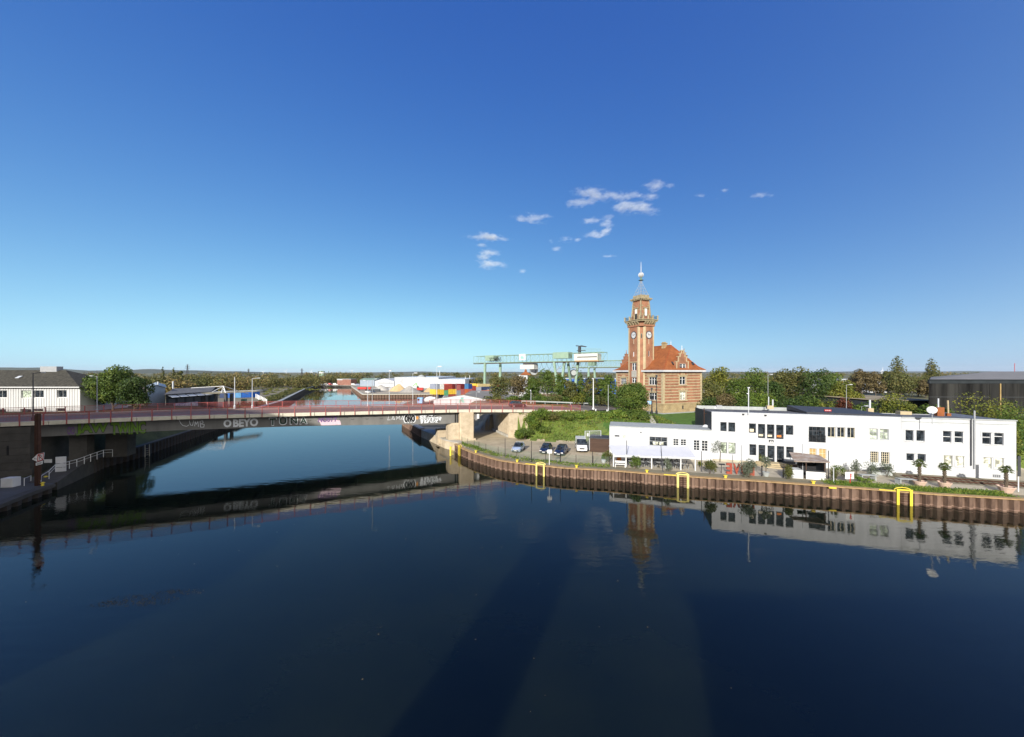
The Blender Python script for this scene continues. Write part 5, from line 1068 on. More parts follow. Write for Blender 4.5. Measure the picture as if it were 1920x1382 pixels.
for px, top, lb in ((1403.5, 727, 'pale camera mast on the front edge of the white roof'),):
    c = P(px, 774, 57.5); t = thing('camera_mast', lb, 'mast', (c.x, c.y, 9.5)); MB().tube([(c.x, c.y, 9.4), (c.x, c.y, P(px, top, 57.5).z)], .07, 6).build('pole', M['lgrey'], t); MB().box((c.x, c.y, P(px, top, 57.5).z), (.2, .3, .16)).build('camera', M['whitem'], t); MB().box((c.x - .12, c.y, P(px, 738, 57.5).z), (.3, .16, .12)).build('bracket', M['whitem'], t)
bd = P(1546, 771, 60); bn = MB(); bn.obb(bd, V((1.0, -.3, 0)) * .9, V((0, .05, 0)), V((0, 0, .28))); bo_ = bn.build('small_banner', M['red']); bw = MB(); [bw.obb(bd + V((.12 + .25 * k, -.04 - .08 * k, .07)), V((.13, -.04, 0)), V((0, .02, 0)), V((0, 0, .14))) for k in range(3)]; bw.build('white_marks', M['white'], bo_, kind='stuff'); tag(bo_, 'small red banner with white marks on the roof edge', 'banner')
vt = thing('lawn_stairs', 'narrow stair path with dark handrail down the lawn beside the harbour office', 'stairs', (28, 80, 5)); s0_, s1_ = V((33.2, 87.5, 5.7)), V((29.6, 75.0, 4.5)); N_ = 14; ss = MB()
for i in range(N_):
    a = s0_.lerp(s1_, i / N_); zz = max(rb_h(a.x, a.y), rb_h(a.x - .9, a.y)) + .03; d_ = (s1_ - s0_) / N_; m_ = MB(); m_.obb(V((a.x - .6, a.y, zz - .5)), V((1.2, 0, 0)), V((d_.x, d_.y, 0)), V((0, 0, .55))); m_.build('step', M['concrete'], vt)
m_ = MB(); hp_ = [V((lerp(s0_.x, s1_.x, i / 6) + .7, lerp(s0_.y, s1_.y, i / 6), rb_h(lerp(s0_.x, s1_.x, i / 6) + .7, lerp(s0_.y, s1_.y, i / 6)))) for i in range(7)]
for q in hp_: m_.tube([q - V((0, 0, .2)), q + V((0, 0, 1.0))], .03, 5)
m_.tube([q + V((0, 0, 1.0)) for q in hp_], .035, 5); m_.tube([q + V((0, 0, .5)) for q in hp_], .025, 5); m_.build('handrail', M['black'], vt, kind='stuff')
for i, (x, y) in enumerate(((28.2, 74.0), (31.0, 73.6))): m_ = MB(); m_.box((x, y, rb_h(x, y) + .3), (1.9, .4, 1.2), -.3); m_.build('cheek_wall', M['sand'], vt)

# ------------------------------------------------------------------ white canopy
cn = thing('white_canopy', 'long white canopy tent with slim posts on the quay in front of the low wing', 'canopy', (21, 56, 1.6))
cp0, cp1 = G(1150.6, 875.2, 1.6), G(1305, 883, 1.6); bk0, bk1 = P(1142, 834.4, 60.2), P(1290, 836.6, 58.6)
tf0, tf1 = V((cp0.x, cp0.y, 3.42)), V((cp1.x, cp1.y, 3.62)); m_ = MB(); dn = V((0, 0, -.07))
m_.add([tf0, tf1, bk1, bk0, tf0 + dn, tf1 + dn, bk1 + dn, bk0 + dn], [(0, 1, 2, 3), (7, 6, 5, 4), (0, 4, 5, 1), (1, 5, 6, 2), (2, 6, 7, 3), (3, 7, 4, 0)]); m_.build('roof_cloth', mk('white_cloth', (.66, .66, .68), .8, .06, .5), cn)
m_ = MB(); m_.obb(tf0 + V((0, -.06, -.30)), tf1 - tf0, V((0, .055, 0)), V((0, 0, .30))); m_.build('valance', M['white'], cn)
for i, f in enumerate((0.0, .158, .315, .475, .645, .825, .995)):
    q = cp0.lerp(cp1, f); MB().box((q.x, q.y + .12, 2.5), (.14, .14, 2.1)).build('post', M['whitem'], cn)
for f in (.02, .35, .68, .98): q = bk0.lerp(bk1, f); MB().box((q.x, q.y - .1, 2.75), (.12, .12, 2.4)).build('post', M['whitem'], cn)
m_ = MB()
for f in [i / 9 for i in range(10)]: a = tf0.lerp(tf1, f); b_ = bk0.lerp(bk1, f); m_.tube([a + dn * 1.8, b_ + dn * 1.8], .035, 4)
m_.build('rafters', M['whitem'], cn, kind='stuff')
# tables and chairs below it
def table_proto():
    t = thing('cafe_table', 'small round grey cafe table under the white canopy', 'table', (0, 0, 0), 'tables under the white canopy'); MB().lathe([(.4, .70), (.4, .74)], (0, 0, 0), 14).build('top', M['grey'], t); MB().lathe([(.26, 0), (.05, .05), (.04, .7)], (0, 0, 0), 8).build('pedestal', M['black'], t); return t
def chair_proto():
    t = thing('cafe_chair', 'dark slatted cafe chair under the white canopy', 'chair', (0, 0, 0), 'chairs under the white canopy'); MB().box((0, 0, .45), (.42, .42, .04)).build('seat', M['dgrey'], t); MB().box((0, .2, .68), (.42, .035, .36)).build('backrest', M['dgrey'], t)
    for x in (-.18, .18):
        for y in (-.18, .18): MB().box((x, y, .215), (.035, .035, .43)).build('leg', M['grey'], t)
    return t
tp, cpx = table_proto(), chair_proto(); rng = random.Random(8); first = True; k = 0
for i in range(9):
    for j in range(2):
        q = cp0.lerp(cp1, .26 + .08 * i); x, y = q.x + rng.uniform(-.2, .2) + j * .4, q.y + 1.2 + 1.75 * j
        if first: tp.location = (x, y, 1.62); tt_ = tp
        else: copy_tree(tp, (x, y, 1.62), 0)
        for a in (0, 2.2, 4.1):
            a += rng.uniform(-.3, .3); cx, cy = x + math.sin(a) * -.7, y + math.cos(a) * .7
            if first and k == 0: cpx.location = (cx, cy, 1.62); cpx.rotation_euler = (0, 0, a); k = 1
            else: copy_tree(cpx, (cx, cy, 1.62), a)
        first = False
# white bench at the left end
q = G(1163, 876, 1.6); bn = thing('white_bench', 'white wooden bench with slatted back at the left end of the canopy', 'bench', tuple(q))
m_ = MB(); m_.obb(q + V((-.8, 0, .42)), V((1.5, -.35, 0)), V((.12, .45, 0)), V((0, 0, .06))); m_.build('seat', M['whitem'], bn)
for z in (.62, .78): m_ = MB(); m_.obb(q + V((-.68, .45, z)), V((1.5, -.35, 0)), V((.01, .05, 0)), V((0, 0, .12))); m_.build('back_slat', M['whitem'], bn)
for f in (0.02, .93):
    for g in (0, .4): m_ = MB(); p_ = q + V((-.8, 0, 0)) + V((1.5, -.35, 0)) * f + V((.12, .45, 0)) * g * 2; m_.obb(p_, V((.08, -.02, 0)), V((.02, .07, 0)), V((0, 0, .415))); m_.build('leg', M['whitem'], bn)
q = G(1164, 868, 1.6); tag(MB().box(q + V((0, 1, .75)), (.6, .5, 1.5)).build('orange_box', M['orange']), 'orange cabinet standing behind the white bench', 'cabinet')

# ------------------------------------------------------------------ brown board shed, gate, fence
FS = Fr(G(1106.5, 847.2, 1.6), FW.d); u1, z1 = FS.px(1173, 823); u0, zt0 = FS.px(1106, 820)
sh = thing('board_shed', 'dark brown horizontal board shed beside the white van', 'shed', tuple(FS.p(1, -1, 1.6))); n_ = 12
for i in range(n_): MB().fbox(FS, 0, u1, -.06, .004 * (i % 2), lerp(1.62, zt0 - .15, i / n_), lerp(1.62, zt0 - .15, (i + 1) / n_) - .025).build('board', M['wood'], sh)
for i in range(n_): MB().fbox(FS, -.06, -.004, -3, 0, lerp(1.62, zt0 - .15, i / n_), lerp(1.62, zt0 - .15, (i + 1) / n_) - .025).build('board', M['wood'], sh)
MB().fbox(FS, .0, u1, -3, -.065, 1.62, zt0 - .2).build('core', M['dgrey'], sh); MB().fbox(FS, -.15, u1 + .15, -3.2, .15, zt0 - .14, zt0).build('roof', M['dgrey'], sh)
ga, gb = P(1097, 833, 67), P(1126.5, 824, 67.5); gt = thing('mesh_gate', 'pale galvanised mesh gate standing on the grass behind the white van', 'gate', (ga.x, ga.y, 1.6)); ztop = P(1097, 808, 67).z; zb0 = 1.7
FGt = Fr(ga, gb - ga); Lg = (V((gb.x, gb.y, 0)) - V((ga.x, ga.y, 0))).length
for u in (0, Lg * .28, Lg): MB().fbox(FGt, u - .05, u + .05, -.05, .05, zb0, ztop).build('post', M['lgrey'], gt)
m_ = MB(); m_.fbox(FGt, .05, Lg - .05, -.03, .03, ztop - .06, ztop); m_.fbox(FGt, .05, Lg - .05, -.03, .03, zb0, zb0 + .06); m_.build('rails', M['lgrey'], gt, kind='stuff')
m_ = MB()
for i in range(int(Lg / .14)): m_.fbox(FGt, i * .14 + .05, i * .14 + .068, -.01, .01, zb0 + .06, ztop - .06)
m_.build('vertical_wires', M['lgrey'], gt, kind='stuff'); u, z = FGt.px(1102, 815, .04); MB().fbox(FGt, u - .17, u + .17, .035, .05, z - .3, z + .3).build('notice', M['white'], gt)
fe = thing('wire_fence', 'dark green wire mesh fence with posts between the car park and the quay edge', 'fence', (3, 60, 1.6))
fpx = [(866, 832), (877, 836), (889, 839), (898, 842.5), (911, 847), (934, 853), (969, 859.5), (996, 862.5), (1023, 864), (1051, 867), (1080, 870), (1112, 871.5), (1143, 873)]
fp_ = [G(x, y, 1.6) for x, y in fpx]; FH = 1.35
for q in fp_: MB().box(q + V((0, 0, .7)), (.07, .07, 1.5)).build('post', M['black'], fe)
for a, b_ in zip(fp_[:-1], fp_[1:]):
    m_ = MB(); L = (b_ - a).length; F = Fr(a, b_ - a)
    for i in range(1, int(L / .16)): m_.fbox(F, i * .16 - .006, i * .16 + .006, -.006, .006, 1.66, 1.6 + FH)
    for j in range(8): m_.fbox(F, .03, L - .03, -.018, -.007, 1.66 + j * .18, 1.674 + j * .18)
    m_.build('wire_panel', M['dgreen'], fe, kind='stuff')
def slim_pole(px, yb, yt, label, mat='black', lean=0):
    q = G(px, yb, 1.6); zt = P(px, yt, q.y).z; t = thing('light_pole', label, 'pole', tuple(q), 'slim poles along the quay'); MB().tube([q - V((0, 0, .1)), V((q.x + lean, q.y, zt))], .06, 6, .045).build('pole', M[mat], t); MB().lathe([(.14, 1.6), (.14, 1.66), (.06, 1.7)], (q.x, q.y, 0), 8).build('foot', M[mat], t)
slim_pole(947, 857, 822, 'slim black pole left of the silver car'); slim_pole(996.5, 866, 827, 'slim black pole between the silver and navy cars'); slim_pole(1050.5, 868, 833, 'slim black pole in front of the navy estate car'); slim_pole(1111, 872, 846, 'slim black pole in front of the white van'); slim_pole(1175, 876, 826, 'slim black pole before the white canopy', 'dgrey'); slim_pole(1243, 884, 835, 'slim dark pole splitting the canopy front', 'dgrey', -.3)
slim_pole(1315.5, 884, 846, 'slim dark pole at the right end of the canopy', 'dgrey'); slim_pole(1390.3, 887, 835, 'slim grey pole among the red letters', 'grey'); slim_pole(1505, 890, 832, 'thin pole left of the kiosk roof', 'grey'); slim_pole(1553.5, 898, 845, 'thin pole right of the white kiosk', 'dgrey'); slim_pole(1563, 905, 876, 'short grey pole by the garden beds', 'lgrey')
def board_sign(px, yb, box, label, name, cat, bm, pm, d=None):
    q = G(px, yb, 1.6); t = thing(name, label, cat, tuple(q)); F = Fr((q.x, q.y), (1, 0)); a = P(box[0], box[3], q.y); b_ = P(box[2], box[1], q.y)
    m_ = MB(); m_.obb(V((a.x, q.y - .08, a.z)), V((b_.x - a.x, 0, 0)), V((0, .05, 0)), V((0, 0, b_.z - a.z))); bo = m_.build('board', M[bm], t); MB().tube([q - V((0, 0, .1)), (q.x, q.y, b_.z - .05)], .055, 6).build('post', M[pm], t); return t, bo, (q, a, b_)
board_sign(1030, 871.5, (1026.3, 843, 1035, 850), 'small white notice board on a white post before the navy cars', 'notice_sign', 'sign', 'whitem', 'whitem')
t, bo, (q, a, b_) = board_sign(1594, 907, (1584, 885, 1600, 898), 'white rounded board with a red rescue symbol on a red post', 'rescue_sign', 'sign', 'whitem', 'red')
m_ = MB(); F = Fr((0, q.y - .086), (1, 0)); cx = q.x; zc = (a.z + b_.z) / 2; ribbon(m_, F, [(cx, a.z + .05), (cx, zc + .15)], .13, .01); ribbon(m_, F, [(cx - .14, zc - .05), (cx + .14, zc - .05)], .08, .012); ribbon(m_, F, [(cx - .1, zc + .2), (cx + .1, zc + .2)], .12, .012); m_.build('symbol', M['red'], bo)
board_sign(1909.5, 922, (1907, 855, 1912.5, 893), 'tall dark blue panel sign on a white post at the right edge', 'panel_sign', 'sign', 'dgrey', 'whitem')
# LOVE letters seen from behind
def big_letter(ch, px, yb, wpx, hpx, label):
    q = G(px, yb, 1.6); F = Fr(q, FW.d); vs, fs = text(ch, 1., .12, .035); a = np.array(vs); lo, hi = a.min(0), a.max(0); h_ = hpx / FPX * q.y; w_ = wpx / FPX * q.y
    m_ = MB(); m_.add([F.p(-((x - lo[0]) / (hi[0] - lo[0]) - .5) * w_, w * 1.1, 1.62 + (y - lo[1]) / (hi[1] - lo[1]) * h_) for x, y, w in vs], [tuple(reversed(f)) for f in fs]); o = m_.build('red_letter', M['letter']); tag(o, label, 'letter', 'big red LOVE letters')
big_letter('E', 1367, 888.5, 9.5, 20, 'big red letter E seen from behind, left end of the word'); big_letter('V', 1381, 889.3, 11.5, 19.5, 'big red letter V seen from behind, beside the letter E'); big_letter('O', 1396, 890.5, 12, 20, 'big red letter O seen from behind, half behind the silver bush'); big_letter('L', 1409, 891.5, 9, 20, 'big red letter L hidden behind the silver bush')

# ------------------------------------------------------------------ kiosk and terrace pieces
q = G(1528, 902, 1.6); ki = thing('bar_kiosk', 'open bar kiosk with brown flat roof and white board counter', 'kiosk', tuple(q)); FK = Fr(G(1511, 898.5, 1.6), FW.d); ku = FK.px(1547.5, 890)[0]
for i in range(4): MB().fbox(FK, 0, ku, 0, .06, 1.64 + i * .27, 1.64 + i * .27 + .225).build('counter_board', M['whitem'], ki)
MB().fbox(FK, -.1, ku + .1, -.45, .12, 2.73, 2.8).build('counter_top', M['dgrey'], ki); MB().fbox(FK, 0, ku, -2.6, -2.5, 1.6, 4.05).build('back_wall', M['black'], ki)
for u in (.05, ku - .05): MB().fbox(FK, u - .05, u + .05, -.12, -.02, 2.81, 4.02).build('post', M['wood'], ki)
MB().fbox(FK, ku + .006, ku + .07, -2.6, 0, 1.6, 4.0).build('side_wall', M['dgrey'], ki)
m_ = MB(); A_ = [FK.p(-1.5, .45, 3.95), FK.p(ku + .35, .45, 4.1), FK.p(ku + .5, -2.8, 4.35), FK.p(-.9, -2.8, 4.55)]; up_ = V((0, 0, .1)); m_.add(A_ + [p + up_ for p in A_], [(3, 2, 1, 0), (4, 5, 6, 7), (0, 1, 5, 4), (1, 2, 6, 5), (2, 3, 7, 6), (3, 0, 4, 7)]); m_.build('roof', mk('rust_brown_sheet', (.27, .16, .10), .7, .3, 1.2, var2=(.42, .38, .34)), ki)
m_ = MB(); m_.fbox(FK, -1.6, -.25, -1.6, -.1, 1.6, 2.75); tag(m_.build('side_counter', M['lgrey']), 'grey metal side counter left of the kiosk', 'counter')
for (px, yb, w_, h_, mt, nm, lb) in ((1493, 884, 1.6, .9, 'wood', 'wooden_crate', 'brown wooden crate on the terrace left of the kiosk'), (1483, 876, 1.4, .8, 'dgrey', 'terrace_box', 'dark box beside the entrance steps')):
    q = G(px, yb, 1.6); tag(MB().box(q + V((0, .4, h_ / 2)), (w_, .7, h_), -.3).build(nm, M[mt]), lb, 'box')
q = FW.p(FW.px(1450, 870)[0], 0, 0); st = thing('entrance_steps', 'curved pale stone steps before the dark glass doors', 'steps', tuple(FW.p(16, 1, 1.6)))
ud0, ud1 = W[10][0][0] - .4, W[12][0][1] + .4
for i in range(3):
    m_ = MB(); ux, e = (ud0 + ud1) / 2, (ud1 - ud0) / 2; m_.prism([tuple(FW.p(ux + math.cos(a) * (e + .25 * (2 - i)), max(0.03, math.sin(a) * (2.6 - .5 * i)), 0)[:2]) for a in [math.pi * j / 12 for j in range(13)]], 1.58, 1.76 + .16 * i); m_.build('step', M['sand'], st)
q = G(1352.5, 887, 1.6); t = thing('menu_stand', 'black menu stand beside the large quay bush', 'stand', tuple(q)); MB().tube([q, q + V((0, 0, 1.2))], .04, 6).build('post', M['black'], t); MB().obb(q + V((-.4, -.1, 1.2)), V((.8, -.2, 0)), V((.05, .25, .1)), V((0, 0, .05))).build('top', M['black'], t)
for px, yb, lb in ((1428.5, 893, 'left'), (1468.5, 896, 'right')):
    q = G(px, yb, 1.6); t = thing('path_post', 'black post on the %s side of the quay terrace path' % lb, 'post', tuple(q)); MB().tube([q, q + V((0, 0, 1.35))], .07, 6).build('post', M['black'], t); MB().lathe([(.14, 2.95), (.14, 3.0), (.03, 3.1)], (q.x, q.y, 0), 8).build('cap', M['black'], t)
for i, (px, py, lb) in enumerate(((1625, 900, 'weathered grey picnic bench among the garden beds'), (1697, 908, 'low grey plank bench beside the first palm'))):
    q = G(px, py, 1.6); t = thing('picnic_bench', lb, 'bench', tuple(q)); 
    for y in (-.25, 0, .25): MB().obb(q + V((-.9, y, .7)), V((1.8, -.5, 0)), V((.05, .2, 0)), V((0, 0, .05))).build('plank', M['parapet'], t)
    for f in (-.7, .7): MB().box(q + V((f, -f * .28, .34)), (.12, .7, .68)).build('leg', M['parapet'], t)
q = G(1650, 890, 1.6); pb = thing('tilted_board', 'dark tilted cold frame lid in the garden beds', 'cold frame', tuple(q)); MB().obb(q + V((-1.2, 0, .5)), V((2.4, -.7, .45)), V((.2, .9, .1)), V((0, 0, .06))).build('lid', M['dgrey'], pb); MB().obb(q + V((-1.2, .05, 0)), V((2.3, -.7, 0)), V((.2, .8, 0)), V((0, 0, .45))).build('box', M['parapet'], pb)

# ------------------------------------------------------------------ rails in front of the right-hand section
tr = thing('railway_track', 'rusty disused railway track along the right end of the white building', 'railway track', tuple(FW.p(28, 2.5, 1.6)))
for v in (1.9, 3.35): MB().fbox(FW, um - 1, UR + 12, v - .035, v + .035, 1.64, 1.8).build('rail', M['rust'], tr)
for i in range(36): u = um - 1 + i * .65; MB().fbox(FW, u, u + .24, 1.4, 3.85, 1.58, 1.637).build('sleeper', M['wood'], tr)
gb_ = MB(); gb_.quad(FW.p(um - 3, .03, 1.612), FW.p(um - 3, 4.4, 1.612), FW.p(UR + 14, 4.4, 1.612), FW.p(UR + 14, .03, 1.612)); gb_.build('ballast', M['yard'], kind='structure')
gs = MB(); N_ = 40; edge = [(qpoint(1560 + i * 10) if 1560 + i * 10 < 1915 else None) for i in range(36)]; edge = [e for e in edge if e]
for e0, e1 in zip(edge[:-1], edge[1:]):
    c0, c1 = e0[0] - e0[2] * .25, e1[0] - e1[2] * .25; i0, i1 = c0 - e0[2] * 2.4, c1 - e1[2] * 2.4; gs.quad(c0 + V((0, 0, 1.62)), c1 + V((0, 0, 1.62)), i1 + V((0, 0, 1.62)), i0 + V((0, 0, 1.62)))
gs.build('grass_verge', M['lawn'], kind='structure')
# potted palms
def palm(px, yb, htrunk, label, seed, pw):
    q = G(px, yb, 1.62); rng = random.Random(seed); t = thing('potted_palm', label, 'palm', tuple(q), 'potted palms on the quay')
    MB().lathe([(pw * .62, 1.62), (pw * .8, 1.9), (pw, 2.22), (pw * 1.06, 2.24), (pw * 1.06, 2.34), (pw * .94, 2.34), (pw * .9, 2.2)], (q.x, q.y, 0), 18).build('pot', M['terra'], t)
    tk = MB(); z0 = 2.2; top = 2.25 + htrunk; pts_ = [(q.x + math.sin(i) * .02, q.y, lerp(z0, top, i / 6)) for i in range(7)]; tk.tube(pts_, .15, 8, .13); 
    for i in range(46): a = i * 2.4; z = lerp(z0 + .2, top, i / 46); tk.tube([(q.x + math.cos(a) * .12, q.y + math.sin(a) * .12, z), (q.x + math.cos(a) * .21, q.y + math.sin(a) * .21, z + .14)], .03, 4)
    tk.build('trunk', M['bark'], t)
    fr = MB(); c = V((q.x, q.y, top)); n_ = 26
    for i in range(n_):
        a = i * 2.4 + rng.uniform(-.2, .2); el = lerp(1.25, -.45, i / n_); L = rng.uniform(.42, .6); d_ = V((math.cos(a) * math.cos(el), math.sin(a) * math.cos(el), math.sin(el))); e = c + d_ * L * .75; fr.tube([c, e], .015, 4)
        sd_ = d_.cross(V((0, 0, 1))).normalized(); upv = sd_.cross(d_)
        for j in range(13):
            b2 = lerp(-1.45, 1.45, j / 12); r_ = d_ * math.cos(b2) + sd_ * math.sin(b2); tip = e + r_ * L * .66 * (1 - .12 * abs(b2)) - V((0, 0, .10 + .12 * rng.random())); w_ = sd_ * math.cos(b2) - d_ * math.sin(b2); md = e.lerp(tip, .45) + upv * .02
            fr.quad(e, md - w_ * .035, tip, md + w_ * .035)
    fr.build('fronds', M['palm'], t, kind='stuff')
palm(1724, 912, 2.25, 'tallest potted palm, left of three, in a round pinkish pot', 1, .62); palm(1771, 914.5, 1.95, 'potted palm with the sparsest crown, middle of three pinkish pots', 2, .62); palm(1886.5, 923, 2.1, 'potted palm in the widest pot, near the right edge', 3, .72)
# bushes and small trees on the quay
def gb(px, yb, w, h, mat, label, seed, n=900, leaf=.16, cat='bush', z=1.6, **k): q = G(px, yb, z); return bush('quay_bush' if cat == 'bush' else 'small_tree', label, q.x, q.y + w * .35, z, w, h, mat, n, leaf, seed, cat, **k)
gb(1194, 881, 1.6, 1.95, 'leaf', 'round green bush with brown tips in front of the canopy', 1); gb(1258, 885, 1.4, 2.0, 'sleaf', 'loose grey green shrub in front of the canopy', 2, 600)
gb(1336, 892, 1.9, 2.35, 'oleaf', 'big reddish green grass bush left of the red letters', 3, 1300); gb(1412, 898, 2.5, 2.5, 'sleaf', 'silvery olive bush covering the last red letter', 4, 1400)
gb(1486, 901, 1.7, 2.0, 'oleaf', 'reddish green bush left of the kiosk', 5, 1100); gb(1314, 876, .8, .9, 'yleaf', 'small yellow green plant behind the canopy corner', 6, 300)
gb(1430, 870, 1.1, 1.9, 'yleaf', 'yellow leaved shrub before the glass doors', 7, 420); gb(1133, 866, 1.2, 1.6, 'leaf', 'potted olive tree before the brown shed', 8, 520); gb(1143, 868, 1.6, 2.0, 'oleaf', 'straw coloured ornamental grass at the canopy corner', 9, 700)
for i, (px, yb, w_, h_, mt, lb) in enumerate(((1578, 893, 2.0, 1.5, 'leaf', 'green shrub at the left end of the garden beds'), (1612, 893, 1.5, 2.4, 'sleaf', 'small grey leaved tree before the blank white wall'), (1640, 897, 1.8, 2.6, 'sleaf', 'olive tree before the left cream lattice window'), (1672, 897, 1.8, 2.2, 'sleaf', 'spreading olive tree before the right cream lattice window'), (1600, 902, 1.8, 1.0, 'oleaf', 'low brownish plants behind the rescue sign'), (1630, 908, 1.8, .7, 'bgreen', 'low bright green plants in front of the picnic bench'), (1570, 903, .9, 1.6, 'oleaf', 'tall dry reed clump right of the kiosk'))): gb(px, yb, w_, h_, mt, lb, 20 + i, 520, .15)
q = G(1436, 893, 1.6); t = thing('potted_olive', 'small olive tree in a pale grey pot on the terrace', 'tree', tuple(q)); MB().lathe([(.3, 1.6), (.48, 2.2), (.42, 2.2)], (q.x, q.y, 0), 12).build('pot', M['parapet'], t); MB().tube([q + V((0, 0, .5)), q + V((.05, 0, 1.6))], .05, 6).build('trunk', M['bark'], t); link('crown', quads_mesh('crown', leaf_cloud([((0, 0, 1.7), (.6, .6, .6)), ((.2, .1, 2.2), (.45, .45, .5)), ((-.2, 0, 2.4), (.4, .4, .4))], 520, .15, 77), M['sleaf']), t)
q = G(1350, 866, 1.6); t = thing('bare_tree', 'thin leaning olive tree beside the blind windows', 'tree', tuple(q)); MB().tube([q, q + V((.1, 0, 1.5)), q + V((-.3, 0, 3.0))], .06, 6, .02).build('trunk', M['bark'], t); link('crown', quads_mesh('crown', leaf_cloud([((-.4, 0, 2.8), (.9, .7, .6)), ((-.8, 0, 2.0), (.6, .5, .5)), ((.3, 0, 2.4), (.5, .5, .4))], 420, .13, 78), M['sleaf']), t)
for px, yb in ((1133, 868.5),): q = G(px, yb, 1.6); tag(MB().lathe([(.28, 1.6), (.4, 2.1), (.35, 2.1)], (q.x, q.y + .4, 0), 12).build('flower_pot', M['lgrey']), 'pale grey pot below the potted olive tree by the shed', 'pot')
# weeds: strip along the fence, verge and slope
def scatter(name, n, fn, mat, size, seed, kind='stuff'):
    r = np.random.default_rng(seed); c = np.array([fn(r) for _ in range(n)]); nn = r.normal(size=(n, 3)); nn[:, 2] = np.abs(nn[:, 2]) * .5; nn /= np.linalg.norm(nn, axis=1)[:, None]; t = np.cross(nn, np.array([0, 0, 1.]) + r.normal(size=(n, 3)) * .3); t /= np.linalg.norm(t, axis=1)[:, None]; b2 = np.cross(nn, t); s = size * r.uniform(.5, 1.4, n)[:, None]
    v = np.stack([c - t * s * .35, c - b2 * s * .15, c + t * s * .35, c + b2 * s * .75], 1).reshape(-1, 3); o = link(name, quads_mesh(name, v, M[mat]), None, kind); return o
def along_fence(r):
    k = r.integers(0, len(fp_) - 1); q = fp_[k].lerp(fp_[k + 1], r.random()); d_, o_ = r.random() ** 2, r.normal(); c = V((-q.x, -q.y, 0)).normalized(); h_ = 1.62 + r.random() ** 2 * .55 * (1 if k < 7 else .5); return (q.x + c.x * d_ * 1.7 + o_ * .12, q.y + c.y * d_ * 1.7 + .1, h_)
scatter('weeds', 2600, along_fence, 'bgreen', .24, 3)
def verge(r):
    e = edge[r.integers(0, len(edge))]; q = e[0] - e[2] * (.2 + 2.3 * r.random()) + e[1] * r.uniform(-.4, .4); return (q.x, q.y, 1.62 + r.random() ** 2 * .3)
scatter('verge_grass', 5200, verge, 'bgreen', .16, 4)
def slope(r):
    while True:
        x = r.uniform(1.5, 36); yf, yt = interp(x, YF), interp(x, YT); y = r.uniform(yf, yt)
        if x > 18: y = r.uniform(lerp(yf, yt, .45), yt)
        t_ = (y - yf) / (yt - yf)
        if r.random() < (.35 + .65 * t_ if x < 18 else .35): return (x, y, rb_h(x, y) + r.random() ** 2 * .35)
scatter('slope_grass', 9000, slope, 'bgreen', .34, 5); scatter('dry_slope_grass', 3500, slope, 'oleaf', .34, 6)
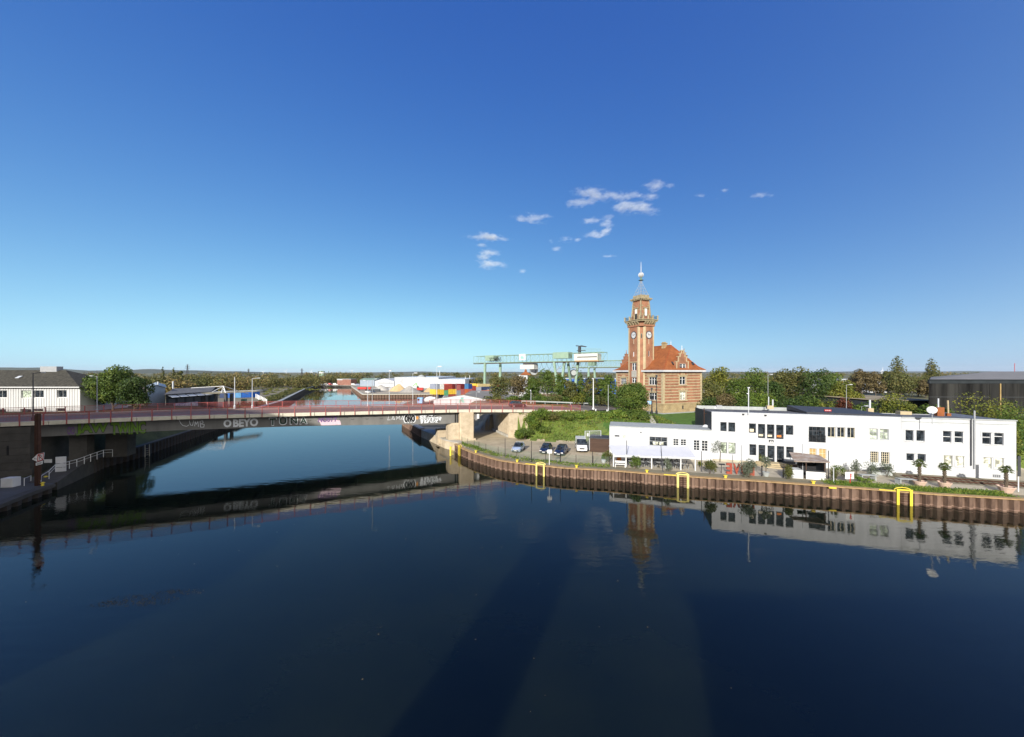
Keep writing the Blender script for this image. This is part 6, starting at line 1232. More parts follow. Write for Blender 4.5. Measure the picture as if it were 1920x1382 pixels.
# ------------------------------------------------------------------ vehicles
def car_proto(name, L=4.3, Wd=1.76, H=1.48, kind='hatch'):
    t = thing(name, 'car', 'car', (0, 0, 0)); h = Wd / 2
    def loft(st, mb):
        rings = []
        for y, w, zb, zs, wt in st: rings.append([(-w * .9, y, zb), (-w, y, zb + .16), (-w, y, zs * .72), (-wt, y, zs), (wt, y, zs), (w, y, zs * .72), (w, y, zb + .16), (w * .9, y, zb)])
        vs = [p for r_ in rings for p in r_]; k = 8; fs = [(i * k + j, (i + 1) * k + j, (i + 1) * k + (j + 1) % k, i * k + (j + 1) % k) for i in range(len(rings) - 1) for j in range(k)]
        fs += [tuple(range(k)), tuple(range((len(rings) - 1) * k + k - 1, (len(rings) - 1) * k - 1, -1))]; mb.add(vs, fs)
    f = -L / 2
    if kind == 'van':
        st = [(f, h * .86, .38, .95, h * .8), (f + .12, h * .95, .3, 1.05, h * .86), (f + .75, h, .26, 1.32, h * .92), (f + .76, h, .26, 1.32, h * .92), (L / 2 - .1, h, .28, 1.35, h * .95), (L / 2, h * .96, .34, 1.3, h * .9)]
        gh = [(f + .55, h * .90, 1.30, 1.33, h * .9), (f + 1.25, h * .90, 1.3, 2.05, h * .80), (f + 1.7, h * .96, 1.3, 2.18, h * .86), (L / 2 - .05, h * .96, 1.3, 2.18, h * .86)]
    else:
        st = [(f, h * .72, .36, .56, h * .62), (f + .10, h * .90, .24, .68, h * .78), (f + .45, h * .98, .2, .80, h * .84), (f + 1.1, h, .2, .92, h * .88), (f + 1.9, h, .2, .95, h * .92), (L / 2 - .7, h, .2, .98, h * .9), (L / 2 - .12, h * .95, .24, .94, h * .84), (L / 2, h * .86, .34, .86, h * .74)]
        e = .35 if kind == 'hatch' else .2
        gh = [(f + 1.02, h * .84, .90, .93, h * .84), (f + 1.75, h * .86, .90, H - .05, h * .70), (f + 2.1, h * .88, .90, H, h * .72), (L / 2 - e - .45, h * .88, .90, H - .03, h * .70), (L / 2 - e + .1, h * .86, .90, .97, h * .82)]
    b_ = MB(); loft(st, b_); b_.build('body', M['p_silver'], t, smooth=False)
    g = MB(); rings = []
    for y, w, z0, z1, wt in gh: rings.append([(-w, y, z0), (-wt, y, z1), (wt, y, z1), (w, y, z0)])
    vs = [p for r_ in rings for p in r_]; g.add(vs, [(i * 4 + j, (i + 1) * 4 + j, (i + 1) * 4 + j + 1, i * 4 + j + 1) for i in range(len(rings) - 1) for j in range(3)] + [(0, 1, 2, 3), tuple((len(rings) - 1) * 4 + j for j in (3, 2, 1, 0))]); g.build('windows', M['pane'], t)
    r_ = MB(); a, c = gh[1], gh[3]; k = a[4] + .012; k2 = c[4] + .012
    r_.add([(-k, a[1] + .05, a[3] + .012), (k, a[1] + .05, a[3] + .012), (gh[2][4] + .012, gh[2][1], gh[2][3] + .02), (k2, c[1], c[3] + .014), (-k2, c[1], c[3] + .014), (-gh[2][4] - .012, gh[2][1], gh[2][3] + .02)], [(0, 1, 2, 5), (5, 2, 3, 4)])
    for sgn in (-1, 1):                                     # pillars
        for p0, p1 in (((gh[0][1], gh[0][4], gh[0][3]), (a[1], a[4], a[3])), ((gh[-1][1], gh[-1][4], gh[-1][3]), (c[1], c[4], c[3])), ((gh[2][1] + .35, gh[2][1] * 0 + h * .885, .93), (gh[2][1] + .3, gh[2][4] + .01, gh[2][3]))):
            r_.tube([(sgn * (p0[1] + .01), p0[0], p0[2]), (sgn * (p1[1] + .01), p1[0], p1[2])], .04, 4)
    r_.build('roof', M['p_silver'], t)
    if kind == 'van':
        q = MB(); q.add([(-h * .97, f + 1.75, 1.3), (h * .97, f + 1.75, 1.3), (h * .97, L / 2 - .04, 1.3), (-h * .97, L / 2 - .04, 1.3), (-h * .88, f + 1.75, 2.2), (h * .88, f + 1.75, 2.2), (h * .88, L / 2 - .04, 2.2), (-h * .88, L / 2 - .04, 2.2)], [(0, 4, 7, 3), (1, 2, 6, 5), (0, 1, 5, 4), (2, 3, 7, 6), (4, 5, 6, 7)]); q.build('load_body', M['p_silver'], t)
    for sx in (-1, 1):
        for y in (f + .82, L / 2 - .82):
            w = MB(); w.lathe([(.2, -.1), (.31, -.1), (.33, -.05), (.33, .05), (.31, .1), (.2, .1)], (sx * (h - .09), y, .33), 16, ax='x'); o = w.build('wheel', M['rubber'], t); w = MB(); w.lathe([(.02, -.06), (.2, -.03), (.2, .06), (.02, .06)] if sx > 0 else [(.02, -.06), (.2, -.06), (.2, .03), (.02, .06)], (sx * (h - .05), y, .33), 12, ax='x'); w.build('rim', M['lgrey'], o)
        z = .62 if kind != 'van' else .82; MB().box((sx * h * .66, f + .03, z), (.36, .14, .15)).build('headlight', M['lamp'], t); MB().box((sx * h * .8, L / 2 - .04, .76), (.2, .1, .2)).build('tail_light', M['red'], t); MB().box((sx * (h + .08), f + 1.25, 1.0 if kind != 'van' else 1.3), (.16, .12, .12 if kind != 'van' else .28)).build('mirror', M['black'], t)
    m_ = MB(); m_.box((0, f + .0, .50 if kind != 'van' else .72), (h * .9, .10, .16 if kind != 'van' else .24)); m_.box((0, f - .0, .30), (h * 1.4, .16, .16)); m_.build('grille', M['black'], t, kind='stuff'); MB().box((0, f - .085, .42), (.5, .02, .11)).build('number_plate', M['whitem'], t)
    return t
pc, pv = car_proto('parked_car', 4.1, 1.74, 1.5), car_proto('parked_van', 4.9, 1.95, 2.2, 'van')
pcs = car_proto('parked_car', 4.6, 1.78, 1.46, 'sedan')
def recolor(t, mat):
    for c in t.children:
        if c.name.split('.')[0] in ('body', 'roof', 'load_body'): c.material_slots[0].link = 'OBJECT'; c.material_slots[0].material = M[mat]
CARS = []
def put_car(proto, px, py, z, rz, mat, label, cat='car', first=False, group='vehicles parked on the gravel', d=None, scale=None):
    q = G(px, py, z) if d is None else V(P(px, py, d)); q.z = z
    if first: o = proto; o.location = q; o.rotation_euler = (0, 0, rz); o['label'] = label; o['group'] = group
    else: o = copy_tree(proto, q, rz, label, group=group, scale=scale)
    o['category'] = cat; CARS.append((o, mat)); return o
put_car(pc, 972, 845, 1.62, R(-16), 'p_silver', 'silver blue hatchback parked alone on the gravel', first=True); put_car(pc, 1024, 847.5, 1.62, R(-18), 'p_navy', 'navy blue hatchback with the black roof, left of the estate car'); put_car(pcs, 1052.5, 850.5, 1.62, R(-20), 'p_navy', 'dark navy saloon car with pale front bumper, next to the white van', first=True)
put_car(pv, 1089.5, 843.5, 1.62, R(-6), 'p_white', 'white delivery van parked beside the brown board shed', 'van', first=True, scale=1.1)
b_ = on_bridge(970, 8.2); put_car(pc, 0, 0, b_.z - .09, math.atan2(BD.y, BD.x) + R(90), 'p_black', 'dark car driving over the bridge above the pier', group='cars on the road'); CARS[-1][0].location = (b_.x, b_.y, b_.z - .09)
q = P(1068, 752, 118); put_car(pc, 0, 0, 6.0, R(60), 'p_blue', 'blue car half hidden below the roadside trees', group='cars on the road'); CARS[-1][0].location = (q.x, q.y, rb_h(q.x, q.y) + .02)
for i, (px, d, mt, lb) in enumerate(((603, 395, 'p_white', 'white van at the left of the basin end'), (612, 398, 'p_white', 'second white van at the basin end'), (619, 400, 'p_red', 'red van at the basin end'), (629, 396, 'p_white', 'white van just left of the far brick house'), (663, 392, 'p_white', 'white van just right of the far brick house'), (672, 375, 'p_silver', 'silver van on the right side of the far basin'), (579, 395, 'p_red', 'red lorry left of the basin end'), (590, 398, 'p_white', 'white lorry left of the basin end'))):
    x = (px - CXP) / FPX * d; put_car(pv, 0, 0, 1.92, R(70 + 13 * i), mt, lb, 'van', group='vehicles parked at the far basin end'); CARS[-1][0].location = (x, d, 1.92)
for px, py, mt, lb in ((690.5, 736.5, 'p_white', 'white car on the gravel quay corner'), (698, 736, 'p_navy', 'dark car on the gravel quay corner')): q = G(px, py, 1.95); put_car(pc, 0, 0, 1.95, R(80), mt, lb, group='cars on the gravel quay'); CARS[-1][0].location = q
for o, mt in CARS: recolor(o, mt)
# pale blue concrete truck behind the bridge
q = P(793, 760, 150); q.z = 2.6; tk = thing('concrete_mixer', 'light blue and white mixer lorry behind the bridge railing', 'lorry', tuple(q))
MB().box(q + V((-1.0, 0, 1.9)), (2.0, 2.4, 2.3)).build('cab', M['skyblue'], tk); MB().box(q + V((1.8, 0, .95)), (7.5, 2.3, .4)).build('chassis', M['dgrey'], tk); MB().box(q + V((-1.5, -1.22, 2.3)), (.8, .05, .8)).build('side_window', M['pane'], tk); MB().box(q + V((-2.02, 0, 2.3)), (.05, 2.0, .9)).build('windscreen', M['pane'], tk)
m_ = MB(); m_.lathe([(.4, -2.3), (.9, -1.9), (1.2, -.4), (1.15, .4), (.6, 2.0), (.5, 2.3)], (0, 0, 0), 16, ax='x'); m_.v = [(x + q.x + 2.9, y + q.y, z + q.z + 2.3 + x * .14) for x, y, z in m_.v]; m_.build('drum', M['whitem'], tk)
for x in (-1.2, 2.6, 4.0):
    for y in (-1.05, 1.05): m_ = MB(); m_.lathe([(.2, -.14), (.5, -.14), (.5, .14), (.2, .14)], q + V((x, y, .52)), 12, ax='y'); m_.build('wheel', M['rubber'], tk)

# ------------------------------------------------------------------ left bank foreground
q = G(68, 911, 1.0); dp = thing('mooring_dolphin', 'tall rusty steel pile with square section on the left quay', 'pile', tuple(q)); wd = .40; zt = P(68, 776, q.y).z
m_ = MB(); m_.box((q.x, q.y + .2, (zt + .0) / 2), (wd, .32, zt)); m_.build('post', M['rust'], dp); m_ = MB()
for x in (-.28, 0, .28): m_.box((q.x + x * wd, q.y - .05, zt / 2), (.06, .08, zt - .3))
m_.build('flanges', M['rust'], dp, kind='stuff')
sg = thing('berthing_sign', 'white arrow shaped no berthing sign with crossed out letter on the rusty pile', 'sign', tuple(P(75, 860, q.y - .25))); dd = q.y - .3; Fq = Fr((0, dd), (1, .10))
pp_ = lambda x, y, v=0: Fq.p(*[Fq.px(x, y, v)[0]], v, Fq.px(x, y, v)[1])
m_ = MB(); A_ = [(60, 861), (70, 851.5), (82.5, 848.5), (81.3, 862.5), (69.5, 866)]; m_.add([pp_(x, y) for x, y in A_] + [pp_(x, y) - Fq.n * .05 for x, y in A_], [(0, 1, 2, 3, 4), (9, 8, 7, 6, 5)] + [(i, i + 5, (i + 1) % 5 + 5, (i + 1) % 5) for i in range(5)]); bo = m_.build('board', M['whitem'], sg)
m_ = MB(); Q = [Fq.px(x, y, .02) for x, y in ((71, 852.6), (81, 849.8), (80.2, 862), (70.3, 865))]; ribbon(m_, Fq, Q + [Q[0]], .085, .008); ribbon(m_, Fq, [Q[0], Q[2]], .085, .014); m_.build('red_border', M['red'], bo); m_ = MB(); fit_text(m_, Fq, .010, 'P', 73.6, 853, 78, 862); m_.build('letter', M['black'], bo); m_ = MB(); fit_text(m_, Fq, .010, '20 m', 63.5, 858.5, 68.5, 861.5); m_.build('distance', M['dgrey'], bo)
m_ = MB(); A_ = [(67, 867.8), (80, 864), (79, 870), (67, 873.3)]; m_.add([pp_(x, y) for x, y in A_] + [pp_(x, y) - Fq.n * .05 for x, y in A_], [(0, 1, 2, 3), (7, 6, 5, 4)] + [(i, i + 4, (i + 1) % 4 + 4, (i + 1) % 4) for i in range(4)]); b2 = m_.build('lower_board', M['whitem'], sg); m_ = MB(); ribbon(m_, Fq, [Fq.px(69, 869.6, .01), Fq.px(78, 867, .01)], .05, .006); ribbon(m_, Fq, [Fq.px(69, 871.5, .01), Fq.px(77, 869, .01)], .05, .006); m_.build('text_lines', M['dgrey'], b2, kind='stuff')
def lbox(px0, py0, px1, py1, d, name, label, cat, mat, dep=.5, rz=.12):
    a, b_ = P(px0, py1, d), P(px1, py0, d); t = thing(name, label, cat, tuple(a)); F = Fr(a, (1, rz)); w = (b_.x - a.x); m_ = MB(); m_.fbox(F, 0, w, -dep, 0, a.z, b_.z); o = m_.build('casing', M[mat], t); m_ = MB(); m_.fbox(F, w * .08, w * .92, .002, .02, a.z + .08, b_.z - .08); m_.build('panel', M[mat], t); return F, w, a, b_, t
lbox(1, 897.5, 20.5, 914.5, 47.4, 'white_cabinet', 'pale white service cabinet at the foot of the left abutment', 'cabinet', 'whitem', .9)
F, w, a, b_, t = lbox(104, 857, 118.5, 885, 52.5, 'notice_board', 'tall white three panel notice board on the ramp railing', 'notice board', 'whitem', .08, .35)
m_ = MB()
for f in (.28, .55): m_.fbox(F, 0, w, .021, .03, lerp(a.z, b_.z, f), lerp(a.z, b_.z, f) + .05)
m_.build('panel_joint', M['dgrey'], t, kind='stuff')
lbox(82.5, 861.5, 95, 868, 54.5, 'name_board', 'small pale board on the railing behind the rusty pile', 'sign', 'whitem', .06)
hr = thing('handrail', 'white tubular handrail rising along the ramp on the left bank', 'handrail', (-64, 54, 1)); rpts = [(92, 893, 52), (104, 880, 53), (118, 877, 54), (130, 874, 55), (144, 870.5, 56), (158, 865.5, 57), (170, 861, 58), (182, 857, 59), (194, 853, 60), (211, 852, 61.5)]
rpts = [(x, y, d - 1.6) for x, y, d in rpts]; R_ = [P(x, y - 9 - (i == 0) * 1, d) for i, (x, y, d) in enumerate(rpts)]; B_ = [P(x, y + 1, d) for x, y, d in rpts]
m_ = MB(); m_.tube([P(77, 903, 48.5), P(77.5, 892, 48.8)] + R_, .035, 5); m_.build('rail', M['whitem'], hr); m_ = MB(); m_.tube([r_.lerp(b2, .5) for r_, b2 in zip(R_, B_)], .025, 5); m_.build('rail', M['whitem'], hr)
for r_, b2 in zip(R_, B_): MB().tube([b2 - V((0, 0, .3)), r_], .04, 5).build('post', M['whitem'], hr)
hr2 = thing('handrail', 'short white handrail between the cabinet and the rusty pile', 'handrail', tuple(P(46, 910, 50))); a, b_, c = P(45.5, 911, 48), P(45.5, 897, 48), P(58, 892, 50); m_ = MB(); m_.tube([a, b_, c, c - V((0, 0, 1.1))], .04, 5); m_.build('rail', M['whitem'], hr2)
for px, py, lb in ((80, 911, 'by the rusty pile'), (86, 899, 'on the steps below the notice board')): q = G(px, py, 1.02); t = thing('mooring_bollard', 'small yellow bollard on the left quay ' + lb, 'bollard', tuple(q)); MB().lathe([(.16, q.z), (.13, q.z + .3), (.12, q.z + .35)], (q.x, q.y, 0), 10).build('post', M['yellow'], t); MB().lathe([(.2, q.z + .354), (.24, q.z + .4), (.1, q.z + .5)], (q.x, q.y, 0), 10).build('cap', M['yellow'], t)
c = P(270, 851, 69.2); t = thing('quay_ladder', 'pale yellow ladder on the shaded sheet pile wall under the bridge', 'ladder', (c.x, c.y, 0), 'yellow ladders on the quay walls')
for s_ in (-.3, .3): MB().obb((c.x + .55 + s_ * .4, c.y + s_ - .06, -.4), (.1, 0, 0), (0, .12, 0), (0, 0, 2.7)).build('stile', M['cream'], t)
for z in (.3, .7, 1.1, 1.5): MB().obb((c.x + .42, c.y - .28, z), (.22, .56, 0), (.04, -.02, 0), (0, 0, .05)).build('rung', M['cream'], t)

# ------------------------------------------------------------------ left house and depot beyond the bridge
FH_ = Fr((-126 - 12, 88), (1, 0)); hx1 = (150 - CXP) / FPX * 88; u1 = hx1 - FH_.o.x; ze = P(0, 724.5, 88).z; zg = 6.4
hh = thing('white_house', 'white ribbed clad house with brown hipped tile roof on the left', 'house', (hx1 - 10, 92, zg))
hol = []
for x0, y0, x1, y1 in ((-9, 732, 13, 746), (40, 732, 59, 746.5), (63, 732, 82, 745.8), (107, 731.5, 125, 745.5), (-9, 767, 11, 773), (38, 767, 59, 773), (61, 766.5, 81, 772), (105, 765.5, 123, 772)): a, z1 = FH_.px(x0, y0); b_, z0 = FH_.px(x1, y1); hol.append((a, b_, z0, z1))
m_ = MB(); wall_holes(m_, FH_, 0, u1, zg - 1, ze, hol, .35); m_.quad(FH_.p(u1, 0, zg - 1), FH_.p(u1, -11, zg - 1), FH_.p(u1, -11, ze), FH_.p(u1, 0, ze)); m_.quad(FH_.p(u1, -11, zg - 1), FH_.p(0, -11, zg - 1), FH_.p(0, -11, ze), FH_.p(u1, -11, ze)); m_.build('wall', M['cladding'], hh)
rb = MB()
for i in range(int(u1 / .62)):
    u = .1 + i * .62; segs = [(zg - 1, ze - .05)]
    for a, b_, z0, z1 in hol:
        if a - .18 < u < b_ + .1: segs = [s_ for p, q_ in segs for s_ in ((p, min(q_, z0 - .12)), (max(p, z1 + .12), q_)) if s_[1] - s_[0] > .1]
    for p, q_ in segs: rb.fbox(FH_, u, u + .2, .002, .07, p, q_)
rb.build('cladding_ribs', M['cladding'], hh, kind='stuff')
for i, h in enumerate(hol): window(FH_, h, hh, M['whitem'] if i < 4 else M['cream'], M['blind' if i == 1 else 'pane'], 2 if i < 4 else 1, 1, v=-.25, t=.1, sill=M['whitem'] if i < 4 else None)
zr = P(100, 693.8, 93.5).z; o1, o2 = FH_.p(-.6, .7, ze - .1), FH_.p(u1 + .7, .7, ze - .1); o3, o4 = FH_.p(u1 + .7, -11.7, ze - .1), FH_.p(-.6, -11.7, ze - .1); r1, r2 = FH_.p(5, -5.5, zr), FH_.p((123 - CXP) / FPX * 93.5 - FH_.o.x, -5.5, zr)
m_ = MB(); m_.quad(o1, o2, r2, r1); m_.tri(o2, o3, r2); m_.quad(o3, o4, r1, r2); m_.tri(o4, o1, r1); m_.quad(o4, o3, o2, o1); rf = m_.build('roof', M['dtile'], hh)
m_ = MB(); m_.fbox(FH_, -.6, u1 + .7, .64, .8, ze - .28, ze - .08); m_.build('gutter', M['whitem'], hh)
c = FH_.p((97 - CXP) / FPX * 93.5 - FH_.o.x, -5.5, zr - .6); MB().obb(c + V((-2.1, -.7, 0)), V((4.2, 0, 0)), V((0, 1.4, 0)), V((0, 0, 1.5))).build('chimney', M['grey'], rf)
c = FH_.p((26 - CXP) / FPX * 90 - FH_.o.x, -2.2, lerp(ze, zr, .48)); MB().obb(c, V((.9, 0, 0)), V((0, .8, .5)), V((0, -.06, .1))).build('skylight', M['lgrey'], rf)
def shed(label, name, corners, zg, ze, zr, wall, roof, ridge_along=0, over=.4, cat='building', extra=None):
    a, b_, c, d = [V((*p, 0)) for p in corners]; t = thing(name, label, cat, (a.x, a.y, zg)); m_ = MB(); Z = lambda p, z: V((p.x, p.y, z))
    if ridge_along == 0: m1, m2 = (a + d) / 2, (b_ + c) / 2; ends = ((d, a, m1), (b_, c, m2))
    else: m1, m2 = (a + b_) / 2, (d + c) / 2; ends = ((a, b_, m1), (c, d, m2))
    for p, q_ in ((a, b_), (b_, c), (c, d), (d, a)): m_.quad(Z(p, zg), Z(q_, zg), Z(q_, ze), Z(p, ze))
    for p, q_, mm in ends: m_.tri(Z(p, ze), Z(q_, ze), Z(mm, zr))
    m_.build('wall', M[wall], t); r_ = MB(); dd = (m2 - m1).normalized() * over; up = .06
    sides = ((a, b_), (d, c)) if ridge_along == 0 else ((a, d), (b_, c))
    for p, q_ in sides:
        e = ((p + q_) / 2 - (m1 + m2) / 2).normalized() * over; dz = (zr - ze) / max(.1, ((p + q_) / 2 - (m1 + m2) / 2).length) * over
        A1 = [Z(p, ze) + e - dd, Z(q_, ze) + e + dd, Z(m2, zr) + dd, Z(m1, zr) - dd]; A1[0].z -= dz; A1[1].z -= dz; A1 = [v_ + V((0, 0, up)) for v_ in A1]
        r_.add(A1 + [v_ + V((0, 0, .12)) for v_ in A1], [(0, 1, 2, 3), (7, 6, 5, 4), (0, 4, 5, 1), (1, 5, 6, 2), (2, 6, 7, 3), (3, 7, 4, 0)])
    r_.build('roof', M[roof], t); return t
def X(px, d): return (px - CXP) / FPX * d
shed('pale blue grey gabled warehouse behind the large left tree', 'warehouse', [(X(277, 112), 112), (X(310, 118), 118), (X(308, 146), 146), (X(277, 140), 140)], 3, P(300, 726, 116).z - .2, P(310, 722, 120).z + .1, 'wgrey', 'wgrey', 1)
sA, sB = (X(311, 112), 112), (X(394, 128), 128); shd = shed('dark slate clad depot hall with sloping awnings and a white banner', 'depot_hall', [sA, sB, (sB[0] - 12, sB[1] + 18), (sA[0] - 14, sA[1] + 22)], 3, P(320, 740, 112).z, P(350, 728, 128).z, 'dwall', 'roofgrey', 0, .6)
FD = Fr(sA, (sB[0] - sA[0], sB[1] - sA[1])); LD = math.dist(sA, sB); zaw = P(320, 741, 113).z
for i in range(5): u0, u1_ = LD * (.04 + .19 * i), LD * (.04 + .19 * i + .16); m_ = MB(); A_ = [FD.p(u0, .02, zaw - .1), FD.p(u1_, .02, zaw - .1), FD.p(u1_, 1.5, zaw - .75), FD.p(u0, 1.5, zaw - .75)]; m_.add(A_ + [p + V((0, 0, .08)) for p in A_], [(3, 2, 1, 0), (4, 5, 6, 7), (0, 1, 5, 4), (1, 2, 6, 5), (2, 3, 7, 6), (3, 0, 4, 7)]); m_.build('awning', M['lgrey'], shd); MB().fbox(FD, u0 + .2, u1_ - .2, .01, .05, 3.1, zaw - 1.2).build('dock_gate', M['dgrey'], shd)
for f in (.05, .4, .72): q_ = FD.p(LD * f, -9, 0); MB().tube([(q_.x, q_.y, 9), (q_.x, q_.y, 13.0)], .22, 8).build('vent_pipe', M['lgrey'], shd)
bn = thing('advert_banner', 'white and purple advertising banner on the depot hall', 'banner', tuple(FD.p(LD * .3, .5, 4))); u0, z1 = FD.px(326, 755, .3); u1_, z0 = FD.px(371, 767, .3); z1 = P(326, 757, FD.p(u0, .3, 0).y).z
M['banner'] = mk('purple_print', (.16, .13, .34), .6, .3, .8, var2=(.62, .60, .68)); MB().fbox(FD, u0, u1_, .25, .3, z1 - 2.0, z1).build('cloth', M['banner'], bn); m_ = MB(); fit_text(m_, FD, .31, 'LAGER  VERKAUF', 331, 759, 367, 764); m_.build('lettering', M['white'], bn)
dk = thing('loading_canopy', 'flat white edged loading canopy on dark posts beside the depot hall', 'canopy', (X(400, 126), 126, 3)); zc_ = P(400, 736, 126).z
m_ = MB(); m_.prism([(X(376, 124), 124), (X(482, 140), 140), (X(482, 140) - 2, 146), (X(376, 124) - 3, 132)], zc_ - .55, zc_); m_.build('roof', M['cream'], dk)
for px, d in ((383, 125), (402, 128), (421, 130), (432, 132)): q_ = V((X(px, d), d, 0)); MB().box((q_.x, q_.y + .6, (zc_ + 2.4) / 2 - .3), (.8, .8, zc_ - 3.1)).build('post', M['dgrey'], dk)
af = thing('cable_mast', 'white A frame mast with stay rods over the loading canopy', 'mast', (X(419, 128), 128, zc_)); tp_ = P(419, 724, 130); m_ = MB()
for px in (415, 423): m_.tube([P(px, 737, 129), tp_], .16, 6)
m_.tube([P(416.5, 731, 129.5), P(421.5, 731, 129.5)], .12, 5); m_.build('frame', M['whitem'], af); m_ = MB()
for px, py, d in ((466, 739, 138), (358, 727.5, 126), (398, 735, 126)): m_.tube([tp_, P(px, py, d)], .11, 5)
m_.build('stay_rod', M['whitem'], af, kind='stuff')
q = P(457.5, 765, 147); tag(MB().box((q.x, q.y, 3.9), (1.5, 1.2, 2.8)).build('switch_cabinet', M['dgreen']), 'dark green switch cabinet behind the far railing', 'cabinet')
wf = thing('white_picket_screen', 'row of white boards on the left basin edge', 'fence', (X(495, 165), 165, 2.6))
for i in range(9): d = 188 - i * 4.6; q_ = V((X(480 + i * 2.5, d), d, 2.6)); MB().box((q_.x, q_.y, 3.7), (.36, .15, 2.4)).build('board', M['whitem'], wf)
# blue stacked containers on the left yard
ctn = 0
def container(px0, px1, d0, d1, z0, mat, label, h=2.6, group='containers on the left yard', lying=True):
    a, b_ = V((X(px0, d0), d0, z0)), V((X(px1, d1), d1, z0)); dr = (b_ - a); nn = V((-dr.y, dr.x, 0)).normalized() * 2.44; t = thing('shipping_container', label, 'container', tuple(a), group)
    m_ = MB(); m_.obb(a, dr, nn, V((0, 0, h))); m_.build('body', M[mat], t); m_ = MB(); L = dr.length; k = max(3, int(L / .5)); u_ = dr.normalized(); o_ = nn.normalized()
    for i in range(k): m_.obb(a + u_ * (L * (i + .2) / k) - o_ * .05 + V((0, 0, .15)), u_ * (L * .5 / k), o_ * .048, V((0, 0, h - .3)))
    m_.build('ribs', M[mat], t, kind='stuff'); return t, a, dr, nn
for i, (p0, p1, d0, d1, mt, lb) in enumerate(((412, 424, 190, 190, 'c_navy', 'dark blue container at the left end of the blue row'), (425, 439, 190, 191, 'blue', 'faded blue container second in the blue row'), (440, 452, 191, 192, 'c_blue', 'mid blue container in the centre of the blue row'), (453, 470, 192, 194, 'blue', 'bright blue container fourth in the blue row'), (471, 487, 194, 198, 'blue', 'bright blue container at the right end of the blue row'))): container(p0, p1, d0, d1, 2.65 + (i == 4) * 0, mt, lb, h=3.6)
# ------------------------------------------------------------------ container terminal, halls and cranes across the road
lgA, lgB = (X(813, 118), 118), (X(929, 110), 110)
lh = shed('white low gabled hall with a green emblem behind the bridge', 'storage_hall', [lgA, lgB, (lgB[0] + 8, lgB[1] + 24), (lgA[0] + 8, lgA[1] + 24)], 2.7, 7.2, P(866, 741, 114).z, 'white', 'rbeige', 1, .1)
FLh = Fr(lgA, (lgB[0] - lgA[0], lgB[1] - lgA[1]))
em = MB()
def erect(x0, y0, x1, y1, mb=None, v=.03):
    u0, z1 = FLh.px(x0, y0, v); u1, z0 = FLh.px(x1, y1, v); (mb or em).fbox(FLh, u0, u1, 0, v, z0, z1)
for r in ((863.5, 746.5, 869, 748), (862, 748.8, 868.5, 750.2), (861, 751, 870, 752.5), (860.5, 753.2, 864, 754.6), (866.5, 753.2, 870.5, 754.6)): erect(*r)
em.build('emblem', M['teal'], lh, kind='stuff'); m_ = MB(); fit_text(m_, FLh, .02, 'HAFEN', 863, 744.3, 870, 745.9); m_.build('small_lettering', M['dgrey'], lh)
shed('grey flat warehouse with pale fascia behind the emblem hall', 'warehouse', [(X(874, 140), 140), (X(922, 136), 136), (X(922, 136) + 3, 158), (X(874, 140) + 3, 158)], 2.7, P(895, 737, 138).z - .4, P(895, 735, 138).z - .2, 'parapet', 'rbeige', 0, .3)
EV, NV = V((.75, .66, 0)), V((.66, -.75, 0)); p0 = V((X(816.5, 186), 186, 0)); GRP = 'stacked containers in the terminal'; ORD = ['first', 'second', 'third', 'fourth', 'fifth', 'sixth', 'seventh', 'eighth', 'ninth', 'tenth', 'eleventh']
CN = dict(c_red='red', c_maroon='maroon', c_yellow='yellow', c_blue='light blue', c_white='white', c_grey='grey', c_orange='orange red', c_green='green', c_pink='faded red', c_navy='navy', c_dblue='dark blue')
cols = [['c_yellow', 'c_grey'], ['c_yellow', 'c_white'], ['c_grey', 'c_green', 'c_red'], ['c_red', 'c_yellow', 'c_red'], ['c_red', 'c_yellow', 'c_maroon'], ['c_red', 'c_grey', 'c_pink'], ['c_orange', 'c_pink', 'c_maroon'], ['c_orange', 'c_orange', 'c_blue'], ['c_grey', 'c_red', 'c_pink', 'c_dblue'], ['c_red', 'c_yellow', 'c_red'], ['c_yellow', 'c_yellow', 'c_yellow']]
zb_ = [P(820, 745.5, 186).z - .1, P(824, 745.5, 187).z - .1]
for i, cl_ in enumerate(cols):
    b_ = p0 + EV * (2.56 * i); hh_ = 2.75; ztop = [720, 720.5, 722, 720, 720, 722.5, 720, 720, 720, 723.5, 719.5][i]; zt = P(816 + 7 * i, ztop, b_.y).z; n_ = len(cl_)
    for j, mt in enumerate(cl_):
        z1 = zt - (n_ - 1 - j) * hh_; z0 = z1 - hh_ + .05; L = 6.0
        lv = ('lower', 'upper') if n_ == 2 else ('lowest', 'middle', 'top') if n_ == 3 else ('lowest', 'second', 'third', 'top')
        t = thing('shipping_container', '%s container, %s in the %s stack from the left' % (CN[mt], lv[j], ORD[i]), 'container', tuple(b_ + V((0, 0, z0))), GRP)
        o_ = b_ + V((0, 0, z0)); MB().obb(o_, EV * 2.44, -NV * L, V((0, 0, z1 - z0))).build('body', M[mt], t)
        d_ = MB(); H_ = z1 - z0
        for f in (.04, .49, .51, .96): d_.obb(o_ + EV * (2.44 * f - .04) + V((0, 0, .1)), EV * .08, NV * .07, V((0, 0, H_ - .2)))
        for f in (.2, .34, .64, .8): d_.obb(o_ + EV * (2.44 * f) + V((0, 0, .1)), EV * .05, NV * .1, V((0, 0, H_ - .2)))
        d_.obb(o_, EV * 2.44, NV * .06, V((0, 0, .14))); d_.obb(o_ + V((0, 0, H_ - .14)), EV * 2.44, NV * .06, V((0, 0, .14))); d_.build('door_bars', M[mt], t, kind='stuff')
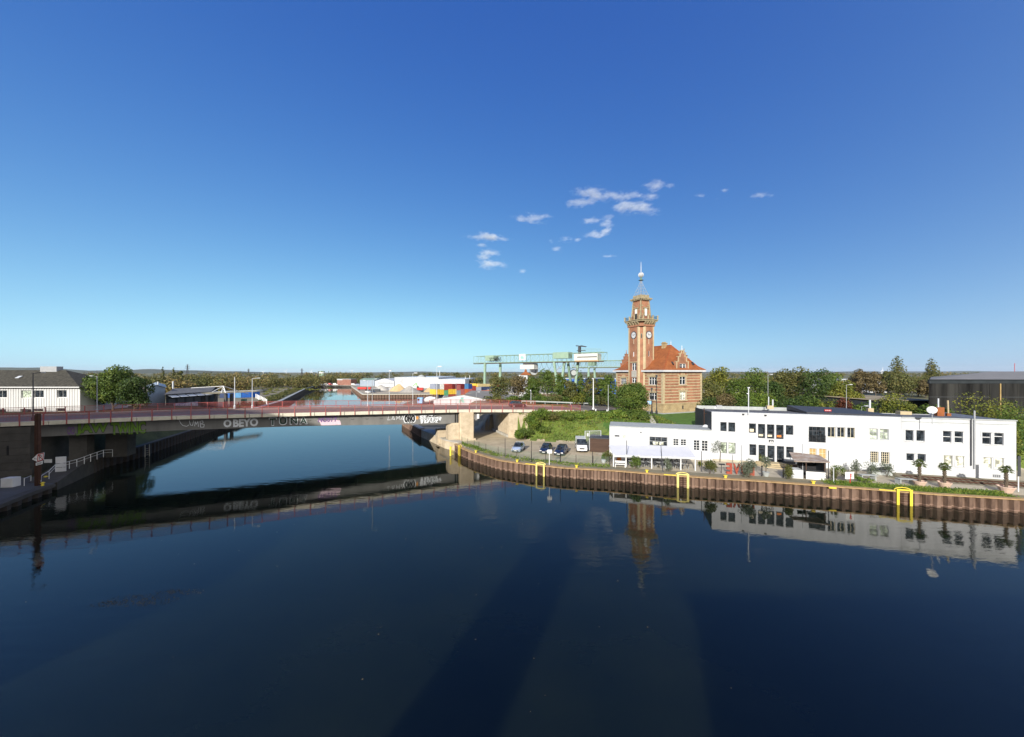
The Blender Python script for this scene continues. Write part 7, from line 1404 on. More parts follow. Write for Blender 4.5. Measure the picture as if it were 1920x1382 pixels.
for px0, px1, d0, d1, y0, y1, mt, lb in ((896, 912, 203, 207, 720, 725.3, 'c_tan', 'long tan container on top, left half of the upper row'), (912.3, 928, 207, 211, 720, 725.3, 'c_tan', 'long tan container on top, right half of the upper row'), (903, 926, 201, 206, 725.6, 732, 'c_navy', 'long navy container with white lettering'), (904, 922, 199, 202, 732.3, 735.5, 'c_orange', 'orange red container below the navy one'), (896, 902.5, 199, 200, 726, 734.5, 'c_grey', 'grey container end left of the navy container'), (928, 945, 212, 215, 720.5, 726, 'c_orange', 'orange container behind the roadside trees')):
    z1 = P(px0, y0, d0).z; z0 = P(px0, y1, d0).z; t, a, dr, nn = container(px0, px1, d0, d1, z0, mt, lb, z1 - z0, GRP)
    if mt == 'c_navy': F = Fr(a, dr); m_ = MB(); fit_text(m_, F, .08, 'cmal', 913, 728.4, 924, 731.2); m_.build('lettering', M['white'], t)
wh = thing('white_hall', 'huge plain white warehouse hall behind the gravel heaps', 'hall', (X(780, 330), 330, 2)); zt = P(780, 708, 330).z
m_ = MB(); m_.prism([(X(740, 330), 330), (X(822, 322), 322), (X(822, 322), 420), (X(740, 330), 420)], 1.5, zt); m_.build('wall', M['white'], wh); m_ = MB(); m_.prism([(X(739.6, 330), 329.7), (X(822.4, 322), 321.7), (X(822.4, 322), 420.5), (X(739.6, 330), 420.5)], zt + .005, zt + .35); m_.build('roof', M['lgrey'], wh)
m_ = MB(); zl = P(845, 711.8, 318).z; m_.prism([(X(822, 322) + .01, 321), (X(872, 316), 316), (X(872, 316), 400), (X(822, 322) + .01, 400)], 1.5, zl); m_.build('lower_hall', M['white'], wh); m_ = MB(); m_.prism([(X(822, 322) + .4, 320.7), (X(872.3, 316), 315.7), (X(872.3, 316), 400), (X(822, 322) + .4, 400)], zl + .005, zl + .3); m_.build('roof', M['lgrey'], wh)
FWh = Fr((X(740, 330), 330), (X(822, 322) - X(740, 330), -8)); m_ = MB()
for k in range(4): y = 710 + k * 2.4; ribbon(m_, FWh, [FWh.px(750.5, y, .05), FWh.px(756, y + 1.6, .05)], .35, .05); ribbon(m_, FWh, [FWh.px(756, y + 1.6, .05), FWh.px(751, y + 2.6, .05)], .3, .05)
ribbon(m_, FWh, [FWh.px(769, 712.5, .05), FWh.px(784, 712.2, .05)], .35, .05); m_.build('wall_emblem', M['grey'], wh, kind='stuff')
gh = shed('white gabled hall left of the huge white hall', 'hall', [(X(703, 360), 360), (X(738.5, 352), 352), (X(738.5, 352), 395), (X(703, 360), 395)], 1.6, P(703, 714.5, 360).z, P(722, 710, 356).z, 'white', 'white', 1, .2); F = Fr((X(703, 360), 360), (X(738.5, 352) - X(703, 360), -8)); a, z1 = F.px(708.5, 717, .1); b_, z0 = F.px(737, 719.7, .1); m_ = MB(); m_.fbox(F, a, b_, .02, .1, z0, z1); m_.build('window_strip', M['grey'], gh)
shed('long low hall with pale green roof beside the far basin', 'hall', [(X(675, 375), 375), (X(702, 368), 368), (X(702, 368), 395), (X(675, 375), 395)], 1.6, 8.2, 9.6, 'wgrey', 'green', 0, .3)
bh = thing('brick_office', 'two storey red brick house at the far end of the basin', 'house', (X(645, 400), 400, 1.9)); FB2 = Fr((X(632, 402), 402), (X(658, 396) - X(632, 402), -6)); wL = math.dist((X(632, 402), 402), (X(658, 396), 396)); zt = P(640, 713, 400).z
bhh = [(wL * (.06 + .155 * i), wL * (.06 + .155 * i) + 1.5, z0, z0 + 1.9) for i in range(6) for z0 in (3.0, 6.1)] if zt > 8 else []
zt = max(zt, 8.3); m_ = MB(); wall_holes(m_, FB2, 0, wL, 1.6, zt, bhh, .25); m_.quad(FB2.p(wL, 0, 1.6), FB2.p(wL, -9, 1.6), FB2.p(wL, -9, zt), FB2.p(wL, 0, zt)); m_.quad(FB2.p(0, -9, 1.6), FB2.p(0, 0, 1.6), FB2.p(0, 0, zt), FB2.p(0, -9, zt)); m_.build('wall', M['fbrick'], bh); MB().fbox(FB2, -.3, wL + .3, -9.3, .3, zt + .005, zt + .5).build('roof', M['parapet'], bh); MB().fbox(FB2, .2, wL * .4, .02, .12, zt - .9, zt + .004).build('white_fascia', M['white'], bh)
for h in bhh: window(FB2, h, bh, M['whitem'], M['pane'], v=-.15, t=.15)
def heap(px, ybase, ytop, wpx, d, mat, label, seed):
    c = P(px, ybase, d); zt = P(px, ytop, d).z; w = wpx / FPX * d; rng = random.Random(seed); vs = [(c.x, c.y, zt)]; n_ = 26; rings = 7; ph = [rng.uniform(0, 6.28) for _ in range(3)]
    for r in range(1, rings + 1):
        f = r / rings
        for j in range(n_): a = 6.2832 * j / n_; k = (1 + .12 * math.sin(2 * a + ph[0]) + .07 * math.sin(5 * a + ph[1])) * w / 2 * f; vs.append((c.x + math.cos(a) * k, c.y + math.sin(a) * k * .8, lerp(zt, 1.85, f ** 1.05) + (.25 * math.sin(3 * a + ph[2] + f * 4) if r < rings else 0)))
    fs = [(0, 1 + j, 1 + (j + 1) % n_) for j in range(n_)] + [(1 + (r - 1) * n_ + j, 1 + r * n_ + j, 1 + r * n_ + (j + 1) % n_, 1 + (r - 1) * n_ + (j + 1) % n_) for r in range(1, rings) for j in range(n_)]
    m_ = MB(); m_.add(vs, fs); tag(m_.build('gravel_heap', M[mat], smooth=True), label, 'heap', 'heaps on the gravel quay')
heap(714, 733, 721.3, 30, 285, 'lgravp', 'pale grey gravel heap in front of the white gabled hall', 1); heap(704, 734, 727, 26, 270, 'gravp', 'low grey gravel heap at the left of the quay', 2); heap(748, 735, 719.5, 34, 272, 'sandp', 'tall yellow sand heap in the middle of the quay', 3); heap(768, 737, 723, 38, 258, 'gravp', 'dark grey gravel heap right of the tall sand heap', 4); heap(735, 734, 725, 26, 290, 'lgravp', 'pale heap half behind the tall sand heap', 5); heap(806, 737, 726, 26, 262, 'sandp', 'yellow heap in front of the grey one by the containers', 6); heap(814, 737, 721, 36, 275, 'gravp', 'grey heap beside the container stacks', 7)
for i in range(5): c = P(697 + i * 2.6, 732, 268); 
wlk = thing('concrete_bunker', 'dark grey concrete bunker wall in front of the gravel heaps', 'wall', tuple(P(705, 734, 262))); a = P(697, 734, 262); MB().box((a.x + 2.8, a.y, 2.9), (6.5, 1.2, 2.2)).build('block', M['dgrey'], wlk); MB().box((a.x + 2.8, a.y, 4.1), (6.7, 1.4, .18)).build('cap', M['grey'], wlk)
for px, w, mt, lb in ((681, 8, 'red', 'red tipper trailer on the gravel quay'), (692, 3, 'red', 'small red loader cab on the gravel quay')):
    c = P(px, 730, 285); c.z = 1.9; t = thing('quay_trailer', lb, 'trailer', tuple(c)); MB().box(c + V((0, 0, 1.7)), (w, 2.4, 1.6)).build('body', M[mt], t); MB().box(c + V((0, 0, .7)), (w * .9, 2.0, .3)).build('chassis', M['dgrey'], t)
    for k in (-.35, .3): m_ = MB(); m_.lathe([(.2, -.2), (.5, -.2), (.5, .2), (.2, .2)], c + V((w * k, -1.0, .5)), 10, ax='y'); m_.build('wheel', M['rubber'], t)
c = P(785, 733, 262); c.z = 1.9; ex = thing('material_handler', 'material handler with light green folded boom by the grey heap', 'excavator', tuple(c)); gm = mk('light_green_paint', (.22, .62, .14), .5, .1); MB().box(c + V((1.2, 0, 2.2)), (4.2, 2.6, 1.8)).build('body', M['red'], ex); MB().box(c + V((-.4, -.6, 3.3)), (1.4, 1.3, 1.6)).build('cab', M['pane'], ex); MB().box(c + V((1, 0, .8)), (4.4, 3, .9)).build('undercarriage', M['black'], ex)
m_ = MB(); p1, p2, p3 = P(784, 729, 262), P(780.5, 718.5, 262), P(774.5, 724, 262); m_.tube([p1, p2], .45, 6, .3); m_.tube([p2, p3], .35, 6, .25); m_.build('boom', gm, ex)
cv = thing('roof_conveyor', 'tilted grey conveyor boom rising over the huge white hall', 'conveyor', tuple(P(790, 709, 335))); MB().tube([P(793, 707.5, 335), P(802.5, 702, 335)], .9, 6, .6).build('boom', M['dgrey'], cv); MB().lathe([(5, 0), (4, 1.6), (1.5, 3.2), (.5, 3.6)], P(790, 710, 335), 12).build('housing', M['parapet'], cv)
# gantry crane
gc_ = thing('gantry_crane', 'large pale green container gantry crane with lattice girder', 'crane', (0, 230, 3)); gA, gB = V((X(888, 250), 250, 0)), V((X(1132, 195), 195, 0)); gd_ = (gB - gA).normalized(); gn = V((gd_.y, -gd_.x, 0)); gL = (gB - gA).length; FGc = Fr(gA, gd_, gn); z0, z1 = 22.4, 27.0; lat = MB()
nb = 30
for v in (0, -5.0):
    for z, r in ((z0, .24), (z1, .18)): lat.tube([FGc.p(0 if z == z0 else 2.5, v, z), FGc.p(gL, v, z)], r, 4)
    for i in range(nb + 1):
        u = gL * i / nb; lat.tube([FGc.p(u, v, z0), FGc.p(u + .01, v, z1)], .08, 4)
        if i < nb: q_ = gL * (i + 1) / nb; lat.tube([FGc.p(u, v, z0 if i % 2 else z1), FGc.p(q_, v, z1 if i % 2 else z0)], .065, 4)
for i in range(nb + 1): u = gL * i / nb; lat.tube([FGc.p(u, 0, z0), FGc.p(u, -5, z0)], .1, 4); lat.tube([FGc.p(u, 0, z1), FGc.p(u, -5, z1)], .08, 4)
lat.build('lattice_girder', M['green'], gc_, kind='stuff')
def U(px, v=0): return FGc.px(px, 675, v)[0]
m_ = MB(); m_.fbox(FGc, 0, gL, -.3, .35, z0 - .75, z0 - .35); m_.build('trolley_rail', M['rust'], gc_)
for a, b_, za, zb2 in ((910, 926, z0 + 1.4, z1 + .3), (1037, 1066, z0 + 1.7, z1 + .7)): m_ = MB(); m_.fbox(FGc, U(a), U(b_), -4.9, .25, za, zb2); pl_ = m_.build('plate_girder', M['green'], gc_)
m_ = MB(); fit_text(m_, FGc, .42, 'SCOMENS', 918, 670.5, 940, 678, off=.015); m_.build('graffiti', M['black'], gc_)
m_ = MB(); m_.fbox(FGc, U(1077), U(1121), -4.6, .5, z0 + .3, z1 - .6); mh = m_.build('machinery_house', M['offwhite'], gc_); m_ = MB(); m_.fbox(FGc, U(1083), U(1120), .505, .6, z0 + 1.9, z0 + 2.4); m_.build('dark_stripe', M['dgrey'], mh); m_ = MB(); m_.fbox(FGc, U(1079), U(1123), -4.8, .7, z0 - .3, z0 + .25); m_.build('walkway', M['coping'], mh)
m_ = MB(); m_.fbox(FGc, U(974.5), U(986), .4, .6, z0 + 1.2, z1 + .4); lb_ = m_.build('logo_board', M['whitem'], gc_); m_ = MB()
for (a, b_, f0, f1) in ((978, 983, .78, .86), (977, 982, .5, .62), (976.5, 984, .34, .44), (977.5, 983.5, .16, .26)): m_.fbox(FGc, U(a), U(b_), .6, .66, lerp(z0 + 1.2, z1 + .4, f0), lerp(z0 + 1.2, z1 + .4, f1))
m_.build('emblem', M['teal'], lb_, kind='stuff')
tr_ = MB(); tr_.fbox(FGc, U(976), U(1002), -4.2, .6, z0 - 4.4, z0 - 1.6); tro = tr_.build('trolley_cabin', M['offwhite'], gc_); m_ = MB(); m_.fbox(FGc, U(982), U(1001), -4.5, .8, z0 - 1.55, z0 - .8); m_.build('trolley_frame', M['dgrey'], tro); m_ = MB(); q_ = FGc.p(U(997.5), -2, z0 - 5.8); m_.lathe([(.3, -1.6), (2.2, -1.6), (2.2, 1.6), (.3, 1.6)], q_, 16, ax='y'); m_.build('hoist_drum', M['grey'], tro); m_ = MB(); m_.fbox(FGc, U(994), U(1004), -3, .4, z0 - 6.2, z0 - 4.45); m_.build('hoist_frame', M['dgrey'], tro)
for p0_, p1_, rr in ((1077, 1096, .28), (1086, 1097, .2)): m_ = MB(); m_.tube([FGc.p(U(p0_), -2, z1 + 4.2), FGc.p(U(p1_), -2, z1 + 3.4)], rr, 5); m_.build('jib', M['dgrey'], gc_)
m_ = MB(); m_.fbox(FGc, U(1082), U(1085.5), -2.8, -1.2, z1 - .5, z1 + 3.6); m_.fbox(FGc, U(1080), U(1094), -3, -1, z1 + 1.2, z1 + 1.5); m_.build('slewing_post', M['dgrey'], gc_, kind='stuff')
hr_ = MB()
hr_.tube([FGc.p(U(1090), .3, z1 + 2.2), FGc.p(U(1127), .3, z1 + 1.6)], .07, 4)
for i in range(14): u = lerp(U(1090), U(1127), i / 13); hr_.tube([FGc.p(u, .3, z1 - .5), FGc.p(u, .3, lerp(z1 + 2.2, z1 + 1.6, i / 13))], .05, 4)
hr_.build('guard_rail', M['green'], gc_, kind='stuff')
def leg(px0, y0, px1, y1, v, w=1.25, mat='green'):
    a = FGc.p(U(px0, v), v, z0 - .3); b_ = FGc.p(U(px1, v), v, 3); m_ = MB(); q_ = (gd_ + gn * .6).normalized(); n2 = V((-q_.y, q_.x, 0)); A_ = [a + gd_ * w * .5 + gn * .5, a - gd_ * w * .5 + gn * .5, a - gd_ * w * .5 - gn * .5, a + gd_ * w * .5 - gn * .5]; B_ = [p - a + b_ for p in A_]; m_.add(A_ + B_, [(0, 1, 2, 3), (7, 6, 5, 4)] + [(i, i + 4, (i + 1) % 4 + 4, (i + 1) % 4) for i in range(4)]); m_.build('leg', M[mat], gc_)
leg(909.5, 0, 908.5, 0, .0, 1.5); leg(938, 0, 938, 0, -4.8, 1.5); leg(1039, 0, 1047, 0, .2, 1.2); leg(1058.5, 0, 1050, 0, -1, 1.3); leg(1065, 0, 1073, 0, -4.8, 1.3, 'dgreen'); leg(1084, 0, 1077, 0, -4.0, 1.3)
m_ = MB(); m_.lathe([(.4, -.5), (2.0, -.5), (2.0, .5), (.4, .5)], FGc.p(U(1071), -3, 15.8), 20, ax='y'); m_.build('cable_reel', M['dgrey'], gc_); m_ = MB(); m_.lathe([(.2, -.1), (1.5, -.1), (1.5, .1), (.2, .1)], FGc.p(U(1071), -3, 15.8) + V((0, -.75, 0)), 16, ax='y'); m_.build('reel_disc', M['parapet'], gc_)
m_ = MB(); m_.tube([FGc.p(U(1042), 0, 16.5), FGc.p(U(1052), 0, 20)], .22, 5); m_.tube([FGc.p(U(1042), 0, 16.5), FGc.p(U(1047), 0, 16.2)], .2, 5); m_.tube([FGc.p(U(1070), -2, 20.5), FGc.p(U(1079), -2, 17.6)], .2, 5); m_.build('stairs', M['grey'], gc_, kind='stuff')
m_ = MB()
u = U(1006); 
while u < gL - 3: m_.tube([FGc.p(u + 3.6 * k / 8, .1, z0 - .7 - 3.6 * math.sin(math.pi * k / 8) ** .8) for k in range(9)], .07, 4); u += 3.6
m_.build('festoon_cable', M['dgrey'], gc_, kind='stuff')
g2 = thing('gantry_crane', 'second green gantry crane half hidden behind the brick harbour office', 'crane', (60, 265, 3)); h0, h1 = V((X(1072, 262), 262, 0)), V((X(1200, 235), 235, 0)); F2 = Fr(h0, h1 - h0); L2 = (h1 - h0).length; m_ = MB(); za, zb2 = 19.6, 24.0
for v in (0, -4):
    for z in (za, zb2): m_.tube([F2.p(0, v, z), F2.p(L2, v, z)], .28, 4)
    for i in range(15):
        u = L2 * i / 14; m_.tube([F2.p(u, v, za), F2.p(u + .01, v, zb2)], .12, 4)
        if i < 14: m_.tube([F2.p(u, v, za), F2.p(L2 * (i + 1) / 14, v, zb2)], .09, 4)
m_.build('lattice_girder', M['green'], g2, kind='stuff'); m_ = MB(); m_.fbox(F2, 0, L2, -.3, .3, za - .6, za - .3); m_.build('trolley_rail', M['rust'], g2); m_ = MB(); a = F2.px(1103, 680)[0]; b_ = F2.px(1115, 680)[0]; m_.fbox(F2, a, b_, -4, .4, za + 1.0, zb2 + 1.4); m_.build('plate_girder', M['dgreen'], g2)
for pa, pb, v in ((1104, 1102.5, .2), (1114.5, 1116.5, -3.5)): a, b_ = F2.p(F2.px(pa, 680, v)[0], v, za), F2.p(F2.px(pb, 680, v)[0], v, 3); MB().tube([a, b_], .75, 4).build('leg', M['green'], g2)
sp = thing('orange_roofed_tower', 'small white tower with orange hipped roof behind the roadside trees', 'tower', tuple(P(985, 715, 160))); a, b_ = P(973, 715, 160), P(989, 703, 160); m_ = MB(); m_.prism([(a.x, 160), (b_.x, 160), (b_.x, 164), (a.x, 164)], 3, b_.z); m_.build('wall', M['white'], sp); m_ = MB(); c = (a + b_) / 2; e = .5
m_.add([(a.x + .6, 159.5, b_.z + .02), (b_.x + 1.6, 159.5, b_.z + .02), (b_.x + 1.6, 164.5, b_.z + .02), (a.x + .6, 164.5, b_.z + .02), (c.x + 1.2, 162, b_.z + 1.9)], [(0, 1, 4), (1, 2, 4), (2, 3, 4), (3, 0, 4), (3, 2, 1, 0)]); m_.build('roof', M['tile'], sp)
MB().lathe([(.5, b_.z + 1.2), (.6, b_.z + 1.9), (.1, b_.z + 2.6)], (c.x + 1.2, 162, 0), 8).build('roof_cap', M['tile'], sp)
bs = thing('blue_hall', 'blue clad hall behind the roadside trees', 'hall', tuple(P(1100, 715, 240))); zt = P(1100, 710.5, 240).z; MB().prism([(X(1050, 240), 240), (X(1160, 232), 232), (X(1160, 232), 262), (X(1050, 240), 262)], 2, zt).build('wall', M['blue'], bs); MB().prism([(X(1049.5, 240), 239.6), (X(1160.5, 232), 231.6), (X(1160.5, 232), 262.4), (X(1049.5, 240), 262.4)], zt + .005, zt + .4).build('roof', M['lgrey'], bs)
# right hand background
dhx = X(1742, 80); dz = P(1742, 711.5, 80).z; dk2 = thing('timber_hall', 'large dark weathered hall with grey hipped roof behind the white building', 'hall', (dhx + 20, 90, 5)); FDk = Fr((dhx, 80), (1, -.03)); n_ = 34
for i in range(n_): u0, u1_ = i * 1.25, i * 1.25 + 1.23; MB().fbox(FDk, u0, u1_, -.12, .02 * (i % 2), 3, dz - .9).build('cladding_board', M['dhall'], dk2)
MB().fbox(FDk, -.02, n_ * 1.25, -.3, .1, dz - .88, dz - .02).build('fascia', M['dwall'], dk2); qb = FDk.p(.02, -.13, 0) + V((46.5, 40, 0)); MB().prism([tuple(FDk.p(.02, -.13, 0)[:2]), tuple(FDk.p(n_ * 1.25, -.13, 0)[:2]), (FDk.p(n_ * 1.25, 0, 0).x + 46.5, qb.y), tuple(qb[:2])], 3, dz - .1).build('core', M['dhall'], dk2)
for z in (7.5, 10.6): MB().fbox(FDk, 0, n_ * 1.25, .021, .06, z, z + .1).build('batten', M['dgrey'], dk2)
a = FDk.px(1876, 740, .2)[0]; MB().tube([FDk.p(a, .2, 4), FDk.p(a, .2, dz - .9)], .1, 6).build('downpipe', M['oak'], dk2); MB().fbox(FDk, FDk.px(1855, 740)[0], FDk.px(1872, 740)[0], .03, .08, 4, dz - 1.0).build('sliding_door', M['dhall'], dk2)
E1, E2 = FDk.p(-.4, .5, dz), FDk.p(n_ * 1.25 + .4, .5, dz); sk = V((46.9, 40.4, 0)); E3, E4 = E2 + sk, E1 + sk; R1 = FDk.p(38, -20, 16.3); R2 = FDk.p(n_ * 1.25 + 22, -20, 16.4); m_ = MB(); m_.quad(E1, E2, R2, R1); m_.tri(E4, E1, R1); m_.quad(E3, E4, R1, R2); m_.tri(E2, E3, R2); m_.quad(E4, E3, E2, E1); m_.build('roof', mk('grey_bitumen', (.20, .195, .19), .9, .15, .4), dk2)
fl2 = shed('low flat beige roofed warehouse among the trees on the right', 'warehouse', [(X(1640, 88), 88), (X(1752, 86), 86), (X(1752, 86), 112), (X(1640, 88) - 6, 116)], 3, P(1680, 751, 88).z, P(1680, 751, 88).z + .25, 'dwall', 'dirt', 0, .5)
wb2 = shed('distant white building with a row of windows above the right hand trees', 'building', [(X(1563, 260), 260), (X(1596, 262), 262), (X(1596, 262), 280), (X(1563, 260), 280)], 2, P(1580, 711.5, 260).z, P(1580, 711, 260).z, 'white', 'lgrey', 0, .2); F = Fr((X(1563, 260), 260), (X(1596, 262) - X(1563, 260), 2))
for i in range(3): a, z1 = F.px(1574 + i * 3.6, 715, .1); b_, z0 = F.px(1577 + i * 3.6, 718.5, .1); MB().fbox(F, a, b_, .02, .1, z0, z1).build('window', M['red' if i < 2 else 'pane'], wb2)
shed('distant low white hall between the brown trees on the right', 'hall', [(X(1632, 250), 250), (X(1664, 250), 250), (X(1664, 250), 270), (X(1632, 250), 270)], 2, P(1650, 711.5, 250).z, P(1650, 710.5, 250).z, 'white', 'lgrey', 0, .2)
# wind turbines, pylons, far masts
def turbine(px, ytop, d, label, rot):
    b_ = V((X(px, d), d, 1.9)); zt = P(px, ytop, d).z; t = thing('wind_turbine', label, 'wind turbine', tuple(b_), 'distant wind turbines'); MB().tube([b_, (b_.x, b_.y, zt)], 2.2, 8, 1.2).build('tower', M['whitem'], t); MB().box((b_.x, b_.y - 2, zt), (3.2, 8, 3.2)).build('nacelle', M['whitem'], t)
    for k in range(3): a = rot + k * 2.0944; L = 38; m_ = MB(); e = V((math.sin(a), 0, math.cos(a))); s_ = V((math.cos(a), 0, -math.sin(a))); c = V((b_.x, b_.y - 6.5, zt)); m_.add([c - s_ * 1.1, c + s_ * 1.1, c + e * 10 + s_ * 1.9, c + e * L, c + e * 10 - s_ * 1.2, c + V((0, .7, 0)), c + e * 10 + V((0, .6, 0))], [(0, 1, 2, 3, 4), (1, 0, 5), (2, 1, 5, 6), (3, 2, 6), (4, 3, 6), (0, 4, 6, 5)]); m_.build('blade', M['whitem'], t)
turbine(1653.5, 694.5, 3200, 'white wind turbine between the brown trees on the right', .05); turbine(536.5, 696, 4200, 'tiny wind turbine left of the far pylon', .6); turbine(584.5, 697, 4600, 'tiny wind turbine right of the far pylon', .2); turbine(494, 697.5, 4200, 'tiny wind turbine above the left woods', 1.0); turbine(660, 696, 4400, 'tiny wind turbine right of the green tower', .9)
def pylon(px, ytop, d, label):
    b_ = V((X(px, d), d, 1.9)); zt = P(px, ytop, d).z; h = zt - 1.9; w = h * .09; t = thing('power_pylon', label, 'pylon', tuple(b_), 'distant power pylons'); m_ = MB()
    for sx in (-1, 1):
        for sy in (-1, 1): m_.tube([b_ + V((sx * w, sy * w, 0)), b_ + V((sx * w * .3, sy * w * .3, h * .6)), b_ + V((0, 0, h))], d * .0006, 4)
    for k in range(9):
        f0, f1 = k / 9, (k + 1) / 9; w0, w1 = w * (1 - f0 * .95), w * (1 - f1 * .95); m_.tube([b_ + V((-w0, -w0, h * f0)), b_ + V((w1, -w1, h * f1))], d * .0004, 3); m_.tube([b_ + V((w0, -w0, h * f0)), b_ + V((-w1, -w1, h * f1))], d * .0004, 3)
    m_.build('lattice_mast', M['dgrey'], t, kind='stuff'); m_ = MB()
    for f, k in ((.72, .2), (.85, .17), (.95, .1)): m_.tube([b_ + V((-h * k, 0, h * f)), b_ + V((h * k, 0, h * f))], d * .0005, 4)
    m_.build('crossarms', M['dgrey'], t, kind='stuff')
pylon(351.5, 683, 900, 'dark lattice pylon above the left woods'); pylon(466, 691.5, 1500, 'small lattice pylon above the middle of the left woods'); pylon(566, 691, 1500, 'small lattice pylon above the woods beyond the basin'); pylon(681, 698, 1900, 'tiny lattice pylon above the far end of the basin', )
gt_ = thing('cooling_stack', 'pale green round stack above the woods beyond the basin', 'stack', (X(604, 1200), 1200, 2)); MB().lathe([(9, 2), (8, 20), (7.4, P(604, 703, 1200).z)], (X(604, 1200), 1200, 0), 16).build('shaft', M['green'], gt_); MB().lathe([(8.4, 0), (8.4, 9), (6, 12)], (X(604, 1200), 1200, P(604, 703, 1200).z + .1), 16).build('head', M['whitem'], gt_)
for px, yt, d, lb in ((824.5, 695, 420, 'thin white flagpole above the white hall'), (872.5, 706, 330, 'thin pole at the right end of the white hall'), (880.5, 704, 360, 'thin pole right of the white hall'), (1902.5, 681, 1400, 'distant red and white mast on the right')):
    b_ = V((X(px, d), d, 1.9)); tag(MB().tube([b_, (b_.x, b_.y, P(px, yt, d).z)], d * .0006, 6).build('far_mast', M['whitem' if d < 1000 else 'red']), lb, 'mast')

# ------------------------------------------------------------------ trees and shrubs
def ptree(px, ytop, wpx, d, mat, label, seed, zb=None, shape='round', n=2600, leaf=.5, cat='tree', name='tree', **k):
    x = X(px, d); zb = rb_h(x, d) if zb is None else zb; zt = P(px, ytop, d).z; return tree(name, label, x, d, zb, zt - zb, wpx / FPX * d, mat, n, leaf, shape=shape, seed=seed, **k)
ptree(212, 686, 82, 91, 'leaf', 'tall dense green tree beside the white house on the left', 1, 6.6, n=7500, leaf=.42, clear=.06, lobes=20); ptree(252, 705, 62, 90, 'dleaf', 'lower dark green half of the left tree clump, before the blue grey warehouse', 2, 6.6, n=4500, leaf=.42, clear=.05, lobes=15); ptree(180, 706, 50, 92, 'dleaf', 'dark green tree tucked against the white house end wall', 3, 6.6, n=3200, leaf=.42, clear=.05)
ptree(172, 700, 30, 150, 'yleaf', 'small yellow tree behind the white house', 4, 3, n=900, leaf=.6, clear=.05)
RT = [(937, 704, 46, 106, 'oleaf', 'olive brown tree at the left end of the roadside row'), (972, 702, 44, 110, 'bleaf', 'thin brown autumn tree, second in the roadside row'), (1001, 706, 36, 107, 'leaf', 'green tree below the hanging crane trolley'), (1025, 689, 44, 109, 'leaf', 'tallest green tree of the roadside row'), (1051, 699, 30, 106, 'leaf', 'green tree left of the crane legs'), (1069, 712, 32, 104, 'oleaf', 'pale olive tree below the cable reel'), (1089, 693, 32, 108, 'leaf', 'pointed green tree right of the cable reel'), (1109, 704, 32, 107, 'oleaf', 'brownish tree behind the white lamp column'), (1127, 706, 22, 109, 'leaf', 'slim green tree before the blue hall'), (1142, 699, 30, 105, 'leaf', 'green tree at the right end of the roadside row')]
for i, (px, yt, w_, d, mt, lb) in enumerate(RT): ptree(px, yt, w_, d, mt, lb, 30 + i, shape='cone' if i == 6 else 'round', n=2000, leaf=.44, clear=.12, group='trees along the road', bark='palebark')
rng = random.Random(3)
for i, (px, yt, w_, mt, lb) in enumerate(((925, 736, 40, 'oleaf', 'low brown shrub at the left end of the roadside hedge'), (955, 738, 36, 'leaf', 'green shrub below the brown autumn tree'), (985, 737, 34, 'dleaf', 'dark shrub left of the orange tipped lamp'), (1012, 738, 34, 'leaf', 'green shrub right of the orange tipped lamp'), (1040, 735, 34, 'oleaf', 'straw coloured shrub below the tallest roadside tree'), (1062, 738, 30, 'leaf', 'green shrub over the blue car'), (1083, 733, 34, 'yleaf', 'bright green shrub right of the blue car'), (1105, 734, 32, 'dleaf', 'dark shrub behind the white lamp column'), (1128, 733, 30, 'oleaf', 'brownish shrub left of the thin pale pole'), (1148, 731, 28, 'dleaf', 'dark shrub behind the round tree'))):
    d = 103 + (i % 3); x = X(px, d); zb = rb_h(x, d); bush('roadside_shrub', lb, x, d, zb - .2, w_ / FPX * d, P(px, yt, d).z - zb, mt, 900, .4, 60 + i, 'shrub', group='shrubs along the road')
ptree(1185, 715.5, 66, 85, 'leaf', 'round clipped dense green tree in front of the clock tower', 50, 5.4, 'dome', n=15000, leaf=.33, clear=.2, lobes=40, inner=.2, name='round_tree')
for i, (px, yb, w_, h_, mt, lb) in enumerate(((1160, 786, 3.4, 2.2, 'bgreen', 'bright green shrub at the foot of the round tree, left'), (1180, 790, 4.2, 2.6, 'leaf', 'green shrub directly below the round tree'), (1200, 790, 4.0, 2.8, 'leaf', 'dense green shrub right of the round tree trunk'), (1212, 785, 2.6, 2.0, 'dleaf', 'dark green shrub beside the lawn stairs'), (1140, 782, 3.6, 1.5, 'bgreen', 'low bush at the top of the grassy embankment'))):
    d = 82.5 - i * .2; x = X(px, d); z = rb_h(x, d); bush('slope_shrub', lb, x, d, z - .3, w_, P(px, yb, d).z - z + h_ + .4 if False else h_, mt, 1500, .3, 80 + i, 'shrub')
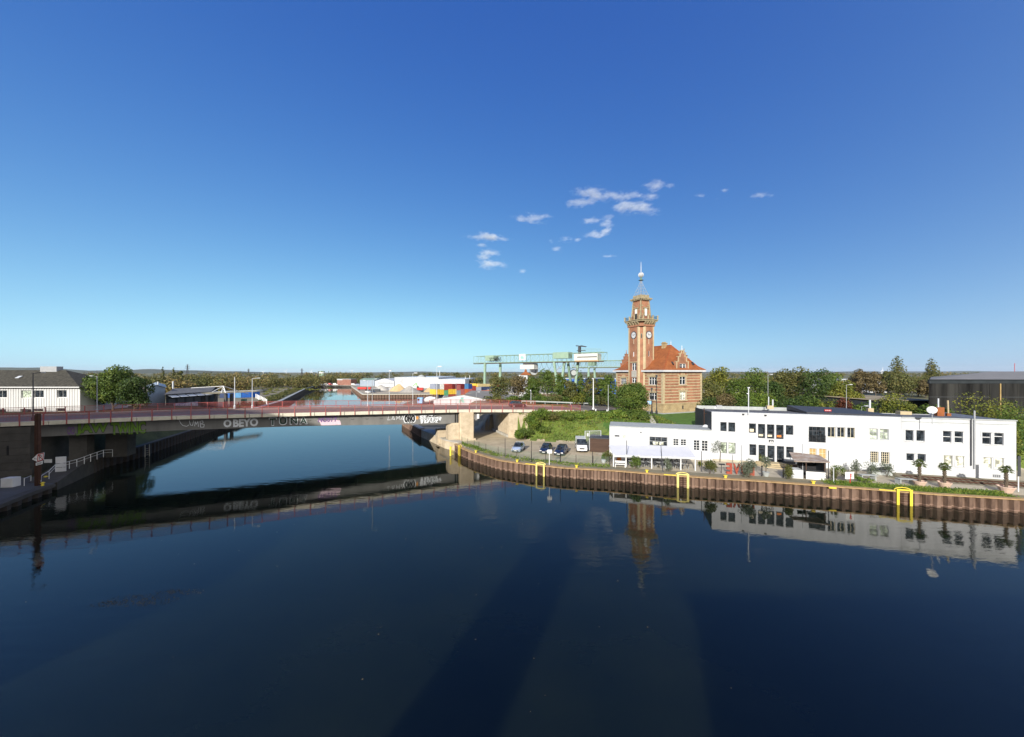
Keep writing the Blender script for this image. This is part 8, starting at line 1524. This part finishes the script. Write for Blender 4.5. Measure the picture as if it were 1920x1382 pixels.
for i, (px, py, d, w_, h_, mt, lb) in enumerate(((1014, 768, 80.6, 4.2, 3.6, 'bgreen', 'bright green ivy clump hanging over the wing wall'), (996, 790, 78.2, 3.8, 3.4, 'bgreen', 'ivy and brambles halfway down the wing wall'), (984, 808, 77.6, 3.4, 3.0, 'leaf', 'bramble clump at the lower corner of the wing wall'), (976, 818, 77.8, 2.6, 2.2, 'bgreen', 'weeds at the very foot of the wing wall'), (1030, 776, 81.5, 4.6, 2.2, 'oleaf', 'dry brown shrub at the top of the embankment'), (1020, 796, 79.0, 4.4, 1.6, 'leaf', 'green brambles in the middle of the embankment'), (1060, 778, 82.5, 5, 1.6, 'leaf', 'leafy shrub below the white kerb posts'), (1095, 780, 83, 5, 1.4, 'bgreen', 'low green shrub below the road bend'))):
    c = P(px, py, d); z = max(1.6, c.z - h_ * .6) if c.x < 5 else rb_h(c.x, c.y) - .2; bush('embankment_bush', lb, c.x, c.y, z, w_, h_, mt, 1500, .27, 100 + i, 'bush', group='bushes on the embankment')
RG = [(1333, 716, 46, 104, 'oleaf', 'olive tree directly right of the harbour office'), (1350, 682, 54, 108, 'yleaf', 'tall yellow green tree right of the harbour office'), (1384, 706, 52, 104, 'leaf', 'green tree between the two tall left ones'), (1414, 691, 62, 106, 'leaf', 'broad green tree behind the camera mast'), (1446, 712, 44, 102, 'dleaf', 'dark green tree in the gap behind the rear parapet'), (1467, 690, 50, 110, 'oleaf', 'thin olive tree with gaps in its crown'), (1496, 687, 56, 108, 'oleaf', 'brownish tall tree in the middle of the right hand row'), (1533, 687, 68, 102, 'dleaf', 'tallest dark green tree of the right hand row'), (1558, 698, 48, 106, 'leaf', 'mid green tree right of the tallest dark one'), (1580, 714, 50, 98, 'yleaf', 'yellowing tree beside the grey lamp on the right'), (1604, 734, 44, 94, 'yleaf', 'low yellow green tree at the right end of the row')]
for i, (px, yt, w_, d, mt, lb) in enumerate(RG): ptree(px, yt, w_, d, mt, lb, 120 + i, 4.6, n=3300, leaf=.46, clear=.05, lobes=16, group='trees behind the white building')
for i, (px, yt, w_, d, mt, lb) in enumerate(((1362, 736, 46, 90, 'bleaf', 'purplish brown shrub behind the roof vents'), (1330, 742, 40, 92, 'dleaf', 'dark shrub beside the stone base of the office'), (1400, 744, 44, 90, 'leaf', 'green shrub left of the camera mast'), (1430, 729, 52, 92, 'bgreen', 'bright green bush behind the camera mast'), (1484, 735, 66, 92, 'dleaf', 'large round dark green bush behind the rear parapet'), (1522, 742, 46, 90, 'leaf', 'green bush behind the small red banner'), (1553, 744, 50, 88, 'yleaf', 'yellow green bush right of the small red banner'), (1588, 741, 32, 84, 'rleaf', 'rust red round bush beside the grey lamp'), (1618, 751, 40, 82, 'leaf', 'green bush left of the beige roof'), (1662, 734, 56, 80, 'yleaf', 'yellow green bushy tree before the beige roof'), (1738, 748, 46, 74, 'leaf', 'green shrub left of the white satellite dish'), (1700, 752, 46, 78, 'yleaf', 'yellowish shrub behind the low chimney stack'), (1768, 764, 26, 70, 'leaf', 'small green shrub behind the brick chimney'))):
    x = X(px, d); zb = 4.6; bush('background_bush', lb, x, d, zb, w_ / FPX * d, P(px, yt, d).z - zb, mt, 1900, .36, 150 + i, 'bush', group='bushes behind the white building', lobes=10)
ptree(1586.5, 720, 1, 80, 'yleaf', 'x', 0, 4.6, n=1) if False else None
ground_pole(1440, 768, 703, 92, 'thin grey lamp among the trees behind the rear parapet', 'grey', .08); ground_pole(1587, 770, 722, 78, 'grey lamp with small head beside the rust red bush', 'grey', .07); ground_pole(1615.5, 775, 762, 70, 'short curved grey lamp behind the raised roof', 'grey', .05)
for i, (px, yt, w_, d, mt, sh_, lb) in enumerate(((1616, 692, 36, 200, 'bleaf', 'round', 'brown autumn tree left of the wind turbine'), (1642, 697, 34, 195, 'bleaf', 'round', 'second brown autumn tree below the wind turbine'), (1682, 667, 40, 205, 'oleaf', 'poplar', 'tallest brown poplar on the right'), (1664, 692, 24, 200, 'oleaf', 'round', 'brown tree leaning on the tallest poplar'), (1690, 704, 62, 190, 'oleaf', 'round', 'wide olive tree at the foot of the tallest poplar'), (1747, 671, 34, 215, 'oleaf', 'poplar', 'second brown poplar beside the dark hall'), (1722, 706, 54, 195, 'oleaf', 'round', 'olive bushes between the two poplars'), (1736, 712, 32, 185, 'bleaf', 'round', 'brown tree touching the dark hall corner'), (1600, 708, 30, 205, 'bleaf', 'round', 'small brown tree right of the distant white building'))): ptree(px, yt, w_, d, mt, lb, 180 + i, 2.9, sh_, n=2600, leaf=.75, clear=.06, lobes=16 if sh_ == 'poplar' else 12, group='brown trees on the right')
for i, (px, yt, w_, d, h0, mt, lb) in enumerate(((1888, 733, 90, 57, 2, 'yleaf', 'large yellow green shrub rising behind the right end of the white building'), (1925, 745, 70, 52, 2, 'leaf', 'green shrub cut by the right edge behind the panel sign'), (1918, 800, 40, 49.5, 1.6, 'yleaf', 'low shrub at the right corner of the white building'))):
    x = X(px, d) + (.8 if i == 2 else 0); bush('corner_shrub', lb, x, d + 2, h0, w_ / FPX * d, P(px, yt, d).z - h0, mt, 3600, .26, 200 + i, 'shrub', lobes=14)
# poplars in the left skyline
for i, (px, yt, w_, d, lb) in enumerate(((305, 687, 9, 330, 'slim brown poplar above the left woods'), (325.5, 688, 9, 330, 'second slim brown poplar above the left woods'), (337, 693, 14, 320, 'small rounded tree beside the second slim poplar'))): ptree(px, yt, w_, d, 'oleaf', lb, 220 + i, 2.5, 'poplar' if i < 2 else 'round', n=700, leaf=1.0, clear=.03, lobes=9)
# woods: far masses
def woods(name, items, seed, leaf=1.3, per=150):
    r = np.random.default_rng(seed); out = []
    for k, (x, y, zb, h, w_) in enumerate(items):
        lb = [((x + r.uniform(-.3, .3) * w_, y + r.uniform(-.3, .3) * w_, zb + h * r.uniform(.3, .75)), (w_ * .3, w_ * .3, h * .27)) for _ in range(6)] + [((x, y, zb + h * .25), (w_ * .45, w_ * .4, h * .28))]
        out.append(leaf_cloud(lb, per, leaf, seed * 1000 + k, .2))
    return link(name, quads_mesh(name, np.concatenate(out), M['forest']), None, 'stuff')
rng = random.Random(11); it = []
for _ in range(190):
    px = rng.uniform(160, 600); d = rng.uniform(300, 400); base = interp(px, [(160, 705), (240, 706), (300, 704), (400, 701), (470, 706), (520, 703), (590, 703), (620, 706)]); yt = base + rng.uniform(-2, 4); it.append((X(px, d), d, 2.2, P(px, yt, d).z - 2.2, rng.uniform(9, 15)))
for _ in range(40): px = rng.uniform(300, 350); d = rng.uniform(175, 240); it.append((X(px, d), d, 2.6, P(px, rng.uniform(706, 716), d).z - 2.6, rng.uniform(7, 11)))
for _ in range(45): px = rng.uniform(345, 470); d = rng.uniform(225, 275); it.append((X(px, d), d, 2.6, P(px, rng.uniform(704, 715), d).z - 2.6, rng.uniform(7, 12)))
woods('left_woods', it, 5, 1.25, 190)
it = []
for _ in range(150):
    px = rng.uniform(560, 740); d = rng.uniform(430, 560); yt = interp(px, [(560, 704), (600, 706), (625, 703), (650, 703), (668, 710), (700, 711), (740, 710)]) + rng.uniform(-1, 3); it.append((X(px, d), d, 1.9, P(px, yt, d).z - 1.9, rng.uniform(10, 17)))
for _ in range(90): px = rng.uniform(865, 1160); d = rng.uniform(330, 520); it.append((X(px, d), d, 1.9, P(px, rng.uniform(706, 712), d).z - 1.9, rng.uniform(8, 14)))
for _ in range(120): px = rng.uniform(1310, 1760); d = rng.uniform(300, 420); it.append((X(px, d), d, 1.9, P(px, rng.uniform(705, 711), d).z - 1.9, rng.uniform(9, 14)))
woods('middle_woods', it, 6, 1.5, 150)
it = []
for _ in range(520): px = rng.uniform(-150, 2100); d = rng.uniform(650, 2200); h = max(4, (CAMZ - 1.9) + rng.uniform(-6, 3)); it.append((X(px, d), d, 1.9, h, rng.uniform(18, 40)))
woods('far_woods', it, 7, 3.2, 90)
it = []
for _ in range(120): y = rng.uniform(118, 330); x = interp(y, [(p[1], p[0]) for p in LS]) - rng.uniform(2.5, 9); it.append((x, y, 2.4, rng.uniform(.7, 2.2), rng.uniform(1.6, 4)))
o = woods('bank_undergrowth', it, 8, .5, 90); o.data.materials[0] = M['oleaf']
it = []
for _ in range(70): x = rng.uniform(-205, -120); y = rng.uniform(215, 300); it.append((x - 25, y, 2.5, rng.uniform(.6, 1.6), rng.uniform(2, 5)))
o = woods('yard_weeds', it, 9, .6, 50); o.data.materials[0] = M['yleaf']
# fallen leaves and a weed mat floating on the water
r = np.random.default_rng(9); n_ = 55; c = np.stack([r.uniform(-38, 12, n_), r.uniform(17, 44, n_), np.full(n_, .012)], 1); a = r.uniform(0, 6.28, n_); s_ = r.uniform(.02, .055, n_)[:, None]; t = np.stack([np.cos(a), np.sin(a), 0 * a], 1) * s_; b2 = np.stack([-np.sin(a), np.cos(a), 0 * a], 1) * s_ * .6
link('floating_leaves', quads_mesh('floating_leaves', np.stack([c - t, c - b2, c + t, c + b2], 1).reshape(-1, 3), M['oak']), None, 'stuff')
wm_ = leaf_cloud([((-26.2, 25.6, -.02), (2.6, .75, .035)), ((-24.4, 26.6, -.02), (1.8, .4, .03)), ((-28, 25.2, -.02), (1.2, .4, .03))], 700, .10, 55); wm_[:, 2] = np.clip(wm_[:, 2], .004, .02)
link('weed_mat', quads_mesh('weed_mat', wm_, M['bleaf']), None, 'stuff')

# ------------------------------------------------------------------ clouds: thin vapour far above the harbour
m, n, l, b = newmat('cloud_vapour'); n.remove(b); pv_ = n.new('ShaderNodeVolumePrincipled'); l.new(pv_.outputs[0], n['Material Output'].inputs['Volume']); pv_.inputs['Anisotropy'].default_value = -.55; pv_.inputs['Color'].default_value = (.94, .98, 1, 1)
tc = n.new('ShaderNodeTexCoord'); ge = n.new('ShaderNodeNewGeometry'); no = n.new('ShaderNodeTexNoise'); no.inputs['Scale'].default_value = .016; no.inputs['Detail'].default_value = 6; no.inputs['Roughness'].default_value = .68; mp = n.new('ShaderNodeMapping'); mp.inputs['Scale'].default_value = (.6, .6, 1.6); l.new(ge.outputs['Position'], mp.inputs[0]); l.new(mp.outputs[0], no.inputs['Vector'])
ln = n.new('ShaderNodeVectorMath'); ln.operation = 'LENGTH'; l.new(tc.outputs['Object'], ln.inputs[0])
ad = n.new('ShaderNodeMath'); ad.operation = 'MULTIPLY_ADD'; ad.inputs[1].default_value = -.42; l.new(ln.outputs['Value'], ad.inputs[0]); l.new(no.outputs['Fac'], ad.inputs[2])
mr = n.new('ShaderNodeMapRange'); mr.inputs['From Min'].default_value = .255; mr.inputs['From Max'].default_value = .56; mr.inputs['To Max'].default_value = .0095; l.new(ad.outputs[0], mr.inputs['Value']); l.new(mr.outputs[0], pv_.inputs['Density']); M['cloud'] = m
CL = [(760, 125, 160, 40), (880, 150, 180, 35), (1010, 140, 90, 35), (1110, 152, 100, 36), (700, 190, 120, 40), (780, 170, 60, 22), (1140, 88, 110, 40), (1230, 88, 50, 24), (1000, 212, 190, 50), (1090, 232, 130, 36), (430, 278, 170, 36), (770, 295, 80, 36), (860, 300, 66, 60), (855, 350, 56, 50), (790, 372, 100, 36), (150, 385, 150, 36), (220, 390, 130, 28), (130, 432, 70, 25), (180, 475, 100, 38), (150, 505, 90, 40), (190, 545, 130, 42), (530, 405, 40, 22), (620, 398, 70, 28), (575, 455, 60, 26), (690, 400, 40, 16), (370, 585, 35, 20), (870, 497, 70, 14), (1545, 115, 50, 20), (1400, 145, 60, 14), (1490, 165, 40, 12), (1760, 140, 110, 20)]
cm_ = MB().lathe([(max(.02, math.sin(math.pi * i / 10)), -math.cos(math.pi * i / 10)) for i in range(11)], (0, 0, 0), 14); first = cm_.build('cloud', M['cloud'], kind='stuff')
for k, (x, y, w_, h_) in enumerate(CL):
    o = first if k == 0 else first.copy()
    if k: COL.objects.link(o)
    c = P(860 + x / 3.097, 320 + y / 3.097, 3600); rx, rz = w_ / 3.097 / FPX * 3600 * .95, h_ / 3.097 / FPX * 3600 * 1.0; o.location = c; o.scale = (rx, (rx + rz) * .4, rz)

# ------------------------------------------------------------------ thin even air round the whole place
m, n, l, b = newmat('thin_air'); n.remove(b); pv_ = n.new('ShaderNodeVolumePrincipled'); l.new(pv_.outputs[0], n['Material Output'].inputs['Volume']); pv_.inputs['Density'].default_value = HAZE; pv_.inputs['Color'].default_value = (.86, .93, 1, 1); pv_.inputs['Anisotropy'].default_value = 0
MB().box((0, 10900, 84), (28600, 23000, 174)).build('haze', m, kind='stuff')
